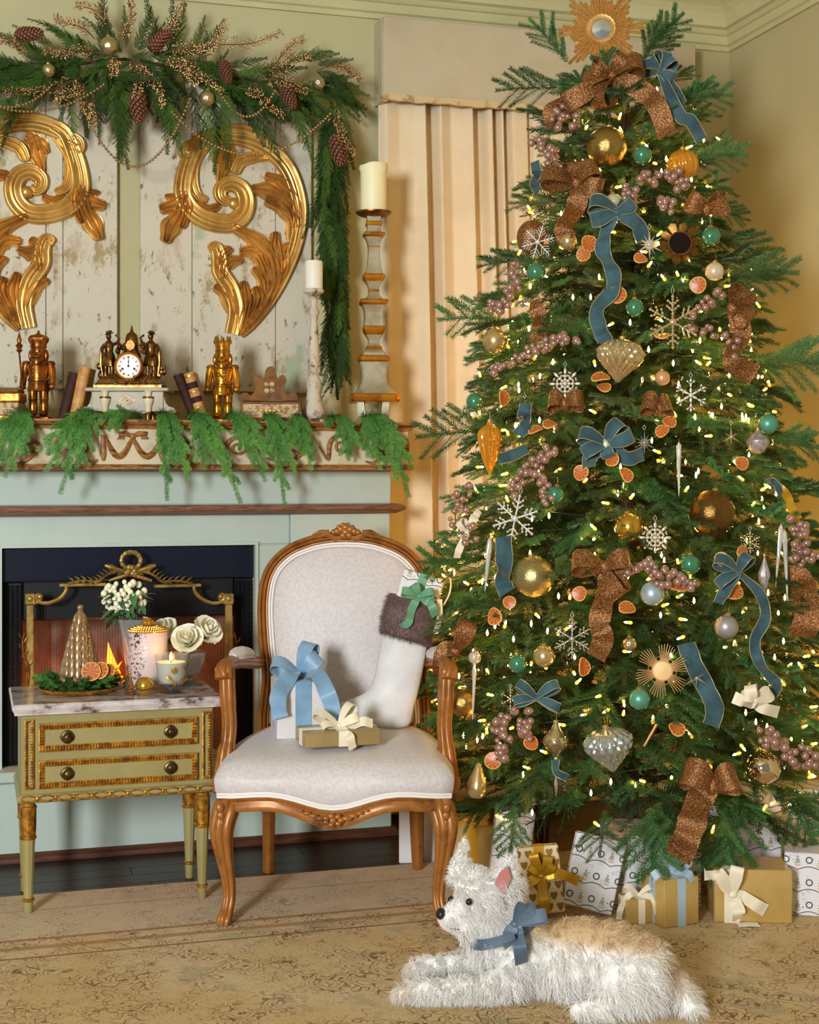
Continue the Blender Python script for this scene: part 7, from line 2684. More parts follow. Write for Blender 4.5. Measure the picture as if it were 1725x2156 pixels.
hang('lantern_ornament', p, [('body', MB().lathe([(x * u, z * u) for x, z in ((4, -24), (14, -20), (20, -10), (24, 0), (24, 5), (16, 14), (7, 20), (5, 26))], 32), 'silver_mauve')] + capparts(26 * u), 'pearl grey lantern shaped ornament under the frosted green ball')
p = tsurf(1610, 1212, 0.03)
u = depth(p) / F
hang('diamond_drop', p, [('body', MB().lathe([(x * u, z * u) for x, z in ((1, -44), (4, -30), (13, -4), (13, 4), (4, 30), (1, 42))], 8), 'silver_mauve')] + capparts(42 * u, 0.004), 'slim faceted diamond drop ornament beside two icicles')
for (px, py, h_, tl, lab) in ((1640, 1165, 70, 0.10, 'pale glass icicle hanging beside the bronze berry cluster'), (1655, 1185, 80, -0.05, 'frosted icicle with a beaded tip beside the pale glass icicle'), (1430, 985, 60, 0.0, 'clear glass drop icicle above the dark amber mercury ball'), (1027, 1185, 60, 0.1, 'frosted grey icicle beside the blue velvet tail')):
    p = tsurf(px, py, 0.04)
    u = depth(p) / F
    hang('icicle_ornament', p, [('body', MB().lathe([(x * u, z * u * h_ / 70) for x, z in ((0.6, -70), (2, -50), (3.2, -20), (4.5, 10), (5.5, 40), (5, 55), (2, 60))], 10, mod=lambda t, z: 1 + 0.15 * math.cos(3 * t + z * 200)), 'ice')] + capparts(60 * u * h_ / 70, 0.003), lab, tilt=tl)
p = tsurf(1000, 1384, 0.03)
u = depth(p) / F
hang('crystal_drop', p, [('ball', MB().sphere((0, 0, 0), 14 * u, 14, 9), 'jewel'), ('icicle', MB().lathe([(x * u, z * u) for x, z in ((0.5, -130), (2, -100), (3, -60), (5, -30), (3, -18), (4, -13))], 8, Matrix.Rotation(0.12, 4, 'Y'), mod=lambda t, z: 1 + 0.2 * math.cos(3 * t + z * 260)), 'ice')] + capparts(14 * u, 0.004), 'sparkling crystal ball with a long icicle beside the armchair')


# ------------------------------------------------------------------ snowflakes
def arm_mesh(style, m):
    mb = MB()
    if style == 'beaded':
        mb.tube([(0, 0, 0.06), (0, 0, 0.94)], 0.030, 6)
        for z in (0.2, 0.34, 0.48, 0.62, 0.76, 0.9):
            mb.sphere((0, 0, z), 0.052, 8, 6)
        for s in (-1, 1):
            for z0, ln in ((0.42, 0.30), (0.66, 0.26)):
                mb.tube([(0, 0, z0), (s * ln * 0.72, 0, z0 + ln * 0.7)], 0.024, 5)
                for q_ in (0.5, 1.0):
                    mb.sphere((s * ln * 0.72 * q_, 0, z0 + ln * 0.7 * q_), 0.055, 8, 6)
        mb.sphere((0, 0, 1.0), 0.07, 8, 6)
    elif style == 'jewel':
        mb.tube([(0, 0, 0.0), (0, 0, 0.5)], 0.04, 5)
        mb.sphere((0, 0, 0.26), 0.10, 8, 6, (1, 0.7, 1))
        mb.sphere((0, 0, 0.48), 0.11, 8, 6, (1, 0.7, 1))
        mb.sphere((0, 0, 0.80), 0.11, 8, 6, (0.9, 0.6, 2.0))
        for s in (-1, 1):
            mb.sphere((s * 0.16, 0, 0.52), 0.075, 8, 6)
            mb.sphere((s * 0.24, 0, 0.72), 0.065, 8, 6)
    elif style == 'thin':
        mb.box((-0.028, -0.02, 0), (0.028, 0.02, 1.0))
        for s in (-1, 1):
            for z0 in (0.35, 0.55, 0.75):
                ln = 0.30 * (1.15 - z0)+0.06
                mb.tube([(0, 0, z0), (s * ln, 0, z0 + ln)], 0.026, 4)
    elif style == 'drops':
        mb.sphere((0, 0, 0.30), 0.075, 8, 6, (1, 0.7, 2.4))
        mb.sphere((0, 0, 0.62), 0.07, 8, 6, (1, 0.7, 1.6))
        mb.sphere((0, 0, 0.92), 0.07, 8, 6, (1, 0.7, 1.6))
        mb.tube([(0, 0, 0), (0, 0, 0.9)], 0.02, 4)
        for s in (-1, 1):
            mb.tube([(0, 0, 0.66), (s * 0.2, 0, 0.86)], 0.02, 4)
            mb.sphere((s * 0.2, 0, 0.86), 0.07, 8, 6)
    else:     # star
        mb.add([(-0.10, 0, 0.12), (0, -0.09, 0.05), (0.10, 0, 0.12), (0, 0.09, 0.05), (0, 0, 1.0)], [(0, 1, 4), (1, 2, 4), (2, 3, 4), (3, 0, 4), (0, 3, 2, 1)])
    return mb.mesh('arm', m, smooth=style != 'star')


ARMS = {}


def flake(px, py, r_px, style, m, label, n=6, spin=0.0, turn=0.0):
    p = tsurf(px, py, 0.05)
    r = r_px * depth(p) / F
    if (style, m) not in ARMS:
        ARMS[(style, m)] = arm_mesh(style, m)
    t = thing('snowflake_ornament', label, 'ornament', M=aim(p, tnorm(p) + RIGHT * turn, spin=spin))
    for i in range(n):
        q_ = 1.0 if style != 'star' or i % 2 == 0 else 0.72
        inst('arm', ARMS[(style, m)], t, Matrix.Rotation(2 * PI * i / n, 4, 'Y') @ Matrix.Scale(r * q_, 4))
    part('centre', MB().sphere((0, -0.1 * r, 0), 0.15 * r, 10, 8, (1, 0.6, 1)), m, t)
    part('loop', MB().tube([(0, 0, r * 1.02), (0.004, 0.0, r * 1.25), (0, 0.002, r * 1.45), (-0.004, 0, r * 1.25)], 0.0007, 4, closed=True), 'ivory_ribbon', t)


flake(1133, 510, 36, 'thin', 'ice', 'slim white snowflake hanging before the champagne glitter ball', spin=0.3)
flake(1190, 808, 33, 'jewel', 'jewel', 'jewelled flower snowflake above a bronze ribbon loop', n=8)
flake(1417, 678, 54, 'beaded', 'ice_gold', 'largest beaded gold snowflake beside the berry pick')
flake(1455, 832, 34, 'drops', 'ice', 'open snowflake of glass drops beside the peach pearl ball')
flake(1085, 1092, 48, 'beaded', 'ice', 'large beaded silver snowflake above the blue velvet tail', spin=0.2)
flake(1380, 1132, 33, 'jewel', 'jewel', 'dense jewelled snowflake beside the matte gold ball', n=8)
flake(1205, 1345, 40, 'beaded', 'silver', 'large beaded silver snowflake beside the bronze glitter tail')
flake(1105, 862, 22, 'star', 'silver', 'spiky silver star on a blue velvet tail', n=12)
flake(1357, 932, 26, 'star', 'silver', 'spiky silver star beside the blue velvet bow with pearl', n=12)
flake(1540, 920, 24, 'star', 'ice_gold', 'glittery pale gold star with six fat points', n=6)
flake(1368, 515, 31, 'star', 'jewel', 'clear crystal starflower hanging on an ivory loop', n=12)
flake(1075, 1472, 22, 'drops', 'ice_gold', 'small gold drop snowflake beside the small blue velvet bow')
flake(1467, 1428, 30, 'star', 'silver', 'silver pendant star cluster on a blue velvet tail', n=6)
flake(1580, 1142, 24, 'jewel', 'ice_gold', 'small dark gold jewelled snowflake under the fir tips')


# ------------------------------------------------------------------ sunburst ornaments
def sunburst(px, py, r_disc, r_ray, groups, m, disc, label):
    p = tsurf(px, py, 0.05)
    u = depth(p) / F
    t = thing('sunburst_ornament', label, 'ornament', M=aim(p, tnorm(p)))
    part('disc', MB().lathe([(r_disc * u, -0.004), (r_disc * u * 1.05, 0.0), (r_disc * u, 0.003), (0.001, 0.004)], 30, Matrix.Rotation(PI / 2, 4, 'X')), disc, t)
    part('ring', MB().tube([(r_disc * u * 1.08 * math.sin(a), 0, r_disc * u * 1.08 * math.cos(a)) for a in np.linspace(0, 2 * PI, 31)[:-1]], 0.0028, 6, closed=True), m, t)
    rm = MB().tube([(0, 0, r_disc * u), (0, 0, r_ray * u)], [0.0016, 0.0010], 5).mesh('ray', m)
    for g in range(groups):
        for k_ in range(-3, 4):
            inst('ray', rm, t, Matrix.Rotation(2 * PI * g / groups + 0.2 + k_ * 0.11 * (6 / groups), 4, 'Y') @ Matrix.Scale(1 - 0.03 * abs(k_) + (0.05 if groups > 8 else 0) * (g % 2), 4))
    for g in range(groups):
        a = 2 * PI * (g + 0.5) / groups + 0.2
        c = V((math.sin(a), 0, math.cos(a))) * (r_disc * u * 1.28)
        part('scallop', MB().tube([c + V((0.007 * math.cos(b_), 0, 0.007 * math.sin(b_))) for b_ in np.linspace(0, 2 * PI, 13)[:-1]], 0.0008, 4, closed=True), m, t)


sunburst(1395, 1412, 19, 58, 6, 'wicker', 'disc_gold', 'wicker sunburst ornament with a pale gold disc')
sunburst(1432, 512, 22, 44, 10, 'gilt_dark', 'dark_mirror', 'dark bronze sunburst ornament with a smoky oval mirror')

# ------------------------------------------------------------------ dried orange slices on the tree
ORG = 'dried orange slices on the fir tree'
for (px, py, r, nx, nz, lab) in (
    (1229, 537, 15, 0.1, 0.2, 'dried orange slice below another beside the champagne ball'), (1240, 513, 18, 0.5, 0.0, 'tilted dried orange slice touching the champagne ball'), (1349, 545, 15, 0.3, 0.8, 'curled dried orange slice under the crystal starflower'),
    (1301, 621, 19, 0.0, 0.1, 'dried orange slice pinned on the long blue velvet tail'), (1471, 600, 18, -0.5, 0.0, 'dried orange slice below the half hidden cream pearl ball'), (1265, 796, 20, 0.0, 2.0, 'flat lying dried orange slice under the champagne onion'),
    (1272, 816, 15, 0.2, 1.2, 'smaller dried orange slice just below a flat lying slice'), (1060, 838, 17, 1.4, 0.0, 'edge turned dried orange slice beside the green tip ball'), (1158, 894, 16, 0.2, 1.6, 'thin turned orange slice above the amber glass drop, upper of two'),
    (1128, 905, 16, -0.3, 1.9, 'thin turned orange slice above the amber glass drop, lower of two'), (1224, 996, 17, -0.4, 0.2, 'round dried orange slice below the blue bow with pearl'), (1318, 1000, 17, 0.8, 0.6, 'curled dried orange slice beside the blue bow with pearl'),
    (1410, 889, 15, 0.2, 0.8, 'dried orange slice above another beside the glass drop snowflake'), (1395, 908, 15, -0.5, 0.6, 'dried orange slice under another near the spiky silver star'), (1393, 707, 16, 0.0, 2.4, 'flat lying dried orange slice under the largest gold snowflake'),
    (1073, 1268, 14, 0.2, 0.3, 'dried orange slice below the pale mercury ball'), (1042, 1298, 19, -0.6, 0.1, 'dried orange slice half hidden by fir beside the pale mercury ball'), (1221, 1250, 16, -0.3, 0.2, 'dried orange slice beside the bronze glitter loop'),
    (1321, 1281, 18, 0.2, 1.2, 'dried orange slice beside the silver blue ball'), (1519, 1178, 16, 0.4, 0.2, 'dark dried orange slice behind the shadowed velvet bow'), (1562, 976, 15, 0.2, 0.2, 'dried orange slice under the glittery pale gold star'),
    (1546, 1246, 20, 0.1, 0.6, 'glowing dried orange slice under the shadowed velvet bow'), (1563, 1162, 14, 0.5, 0.1, 'dark dried orange slice beside the gold jewelled snowflake'), (1228, 1404, 20, 1.3, 0.1, 'edge turned dried orange slice under the bronze glitter tail'),
    (1425, 1535, 18, 0.4, 1.0, 'dried orange slice beside the blue velvet tail end'), (1038, 1602, 18, 0.2, 0.3, 'dried orange cup below the mauve berries by the armchair'), (1118, 1565, 16, 0.5, 0.5, 'dried orange slice beside the silver spindle'), (1290, 968, 16, -0.6, 0.5, 'dried orange slice directly beneath the celadon pearl'),
    (1430, 1236, 18, 0.0, 1.6, 'flat lying orange slice under the wide mauve berry cluster')):
    p = tsurf(px, py, 0.045)
    orange(p, tnorm(p) + RIGHT * nx + UP * nz, r * depth(p) / F, lab, ORG, random.uniform(0, 3))


# ------------------------------------------------------------------ berry picks
BRY = {m: MB().sphere((0, 0, 0), 1, 12, 8).mesh('berry', m) for m in ('mauve_berry', 'copper_berry')}


def berry_pick(path, n, label, spread=16, rr=(5.5, 9.5), m='mauve_berry', off=0.05):
    W = [tsurf(px, py, off) for px, py in path]
    t = thing('berry_pick', label, 'berry pick', W[0])
    inv = WM[t].inverted()
    sp_ = spline(W, 6)
    st_ = MB()
    st_.tube(sp_, 0.0016, 5)
    n = int(n * 1.4)
    for i in range(n):
        q_ = sp_[int((i + 0.5) / n * (len(sp_) - 1))]
        u = depth(q_) / F
        a, b = random.uniform(-PI, PI), spread * u * random.uniform(0.35, 1.0)
        c = q_ + RIGHT * (b * math.cos(a)) + UP * (b * math.sin(a)) - FWD * random.uniform(0.0, 0.02)
        st_.tube([q_, c], 0.0007, 4, cap=False)
        inst('berry', BRY[m], t, inv @ Matrix.Translation(c) @ Matrix.Scale(random.uniform(*rr) * u, 4))
    part('stem', st_, 'twig', t, world=True)


berry_pick([(1130, 300), (1165, 330), (1150, 360)], 16, 'mauve berry pick beside the gold mercury ball')
berry_pick([(1170, 260), (1190, 235), (1215, 260)], 14, 'mauve berry pick under the bronze bow near the pelmet')
berry_pick([(1345, 370), (1380, 380), (1420, 370), (1440, 400)], 22, 'mauve berry pick below the ribbed amber ball')
berry_pick([(1325, 400), (1320, 430)], 10, 'short mauve berry pick beside the upper blue velvet bow')
berry_pick([(1395, 420), (1415, 450)], 9, 'small mauve berry pick above the dark sunburst mirror')
berry_pick([(1085, 570), (1080, 610), (1050, 650), (1040, 640)], 20, 'mauve berry pick at the fir edge beside the curtain')
berry_pick([(1045, 785), (1090, 755), (1130, 735), (1180, 715), (1215, 718)], 26, 'long slanting rose gold berry pick with a tiny pearl', 11)
berry_pick([(1515, 620), (1480, 645), (1460, 680), (1500, 700), (1545, 725), (1535, 760)], 26, 'curving bronze berry pick beside the largest gold snowflake', 13)
berry_pick([(1150, 950), (1120, 980), (1095, 1010), (1070, 1040)], 20, 'pearly berry pick above the large silver snowflake', 14)
berry_pick([(1165, 955), (1130, 990), (1145, 1030), (1150, 1060)], 18, 'pearly berry pick hanging beside the pale green ball', 13)
berry_pick([(985, 1030), (965, 1060), (960, 1100), (985, 1120), (1010, 1120)], 24, 'spreading silver berry pick reaching past the curtain', 24, (4, 8.5), off=0.06)
berry_pick([(1310, 1200), (1345, 1185), (1385, 1200), (1390, 1225)], 26, 'wide mauve berry cluster above the silver blue ball', 20)
berry_pick([(1405, 1200), (1435, 1225), (1465, 1235)], 14, 'trailing mauve berry pick under a green ball', 10)
berry_pick([(1075, 1490), (1050, 1530), (1065, 1570), (1045, 1600)], 18, 'hanging mauve berry pick near the armchair arm', 14, (6, 11))
berry_pick([(1115, 1500), (1100, 1530), (1110, 1550)], 12, 'hanging mauve berry pick under the small blue velvet bow', 11, (6, 11))
berry_pick([(1600, 1540), (1640, 1560), (1680, 1580), (1715, 1600), (1640, 1600)], 30, 'large mauve berry cluster above the rose gold mirror ball', 22, (6, 11))
berry_pick([(1680, 1100), (1690, 1140), (1700, 1170), (1670, 1160)], 24, 'bronze berry cluster at the fir edge beside the gold wall', 26, (6, 10), off=0.08)

# ================================================================== RIBBONS
def smooth_frames(pts, face, wpx):
    """half-width vectors: perpendicular to the path, lying across the facing direction"""
    n = len(pts)
    out = []
    for j in range(n):
        t = (pts[min(j + 1, n - 1)] - pts[max(j - 1, 0)]).normalized()
        f = face[j] if isinstance(face, list) else face
        s = t.cross(f)
        s = s.normalized() if s.length > 1e-5 else RIGHT
        out.append(s * wpx[j])
    return out


def ribbon(parent, name, pts, wid, m, edge=None, th=0.0012):
    o = part(name, MB().strip(pts, wid, th), m, parent, world=True, ang=80)
    if edge:
        for s in (-1, 1):
            part('edge', MB().tube([p + w * s for p, w in zip(pts, wid)], 0.0010, 4), edge, o, world=True)
    return o


def loop(parent, c, dirv, nrm, L, Hh, w, m, edge=None, roll=0.0, name='loop'):
    """one bow loop: leaves c along dirv, swells along nrm and returns"""
    dirv, nrm = V(dirv).normalized(), V(nrm)
    nrm = (nrm - dirv * nrm.dot(dirv)).normalized()
    q_ = Matrix.Rotation(roll, 3, dirv)
    nn = q_ @ nrm
    side = dirv.cross(nn)
    pts, wid = [], []
    for k in range(19):
        f = 2 * PI * k / 18
        a = L * (0.5 - 0.5 * math.cos(f)) ** 0.8
        b = Hh * math.sin(f) * (0.45 + 0.55 * a / L)
        pts.append(c + dirv * a + nn * b)
        wid.append(side * (w / 2) * (0.45 + 0.55 * min(1, 1.6 * a / L)))
    return ribbon(parent, name, pts, wid, m, edge)


def tail(parent, pts, w, m, edge=None, face=None, wob=0.25, off=0.055, taper=True, name='tail'):
    """ribbon tail through picture points on the tree surface"""
    W = [tsurf(px, py, off) for px, py in pts]
    return tail3(parent, W, w, m, edge, face, wob, taper, name)


def tail3(parent, W, w, m, edge=None, face=None, wob=0.25, taper=True, name='tail'):
    P = spline(W, 10)
    n = len(P)
    P = [p + ((CAM - p).normalized() if face is None else V(face).normalized()) * (min(0.28 * w, 0.0085) * math.sin(j * 0.42 + n) * min(1, j / 7)) for j, p in enumerate(P)]
    f = []
    for j in range(n):
        base = (CAM - P[j]).normalized() if face is None else V(face)
        f.append((base + RIGHT * wob * 2.2 * math.sin(j * 0.25 + len(W)) + UP * wob * (1.6 if w < 0.06 else 0.5) * math.cos(j * 0.21)).normalized())
    ws = [w / 2 * (0.55 + 0.45 * min(1, j / (0.2 * n))) if taper else w / 2 for j in range(n)]
    return ribbon(parent, name, P, smooth_frames(P, f, ws), m, edge)


def pxm(p):
    return depth(p) / F


def bow_tree(px, py, label, m, edge, w_px, loops, tails, knot=True, off=0.06, name='ribbon_bow', grp=None):
    """loops: (angle deg, length px, swell px, roll); tails: lists of picture points from the knot"""
    c = tsurf(px, py, off)
    u = pxm(c)
    t = thing(name, label, 'ribbon', c, group=grp)
    nrm = tnorm(c)
    rx = nrm.cross(UP).normalized() * -1
    rx = RIGHT if rx.dot(RIGHT) < 0.2 else rx
    for (ang, L, Hh, roll) in loops:
        a = math.radians(ang)
        loop(t, c, rx * math.cos(a) + UP * math.sin(a) + nrm * 0.25, nrm, L * u, Hh * u, w_px * u, m, edge, roll)
    for tl in tails:
        tail(t, [(px, py)] + tl, w_px * u, m, edge, off=off)
    if knot:
        part('knot', MB().sphere(c, w_px * u * 0.33, 10, 8, (1, 0.8, 1)), m, t, world=True)
    return t


BZ = 'glitter_bronze'
bow_tree(1290, 160, 'big bronze glitter ribbon bow just under the sunburst topper', BZ, None, 42,
         [(205, 62, 26, 0.5), (165, 50, 24, -0.6), (50, 50, 26, 0.4), (15, 70, 28, -0.5), (250, 75, 26, 0.7), (212, 120, 28, -0.3)], [[(1350, 190), (1385, 225), (1405, 285)], [(1215, 210), (1165, 235), (1170, 260)]])
bow_tree(1215, 385, 'bronze glitter ribbon bow with a broad tail below the gold mercury ball', BZ, None, 44, [(170, 75, 24, 0.6), (30, 55, 26, -0.4), (95, 45, 24, 0.5), (340, 60, 22, 0.3)], [[(1215, 430), (1190, 480), (1195, 505)]])
bow_tree(1490, 440, 'bronze glitter ribbon loop above the green ball at the fir edge', BZ, None, 44, [(20, 45, 26, 0.5), (160, 50, 20, -0.4)], [])
bow_tree(1545, 650, 'bronze glitter ribbon loop at the fir edge near the berry pick', BZ, None, 46, [(60, 50, 28, 0.6), (320, 45, 24, -0.5)], [[(1560, 700), (1545, 760), (1590, 790)]])
t = thing('ribbon_tail', 'spoon shaped bronze glitter ribbon tail above the tiny pearl', 'ribbon', tsurf(1130, 640))
tail(t, [(1125, 632), (1132, 660), (1138, 690), (1130, 718)], 36 * pxm(tsurf(1130, 660)), BZ, None, off=0.05)
bow_tree(1190, 850, 'bronze glitter ribbon loop under the jewelled flower snowflake', BZ, None, 40, [(170, 36, 24, 0.5), (10, 40, 24, -0.4)], [])
bow_tree(1390, 860, 'bronze glitter ribbon loop under the peach pearl ball', BZ, None, 44, [(160, 40, 26, 0.5), (25, 25, 20, -0.5)], [])
bow_tree(1275, 1195, 'bronze glitter ribbon bow with a long tail beside the silver blue ball', BZ, None, 46, [(170, 72, 26, 0.7), (20, 55, 24, -0.5), (300, 70, 20, 0.5)], [[(1278, 1240), (1262, 1310), (1270, 1345), (1255, 1385)]])
bow_tree(1502, 1655, 'bronze glitter ribbon bow with a tail hanging over the gifts', BZ, None, 62, [(150, 72, 34, 0.4), (25, 55, 34, -0.5)], [[(1470, 1690), (1455, 1740), (1440, 1780), (1428, 1808)]], off=0.08)
bow_tree(960, 1370, 'dark bronze glitter ribbon loop behind the stocking', BZ, None, 36, [(60, 75, 26, 0.5)], [[(935, 1370), (925, 1420)]])
t = thing('ribbon_tail', 'broad bronze glitter ribbon tail at the fir edge by the gold wall', 'ribbon', tsurf(1680, 1215))
tail(t, [(1672, 1190), (1690, 1240), (1705, 1290), (1688, 1340)], 60 * pxm(tsurf(1680, 1240)), BZ, None, off=0.04)

VE, VG = 'velvet', 'velvet_gold'
bow_tree(1390, 150, 'blue velvet ribbon bow near the tree top', VE, VG, 26, [(170, 40, 20, 0.4), (80, 42, 22, 0.5), (40, 40, 20, -0.4), (130, 36, 18, -0.6), (330, 38, 18, 0.5)], [[(1415, 185), (1435, 220)], [(1430, 240), (1455, 255), (1478, 295)]])
bow_tree(1300, 445, 'blue velvet ribbon bow with a long wavy tail down the tree', VE, VG, 32, [(165, 62, 26, 0.5), (200, 60, 22, -0.4), (30, 40, 20, 0.6)], [[(1275, 490), (1270, 530), (1290, 570), (1290, 610), (1258, 650), (1262, 690), (1275, 718)], [(1340, 470), (1355, 505)]])
bow_tree(1277, 935, 'looped blue velvet ribbon bow holding the celadon pearl', VE, VG, 30, [(160, 62, 22, 0.5), (55, 58, 24, -0.4), (20, 60, 24, 0.3), (205, 55, 22, 0.2), (285, 30, 14, 0.3)], [[(1320, 965), (1355, 955)], [(1245, 960), (1240, 985)]], off=0.045)
bow_tree(1130, 1470, 'small blue velvet ribbon bow above the silver spindle', VE, VG, 20, [(140, 52, 16, 0.4), (35, 60, 18, -0.4), (190, 50, 12, 0.5), (340, 55, 12, -0.3)], [])
bow_tree(1555, 1205, 'dusky blue velvet ribbon bow with a long tail beside the silver mauve ball', VE, VG, 24, [(150, 60, 22, 0.5), (60, 45, 22, -0.5), (210, 55, 20, 0.4)], [[(1600, 1250), (1612, 1300), (1590, 1350), (1602, 1400), (1635, 1440), (1625, 1462)], [(1530, 1240), (1512, 1270)]])
for (pts, w_, lab) in (([(1060, 1130), (1062, 1180), (1060, 1225), (1068, 1248)], 36, 'wide blue velvet ribbon tail beside the pale mercury ball'),
                       ([(1108, 850), (1104, 875), (1108, 895), (1090, 915)], 28, 'short blue velvet ribbon tail behind the spiky star'),
                       ([(1052, 966), (1080, 958), (1110, 944)], 24, 'blue velvet ribbon end above the pearly berries'),
                       ([(1445, 1355), (1462, 1400), (1488, 1450), (1505, 1490), (1498, 1528)], 38, 'wide blue velvet ribbon tail behind the pendant star cluster'),
                       ([(1126, 340), (1130, 365), (1126, 385), (1132, 402)], 20, 'small blue velvet ribbon tail by the upper fir edge'),
                       ([(1610, 1012), (1632, 1016), (1645, 1040)], 14, 'narrow blue velvet ribbon end near the gold wall'),
                       ([(1170, 1600), (1172, 1625), (1195, 1638)], 16, 'narrow blue velvet ribbon end beside the spindle stem')):
    t = thing('velvet_tail', lab, 'ribbon', tsurf(*pts[0]))
    tail(t, pts, w_ * pxm(tsurf(*pts[0])), VE, VG, taper=False)
bow_tree(1590, 1475, 'ivory ribbon bow with pointed tails above the mauve berries', 'ivory_ribbon', None, 26, [(160, 32, 18, 0.4), (110, 36, 16, -0.4), (30, 40, 16, 0.5)], [[(1605, 1490), (1640, 1500)], [(1575, 1480), (1545, 1468)]])
bow_tree(985, 1120, 'silvery ivory ribbon bow at the fir edge by the curtain', 'ivory_ribbon', None, 16, [(60, 40, 18, 0.4), (120, 30, 14, -0.4)], [[(970, 1150), (962, 1175)], [(1000, 1090), (1010, 1075)]])
t = thing('gold_ribbon_tail', 'sheer gold ribbon tail glowing at the fir edge by the wall', 'ribbon', tsurf(1660, 1030))
tail(t, [(1640, 1020), (1658, 1045), (1670, 1075), (1682, 1095)], 18 * pxm(tsurf(1660, 1030)), 'gold_ribbon', None)
for px, py in ((1370, 1548),):
    p = tsurf(px, py, 0.05)
    t = thing('cinnamon_stick', 'slim cinnamon stick tucked beside an orange slice', 'cinnamon stick', p)
    part('bark_roll', MB().tube([p + RIGHT * -0.016 - UP * 0.028, p + RIGHT * 0.016 + UP * 0.028], 0.004, 8), 'chair_wood', t, world=True)
    part('inner_roll', MB().tube([p + RIGHT * -0.0165 - UP * 0.029, p + RIGHT * 0.0165 + UP * 0.029], 0.002, 8), 'bark', t, world=True)


# ================================================================== GIFTS
def gift(name, lab, M, sx, sy, sz, paper, rib=None, rw=0.02, bands=('x',), boww=None, group=None):
    """box with its base centre at M; bands: ribbon round the box along x and/or y"""
    t = thing(name, lab, 'gift', M=M, group=group)
    part('box', MB().box((-sx / 2, -sy / 2, 0), (sx / 2, sy / 2, sz), 0.003), paper, t, smooth=False)
    part('paper_fold', MB().add([(sx / 2 + 0.0006, -sy / 2 + 0.004, 0.004), (sx / 2 + 0.0006, sy / 2 - 0.004, 0.004), (sx / 2 + 0.0012, 0, sz * 0.55), (sx / 2 + 0.0002, -sy / 2 + 0.004, 0.003), (sx / 2 + 0.0002, sy / 2 - 0.004, 0.003), (sx / 2 + 0.0002, 0, sz * 0.56)], [(0, 1, 2), (3, 5, 4), (0, 3, 4, 1), (1, 4, 5, 2), (2, 5, 3, 0)]), paper, t, smooth=False)
    e = 0.0012
    if rib:
        for b in bands:
            m = MB()
            if b == 'x':     # runs over top and front/back
                m.box((-rw / 2, -sy / 2 - e, -0.0), (rw / 2, -sy / 2 + 0.002, sz + e))
                m.box((-rw / 2, sy / 2 - 0.002, -0.0), (rw / 2, sy / 2 + e, sz + e))
                m.box((-rw / 2, -sy / 2, sz - 0.002), (rw / 2, sy / 2, sz + e))
            elif b == 'y':
                m.box((-sx / 2 - e, -rw / 2, 0.0), (-sx / 2 + 0.002, rw / 2, sz + e))
                m.box((sx / 2 - 0.002, -rw / 2, 0.0), (sx / 2 + e, rw / 2, sz + e))
                m.box((-sx / 2, -rw / 2, sz - 0.002), (sx / 2, rw / 2, sz + e * 1.3))
            elif b == 'h':   # round the sides, half way up
                m.box((-sx / 2 - e, -sy / 2 - e, sz / 2 - rw / 2), (sx / 2 + e, -sy / 2 + 0.002, sz / 2 + rw / 2))
                m.box((sx / 2 - 0.002, -sy / 2, sz / 2 - rw / 2), (sx / 2 + e, sy / 2, sz / 2 + rw / 2))
                m.box((-sx / 2 - e, -sy / 2, sz / 2 - rw / 2), (-sx / 2 + 0.002, sy / 2, sz / 2 + rw / 2))
            part('band', m, rib, t, smooth=False)
    return t


def bow3(t, c, nrm, right, m, w, loops, tails, edge=None):
    """bow at world point c; loops (angle, L, H, roll) in metres; tails: world point lists"""
    c, nrm, right = V(c), V(nrm).normalized(), V(right).normalized()
    upv = nrm.cross(right).normalized()
    if upv.z < 0 and abs(nrm.z) < 0.8:
        upv = -upv
    for (ang, L, Hh, roll) in loops:
        a = math.radians(ang)
        loop(t, c, right * math.cos(a) + upv * math.sin(a) + nrm * 0.35, nrm, L, Hh, w, m, edge, roll)
    for tl in tails:
        tail3(t, [c] + tl, w, m, edge, face=nrm, wob=0.2)
    part('knot', MB().sphere(c, w * 0.38, 10, 8, (1, 0.9, 0.8)), m, t, world=True)


def floorM(px, py, rot=0.0):
    """frame on the rug at a pixel, turned by rot from facing the camera"""
    return camframe(onZ(px, py, RZ + 0.0005)) @ Matrix.Rotation(rot, 4, 'Z')


# --- wrapped in toile paper
def boxfront(x0, x1, ytop, ybot, dep, rot=0.0, lean=0.0):
    """frame and size of a box whose front bottom edge runs x0..x1 at row ybot"""
    c = onZ((x0 + x1) / 2, ybot, RZ + 0.0005)
    k_ = depth(c) / F
    sx, sz = (x1 - x0) * k_, (ybot - ytop) * k_
    M = camframe(c) @ Matrix.Rotation(rot, 4, 'Z') @ Matrix.Rotation(lean, 4, 'X') @ Matrix.Translation((0, dep / 2, 0))
    return M, sx, dep, sz


M, a, b, c = boxfront(1292, 1478, 1760, 1912, 0.20, 0.05)
gift('gift_box', 'large white gift box printed with wreaths and scallops under hanging fir boughs', M, a, b, c, 'toile_paper')
M, a, b, c = boxfront(1178, 1290, 1762, 1928, 0.035, 0.10, 0.0)
c0 = onZ(1243, 1932, RZ + 0.001)
M = camframe(c0 + V((0, 0, 0.006))) @ Matrix.Rotation(0.25, 4, 'Y') @ Matrix.Rotation(-0.18, 4, 'X') @ Matrix.Translation((-0.012, 0.02, 0.012))
gift('gift_box', 'flat white printed gift leaning tilted beside the heart paper gift', M, 0.135, 0.035, 0.19, 'toile_paper_b')
M = floorM(1560, 1870, 0.0)
gift('gift_box', 'tall white printed gift standing behind the big gold box', M, 0.20, 0.12, 0.30, 'toile_paper_b')
M = floorM(1710, 1925, -0.25) @ Matrix.Translation((0.06, 0.08, 0))
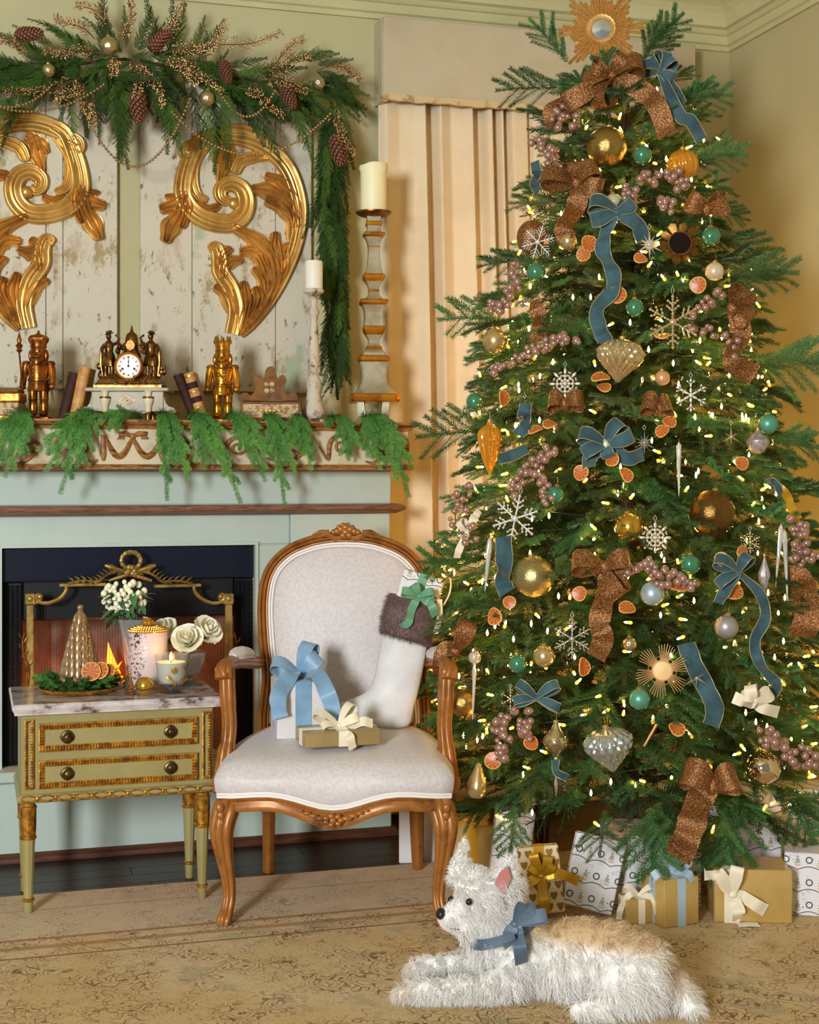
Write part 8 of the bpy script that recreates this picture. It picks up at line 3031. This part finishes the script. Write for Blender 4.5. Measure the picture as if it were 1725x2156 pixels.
gift('gift_box', 'white printed gift lying beside the big gold box, nearest the gold wall', M, 0.26, 0.20, 0.165, 'toile_paper')
M = floorM(1690, 1850, -0.1)
gift('gift_box', 'tall white printed gift at the very back against the gold wall', M, 0.20, 0.14, 0.27, 'toile_paper')
M = floorM(1065, 1850, -0.35) @ Matrix.Rotation(0.12, 4, 'Y')
gift('gift_box', 'white printed gift leaning in shade behind the dog', camframe(onZ(1068, 1856, RZ) + V((0, 0, 0.011))) @ Matrix.Rotation(0.12, 4, 'Y'), 0.11, 0.08, 0.20, 'toile_paper_b')
# --- heart paper with gold bow
M = camframe(onZ(1147, 1930, RZ) + V((0, 0, 0.012))) @ Matrix.Rotation(-0.10, 4, 'Y') @ Matrix.Rotation(-0.12, 4, 'X')
t = gift('gift_box', 'tall gift in tan heart paper with a spiky gold bow', M, 0.105, 0.05, 0.172, 'heart_paper', 'gold_ribbon', 0.028, ('x',))
cb = M @ V((0.0, -0.032, 0.098))
bow3(t, cb, -FWD + UP * 0.1, RIGHT, 'gold_ribbon', 0.026, [(75, 0.06, 0.014, 0.3), (110, 0.07, 0.014, -0.3), (50, 0.045, 0.014, 0.4), (140, 0.045, 0.012, 0.4)],
     [[cb + RIGHT * 0.05 - FWD * 0.02 + UP * 0.01, cb + RIGHT * 0.095 - FWD * 0.02 - UP * 0.01], [cb - RIGHT * 0.05 - FWD * 0.02 - UP * 0.02, cb - RIGHT * 0.09 - FWD * 0.02 - UP * 0.035], [cb + RIGHT * 0.004 - FWD * 0.012 - UP * 0.05, cb + RIGHT * 0.012 - FWD * 0.012 - UP * 0.10]])
# --- small gold cube with cream bow
M, a, b, c = boxfront(1318, 1386, 1895, 1945, 0.07, 0.18)
t = gift('gift_box', 'smallest gold gift box with cream ribbon and curled bow', M, a, b, c, 'gold_paper', 'ivory_ribbon', 0.018, ('x', 'y'))
cb = M @ V((0, -0.01, c + 0.006))
bow3(t, cb, UP * 0.6 - FWD * 0.8, RIGHT, 'ivory_ribbon', 0.016, [(155, 0.045, 0.012, 0.2), (25, 0.045, 0.012, -0.2)], [[cb - RIGHT * 0.03 - FWD * 0.02 + UP * 0.004, cb - RIGHT * 0.052 - FWD * 0.03 - UP * 0.03, cb - RIGHT * 0.055 - FWD * 0.025 - UP * 0.055], [cb + RIGHT * 0.03 - FWD * 0.02, cb + RIGHT * 0.045 - FWD * 0.03 - UP * 0.04]])
# --- gold cube with pale blue bow
M, a, b, c = boxfront(1392, 1480, 1850, 1950, 0.11, 0.42)
t = gift('gift_box', 'gold gift box tied with pale blue ribbon and bow', M, a, b, c, 'gold_paper', 'pale_blue_ribbon', 0.024, ('x', 'y'))
cb = M @ V((0, -0.01, c + 0.006))
bow3(t, cb, UP * 0.75 - FWD * 0.6, RIGHT, 'pale_blue_ribbon', 0.024, [(150, 0.06, 0.018, 0.3), (30, 0.06, 0.018, -0.3), (95, 0.06, 0.02, 0.3)], [[cb - RIGHT * 0.03 - FWD * 0.02, cb - RIGHT * 0.055 - FWD * 0.035 + UP * 0.0], [cb + RIGHT * 0.03 - FWD * 0.02, cb + RIGHT * 0.05 - FWD * 0.035 - UP * 0.01]])
# --- large gold box with cream bow
M, a, b, c = boxfront(1505, 1668, 1832, 1944, 0.14, -0.06)
t = gift('gift_box', 'large gold gift box with a loose cream ribbon bow', M, a, b, c, 'gold_paper', 'ivory_ribbon', 0.034, ())
part('band', MB().box((-a / 2 + 0.026, -b / 2 - 0.0012, 0), (-a / 2 + 0.066, -b / 2 + 0.002, c + 0.0012)).box((-a / 2 + 0.026, -b / 2, c - 0.002), (-a / 2 + 0.066, b / 2, c + 0.0012)), 'ivory_ribbon', t, smooth=False)
cb = M @ V((-a / 2 + 0.046, -b / 2 - 0.008, c * 0.55))
bow3(t, cb, -FWD, RIGHT, 'ivory_ribbon', 0.034, [(125, 0.085, 0.012, 0.2), (85, 0.085, 0.014, -0.3)], [[cb + RIGHT * 0.04 - FWD * 0.012 - UP * 0.012, cb + RIGHT * 0.085 - FWD * 0.012 - UP * 0.04], [cb + RIGHT * 0.01 - FWD * 0.012 - UP * 0.03, cb + RIGHT * 0.012 - FWD * 0.012 - UP * 0.062], [cb - RIGHT * 0.04 - FWD * 0.02 + UP * 0.05, cb - RIGHT * 0.075 - FWD * 0.018 + UP * 0.055]])
pw = onZ(1412, 1950, RZ + 0.001)
pr_ = onZ(1570, 1948, RZ + 0.002)
single('ribbon_scrap', MB().strip([pr_ - RIGHT * 0.02, pr_ + RIGHT * 0.01 + UP * 0.002, pr_ + RIGHT * 0.035 + UP * 0.001], [FWD * 0.016] * 3, 0.001), 'ivory_ribbon', 'loose end of cream ribbon lying on the rug before the gold box', 'ribbon', pr_)
# --- in shade behind the chair and the dog
M = floorM(985, 1838, 0.15)
gift('gift_box', 'large gold gift box in deep shade under the fir tree', M, 0.17, 0.16, 0.155, 'gold_paper', 'gold_ribbon', 0.03, ('x',))
M = floorM(882, 1800, 0.0) @ Matrix.Translation((0, 0, -0.0105))
t = gift('gift_box', 'white gift with a slate blue ribbon behind the armchair leg', M, 0.12, 0.12, 0.16, 'white_paper', 'slate_satin', 0.03, ('x',))
M = floorM(1112, 1880, -0.2)
gift('gift_box', 'small tan gift behind the heart paper gift, next to the dog', M, 0.05, 0.06, 0.11, 'tan_paper', 'gold_ribbon', 0.02, ('x',))
tb = onZ(1140, 1832, RZ)
t = thing('twig_bundle', 'bundle of brown dried twigs standing among the gifts', 'twigs', tb)
for i in range(9):
    a_ = random.uniform(0, 6.28)
    part('twig', MB().tube([tb + V((0.012 * math.cos(a_), 0.012 * math.sin(a_), 0)), tb + V((0.02 * math.cos(a_), 0.02 * math.sin(a_), 0.12)), tb + V((0.035 * math.cos(a_), 0.03 * math.sin(a_), 0.20 + 0.05 * random.random()))], [0.004, 0.0035, 0.002], 6), 'bark', t, world=True)


# ================================================================== GIFTS AND STOCKING ON THE CHAIR
SEATZ = 0.452 + RZ


def seatM(px, py, z, rot):
    return camframe(onZ(px, py, z)) @ Matrix.Rotation(rot, 4, 'Z')


M = seatM(640, 1556, 0.452, 0.22)
d_ = depth(M.to_translation())
w_, h_ = 112 * d_ / F, 120 * d_ / F
M = M @ Matrix.Translation((0.0, 0.075, 0))
t = gift('chair_gift', 'white gift box with a big blue satin bow on the armchair seat', M, w_, 0.14, h_, 'white_paper', 'blue_satin', 0.045, ('x', 'y'))
cb = M @ V((0.0, 0.0, h_ + 0.01))
bow3(t, cb, UP * 0.6 - FWD * 0.8, RIGHT, 'blue_satin', 0.046, [(165, 0.085, 0.022, 0.4), (70, 0.095, 0.026, -0.3), (40, 0.075, 0.024, 0.4), (195, 0.06, 0.018, -0.3)],
     [[cb + RIGHT * 0.05 - FWD * 0.05 + UP * 0.005, cb + RIGHT * 0.085 - FWD * 0.07 - UP * 0.05, cb + RIGHT * 0.10 - FWD * 0.075 - UP * 0.115, cb + RIGHT * 0.115 - FWD * 0.075 - UP * 0.125],
      [cb - RIGHT * 0.025 - FWD * 0.080 + UP * 0.006, cb - RIGHT * 0.05 - FWD * 0.108 - UP * 0.05, cb - RIGHT * 0.045 - FWD * 0.110 - UP * 0.10]])
M = seatM(722, 1570, 0.455, 0.30)
k_ = depth(M.to_translation()) / F
M = M @ Matrix.Translation((0.0, 0.05, 0.0))
t = gift('chair_gift', 'flat tan gold gift box with cream bow on the armchair seat', M, 0.205, 0.125, 0.040, 'tan_paper', 'ivory_ribbon', 0.028, ('x', 'y'))
cb = M @ V((0.0, -0.01, 0.046))
bow3(t, cb, UP * 0.7 - FWD * 0.7, RIGHT, 'ivory_ribbon', 0.026, [(160, 0.075, 0.018, 0.3), (55, 0.070, 0.022, -0.3), (15, 0.06, 0.018, 0.4), (200, 0.05, 0.014, 0.2)],
     [[cb + RIGHT * 0.05 - FWD * 0.01 + UP * 0.008, cb + RIGHT * 0.09 - FWD * 0.01 + UP * 0.012], [cb + RIGHT * 0.025 - FWD * 0.055 - UP * 0.015, cb + RIGHT * 0.04 - FWD * 0.066 - UP * 0.045]])

# stocking: outline traced at the depth of the chair back
SD = 4.004 + 0.165


def sk(px, py, y=0.0):
    """chair-frame point of a stocking pixel leaning back against the chair"""
    yy = 0.085 + (1535 - py) / 240 * 0.075 + y
    dd = 4.004 + yy
    return V(((px - 713) * dd / F, yy, (H - RZ) - (py - 1000) * dd / F))


st = thing('stocking', 'white satin christmas stocking with a brown fur cuff leaning in the armchair', 'stocking', M=WM[chair] @ Matrix.Translation((0, 0, 0)))
secs = [((800, 1322), (896, 1352)), ((797, 1345), (893, 1375)), ((790, 1390), (886, 1412)), ((782, 1430), (878, 1452)), ((768, 1455), (868, 1490)), ((750, 1466), (862, 1520)), ((735, 1472), (850, 1531)), ((718, 1478), (820, 1535)),
        ((700, 1486), (780, 1535)), ((686, 1496), (740, 1533)), ((680, 1510), (700, 1528))]
sl2 = []
for (a_, b_) in secs:
    sl2.append((a_, b_))
fine = []
L_ = spline([V((a_[0], a_[1], 0)) for a_, _ in secs], 3)
R_ = spline([V((b_[0], b_[1], 0)) for _, b_ in secs], 3)
vs, fs = [], []
NS = 16
for (l_, r_) in zip(L_, R_):
    a_, b_ = sk(l_.x, l_.y), sk(r_.x, r_.y)
    c_ = (a_ + b_) / 2
    hw = (b_ - a_) / 2
    thk = min(0.030, hw.length * 0.55)
    for i in range(NS):
        th_ = 2 * PI * i / NS
        vs.append(c_ + hw * math.cos(th_) + V((0, -thk * math.sin(th_) * (1 + 0.08 * math.sin(th_ * 3 + c_.z * 60)), 0)))
m_ = len(L_)
for j in range(m_ - 1):
    for i in range(NS):
        a_, b_ = j * NS + i, j * NS + (i + 1) % NS
        fs.append((a_, b_, b_ + NS, a_ + NS))
fs += [tuple(range(NS)), tuple((m_ - 1) * NS + i for i in range(NS))]
part('foot_and_leg', MB().add(vs, fs), 'satin_white', st, ang=80)
# fur cuff: a fat sleeve with strands
vs, fs, strands = [], [], []
rows = [((812, 1248), (915, 1275)), ((804, 1270), (915, 1295)), ((798, 1295), (910, 1325)), ((796, 1320), (902, 1352)), ((800, 1330), (898, 1358))]
rg = np.random.default_rng(9)
for ri, (l_, r_) in enumerate(rows):
    a_, b_ = sk(*l_), sk(*r_)
    c_, hw = (a_ + b_) / 2, (b_ - a_) / 2
    for i in range(20):
        th_ = 2 * PI * i / 20
        vs.append(c_ + hw * math.cos(th_) * 0.95 + V((0, -0.042 * math.sin(th_), 0)))
for j in range(len(rows) - 1):
    for i in range(20):
        a_, b_ = j * 20 + i, j * 20 + (i + 1) % 20
        fs.append((a_, b_, b_ + 20, a_ + 20))
fs += [tuple(range(20)), tuple(80 + i for i in range(20))]
cuff = part('cuff', MB().add(vs, fs), 'fur_brown', st, ang=80)
blades = []
for k_ in range(5200):
    j, i = rg.integers(0, 4), rg.integers(0, 20)
    f1, f2 = rg.random(), rg.random()
    A, B = vs[j * 20 + i].lerp(vs[j * 20 + (i + 1) % 20], f1), vs[(j + 1) * 20 + i].lerp(vs[(j + 1) * 20 + (i + 1) % 20], f1)
    p = A.lerp(B, f2)
    cc_ = V((0, 0, 0))
    for q_ in range(20):
        cc_ += vs[j * 20 + q_] / 20
    n_ = (p - cc_)
    n_ = V((n_.x, n_.y * 1.5, 0)).normalized()
    d = (n_ * 0.8 + V((rg.normal(0, 0.4), rg.normal(0, 0.25), -0.6 + rg.normal(0, 0.5)))).normalized()
    ln = rg.uniform(0.012, 0.022)
    s_ = d.cross(V((rg.normal(), rg.normal(), rg.normal()))).normalized() * 0.0007
    blades.append((p - s_, p + d * ln * 0.6 + s_ * 0, p + d * ln, p + d * ln * 0.4 + s_))
me = quads_mesh('fur', [[tuple(q_) for q_ in bl4] for bl4 in blades], 'fur_brown')
fo = part('fur', me, None, cuff, kind='stuff')
lp_ = [sk(918, 1262), sk(925, 1235), sk(936, 1217), sk(943, 1225), sk(940, 1250), sk(928, 1275)]
part('hanging_loop', MB().tube(spline(lp_, 5), 0.0042, 8, flat=0.6), 'ivory_ribbon', st)
tagp = [sk(920, 1262, -0.02), sk(921, 1300, -0.03), sk(913, 1335, -0.035)]
part('label_strip', MB().strip([WM[st] @ p for p in spline(tagp, 4)], [RIGHT * 0.008] * 9, 0.001), 'ivory_ribbon', st, world=True)
# small parcel in the stocking
pm = WM[st] @ sk(872, 1258, 0.0)
Mx = camframe(pm) @ Matrix.Rotation(0.30, 4, 'Y') @ Matrix.Translation((0, 0, -0.02))
t = gift('stocking_parcel', 'small white sprigged parcel with green ribbon tucked in the stocking', Mx, 0.118, 0.045, 0.090, 'toile_paper', 'green_ribbon', 0.026, ('x',))
cb = Mx @ V((0.004, -0.062, 0.030))
bow3(t, cb, -FWD + UP * 0.2, RIGHT, 'green_ribbon', 0.024, [(165, 0.055, 0.016, 0.3), (15, 0.045, 0.016, -0.3), (120, 0.04, 0.014, 0.3)],
     [[cb - RIGHT * 0.02 - FWD * 0.006 - UP * 0.03, cb - RIGHT * 0.03 - FWD * 0.008 - UP * 0.07, cb - RIGHT * 0.05 - FWD * 0.01 - UP * 0.085], [cb + RIGHT * 0.03 - FWD * 0.006 - UP * 0.02, cb + RIGHT * 0.045 - FWD * 0.008 - UP * 0.055]])

# ================================================================== DOG
DD0 = 3.28
DO = RIGHT * ((1200 - 862.5) / F * DD0) + FWD * DD0 + V((0, 0, RZ))
dog = thing('dog', 'small white terrier with a tan back lying on the rug, slate bow at its neck', 'dog', M=camframe(DO))


def dl(px, py=None, y=0.0, z=None):
    d = DD0 + y
    lat = (px - 862.5) * d / F - (1200 - 862.5) / F * DD0
    return V((lat, y, z if z is not None else (H - RZ) - (py - 1000) * d / F))


mb = MB()


def ell(c, r, rot=0.0):
    mb.sphere((0, 0, 0), 1, 20, 14, M=Matrix.Translation(c) @ Matrix.Rotation(rot, 4, 'Y') @ Matrix.Diagonal((r[0], r[1], r[2], 1)))


ell(dl(1345, y=-0.12, z=0.078), (0.080, 0.086, 0.080))
ell(dl(1290, y=-0.09, z=0.086), (0.090, 0.088, 0.088))
ell(dl(1220, y=-0.06, z=0.086), (0.100, 0.085, 0.088))
ell(dl(1130, y=-0.02, z=0.080), (0.090, 0.078, 0.078))
ell(dl(1062, y=0.0, z=0.088), (0.062, 0.062, 0.078))
mb.tube([dl(1075, y=0.0, z=0.105), dl(1055, 1985, 0.0), dl(1040, 1930, -0.005), dl(1025, 1895, -0.01)], [0.070, 0.062, 0.056, 0.052], 18)
ell(dl(1020, 1888, -0.01), (0.058, 0.056, 0.056))
ell(dl(1000, 1865, -0.01), (0.045, 0.048, 0.040))
ell(dl(975, 1922, -0.015), (0.042, 0.038, 0.032))
ell(dl(950, 1930, -0.018), (0.028, 0.026, 0.024))
ell(dl(990, 1948, -0.015), (0.036, 0.036, 0.026))
ell(dl(1045, 1935, -0.03), (0.040, 0.034, 0.042))
# hind leg folded on the near side
ell(dl(1325, y=-0.175, z=0.060), (0.070, 0.040, 0.056), 0.2)
ell(dl(1250, y=-0.195, z=0.022), (0.052, 0.022, 0.020))
# front legs
mb.tube([dl(1095, y=-0.06, z=0.085), dl(1070, y=-0.085, z=0.045), dl(1010, y=-0.095, z=0.030), dl(930, y=-0.095, z=0.026), dl(868, y=-0.095, z=0.022)], [0.042, 0.036, 0.028, 0.024, 0.022], 14)
ell(dl(862, y=-0.095, z=0.021), (0.030, 0.024, 0.019))
mb.tube([dl(1050, y=0.05, z=0.060), dl(1000, y=0.065, z=0.032), dl(940, y=0.07, z=0.026), dl(895, y=0.07, z=0.023)], [0.034, 0.027, 0.023, 0.021], 14)
ell(dl(884, y=0.07, z=0.020), (0.028, 0.023, 0.018))
# tail
mb.tube([dl(1395, y=-0.12, z=0.075), dl(1425, y=-0.14, z=0.060), dl(1448, y=-0.18, z=0.034), dl(1458, y=-0.21, z=0.018)], [0.030, 0.026, 0.020, 0.014], 12)
# ears
def ear(base, tip, side, rb):
    n = 9
    for k_ in range(n):
        t = k_ / (n - 1)
        c = base.lerp(tip, t)
        r = rb * (1 - 0.78 * t)
        mb.sphere((0, 0, 0), 1, 10, 8, M=Matrix.Translation(c) @ Matrix.Rotation(side, 4, 'Z') @ Matrix.Diagonal((r, r * 0.5, max(r * 0.8, 0.010), 1)))


ear(dl(968, 1835, 0.005), dl(978, 1768, 0.012), 0.5, 0.030)
ear(dl(1058, 1868, -0.030), dl(1078, 1806, -0.034), 0.3, 0.042)
tmp_me = mb.mesh('dog_tmp', None, smooth=False, recalc=True)
tmp = bpy.data.objects.new('dog_tmp', tmp_me)
COL.objects.link(tmp)
rm_ = tmp.modifiers.new('r', 'REMESH')
rm_.mode, rm_.voxel_size = 'VOXEL', 0.0055
sm_ = tmp.modifiers.new('s', 'SMOOTH')
sm_.factor, sm_.iterations = 0.5, 6
dg = bpy.context.evaluated_depsgraph_get()
bme = bpy.data.meshes.new_from_object(tmp.evaluated_get(dg))
bpy.data.objects.remove(tmp)
bme.name = 'body'
bme.materials.clear()
bme.materials.append(MATS['dog_fur'])
for v in bme.vertices:
    v.co.z = max(v.co.z, 0.0005)


def tint_of(P, N):
    """tan saddle over the back and rump, creamy muzzle and paws, as in the coat itself"""
    x, z = P[:, 0], P[:, 2]
    sstep = lambda a, b, v: np.clip((v - a) / (b - a), 0, 1) ** 2 * (3 - 2 * np.clip((v - a) / (b - a), 0, 1))
    t = sstep(0.118, 0.150, z) * sstep(-0.135, -0.095, x)
    t = np.maximum(t, sstep(0.155, 0.20, x) * sstep(0.03, 0.09, z) * 0.85)
    t = np.maximum(t, 0.35 * sstep(-0.335, -0.36, x))
    return np.clip(t, 0, 1)


nv = len(bme.vertices)
co = np.zeros(nv * 3, dtype=np.float32)
bme.vertices.foreach_get('co', co)
P = co.reshape(-1, 3)
at_ = bme.attributes.new('fur_tint', 'FLOAT', 'POINT')
at_.data.foreach_set('value', tint_of(P, None).astype(np.float32))
bme.polygons.foreach_set('use_smooth', [True] * len(bme.polygons))
body = part('body', bme, None, dog)
# fur strands
bme.calc_loop_triangles()
nt_ = len(bme.loop_triangles)
tri = np.zeros(nt_ * 3, dtype=np.int32)
bme.loop_triangles.foreach_get('vertices', tri)
tri = tri.reshape(-1, 3)
nrm_ = np.zeros(nt_ * 3, dtype=np.float32)
bme.loop_triangles.foreach_get('normal', nrm_)
nrm_ = nrm_.reshape(-1, 3)
A, B, C_ = P[tri[:, 0]], P[tri[:, 1]], P[tri[:, 2]]
ar = np.linalg.norm(np.cross(B - A, C_ - A), axis=1)
ar = ar * (1 + 0.9 * (A[:, 0] < -0.09))
NF = 78000
rg = np.random.default_rng(4)
pick = rg.choice(nt_, NF, p=ar / ar.sum())
u_, v_ = rg.random(NF), rg.random(NF)
fl_ = u_ + v_ > 1
u_[fl_], v_[fl_] = 1 - u_[fl_], 1 - v_[fl_]
R0 = A[pick] + (B - A)[pick] * u_[:, None] + (C_ - A)[pick] * v_[:, None]
N0 = nrm_[pick]
tint = tint_of(R0, N0)
head = (R0[:, 2] > 0.125) & (R0[:, 0] < -0.10)
leg = (R0[:, 2] < 0.06) & (R0[:, 0] < -0.14)
nose = np.array(dl(934, 1925, -0.018))
earm = (R0[:, 2] > 0.255) & head
flow = np.tile(np.array([0.55, 0.0, -0.75]), (NF, 1))
away = R0 - nose
away /= np.linalg.norm(away, axis=1)[:, None] + 1e-6
flow[head] = away[head] * 0.9 + np.array([0, 0, -0.45])
flow[earm] = np.array([0.05, 0, 0.9])
flow[leg] = np.array([-0.35, -0.1, -0.5])
ln = rg.uniform(0.016, 0.034, NF)
# locks: clumps share a direction, which makes the coat shaggy
cell = np.floor(R0 / 0.016).astype(int)
hsh = (cell[:, 0] * 73856093 ^ cell[:, 1] * 19349663 ^ cell[:, 2] * 83492791) % 9973
cl_dir = np.random.default_rng(8).normal(0, 1, (9973, 3))
flow += cl_dir[hsh] * 0.42
dist = np.linalg.norm(R0 - nose, axis=1)
ln[head] = np.clip(0.004 + dist[head] * 0.16, 0.005, 0.024) * rg.uniform(0.8, 1.15, head.sum())
ln[earm] *= 0.55
ln[leg] *= 0.75
saddle = tint > 0.6
ln[saddle] *= 0.6
d = N0 * 0.55 + flow * 0.75 + rg.normal(0, 0.16, (NF, 3))
d /= np.linalg.norm(d, axis=1)[:, None]
sd = np.cross(d, rg.normal(0, 1, (NF, 3)))
sd /= np.linalg.norm(sd, axis=1)[:, None] + 1e-9
w0 = 0.00062
ph = rg.random(NF) * 6.28
K = 4
verts = np.zeros((NF, K * 2, 3), dtype=np.float32)
for k_ in range(K):
    t = k_ / (K - 1)
    bend = np.array([0, 0, -0.35]) * t * t
    q_ = R0 + (d * t + bend * t) * ln[:, None] + sd * (np.sin(ph + t * 5.0) * 0.0042 * t)[:, None]
    w_ = w0 * (1 - 0.85 * t)
    verts[:, 2 * k_] = q_ - sd * w_
    verts[:, 2 * k_ + 1] = q_ + sd * w_
verts[:, :, 2] = np.maximum(verts[:, :, 2], 0.0008)
fm = bpy.data.meshes.new('coat')
fm.vertices.add(NF * K * 2)
fm.vertices.foreach_set('co', verts.reshape(-1))
base = (np.arange(NF) * K * 2)[:, None]
quad = np.concatenate([base + np.array([2 * k_, 2 * k_ + 1, 2 * k_ + 3, 2 * k_ + 2]) for k_ in range(K - 1)], axis=1).reshape(-1)
nq = NF * (K - 1)
fm.loops.add(nq * 4)
fm.loops.foreach_set('vertex_index', quad.astype(np.int32))
fm.polygons.add(nq)
fm.polygons.foreach_set('loop_start', np.arange(0, nq * 4, 4, dtype=np.int32))
fm.polygons.foreach_set('loop_total', np.full(nq, 4, dtype=np.int32))
fm.materials.append(MATS['dog_fur'])
at_ = fm.attributes.new('fur_tint', 'FLOAT', 'POINT')
at_.data.foreach_set('value', np.repeat(tint + rg.normal(0, 0.08, NF), K * 2).clip(0, 1).astype(np.float32))
fm.update(calc_edges=True)
part('coat', fm, None, dog, kind='stuff')
# face
part('nose', MB().sphere(dl(929, 1924, -0.026), 0.0145, 14, 10, (0.85, 1.1, 0.9)), 'nose_black', dog)
for (px, py, y, nm) in ((988, 1899, -0.070, 'eye'), (950, 1894, -0.004, 'eye')):
    part(nm, MB().sphere(dl(px, py, y), 0.0080, 14, 10), 'eye_black', dog)
part('mouth', MB().tube([dl(934, 1946, -0.030), dl(944, 1953, -0.034), dl(962, 1957, -0.040), dl(978, 1957, -0.042)], [0.0010, 0.0014, 0.0014, 0.0008], 6), 'nose_black', dog)
e0 = [dl(1062, 1884, -0.066), dl(1042, 1862, -0.062), dl(1052, 1838, -0.058), dl(1070, 1824, -0.056), dl(1076, 1850, -0.060)]
m = MB().add(e0 + [p + V((0, 0.004, 0)) for p in e0], [(0, 1, 2, 3, 4), (5, 9, 8, 7, 6)] + [(i, 5 + i, 5 + (i + 1) % 5, (i + 1) % 5) for i in range(5)])
part('ear_lining', m, 'skin_pink', dog, label='pink inner ear')
# ribbon round the neck
cb = WM[dog] @ dl(1085, 1945, -0.098)
rib = thing('dog_ribbon', 'slate blue satin ribbon tied in a bow around the dog neck', 'ribbon', cb)
pts = []
for a in np.linspace(0.0, 2 * PI, 25)[:-1]:
    c = dl(1062, 1952, -0.004)
    pts.append(WM[dog] @ (c + V((0.078 * math.cos(a), -0.082 * math.sin(a), 0.030 * math.cos(a)))))
m = MB()
vs = []
for p in pts:
    vs += [p - UP * 0.012, p + UP * 0.012]
n_ = len(pts)
cc = sum(pts, V((0, 0, 0))) / n_
vs2 = []
for i, p in enumerate(pts):
    o = (p - cc).normalized() * 0.0015
    vs2 += [p - UP * 0.012 + o, p + UP * 0.012 + o]
fs = []
for i in range(n_):
    j = (i + 1) % n_
    fs += [(2 * i, 2 * j, 2 * j + 1, 2 * i + 1), (2 * n_ + 2 * i, 2 * n_ + 2 * i + 1, 2 * n_ + 2 * j + 1, 2 * n_ + 2 * j), (2 * i + 1, 2 * j + 1, 2 * n_ + 2 * j + 1, 2 * n_ + 2 * i + 1), (2 * i, 2 * n_ + 2 * i, 2 * n_ + 2 * j, 2 * j)]
part('band', m.add(vs + vs2, fs), 'slate_satin', rib, world=True)
bow3(rib, cb, -FWD + UP * 0.3, RIGHT, 'slate_satin', 0.030, [(38, 0.060, 0.018, 0.3), (15, 0.075, 0.014, -0.3), (60, 0.05, 0.016, 0.4)],
     [[cb + RIGHT * 0.006 - FWD * 0.02 - UP * 0.03, cb + RIGHT * 0.012 - FWD * 0.03 - UP * 0.078], [cb - RIGHT * 0.016 - FWD * 0.02 - UP * 0.022, cb - RIGHT * 0.012 - FWD * 0.028 - UP * 0.040]])
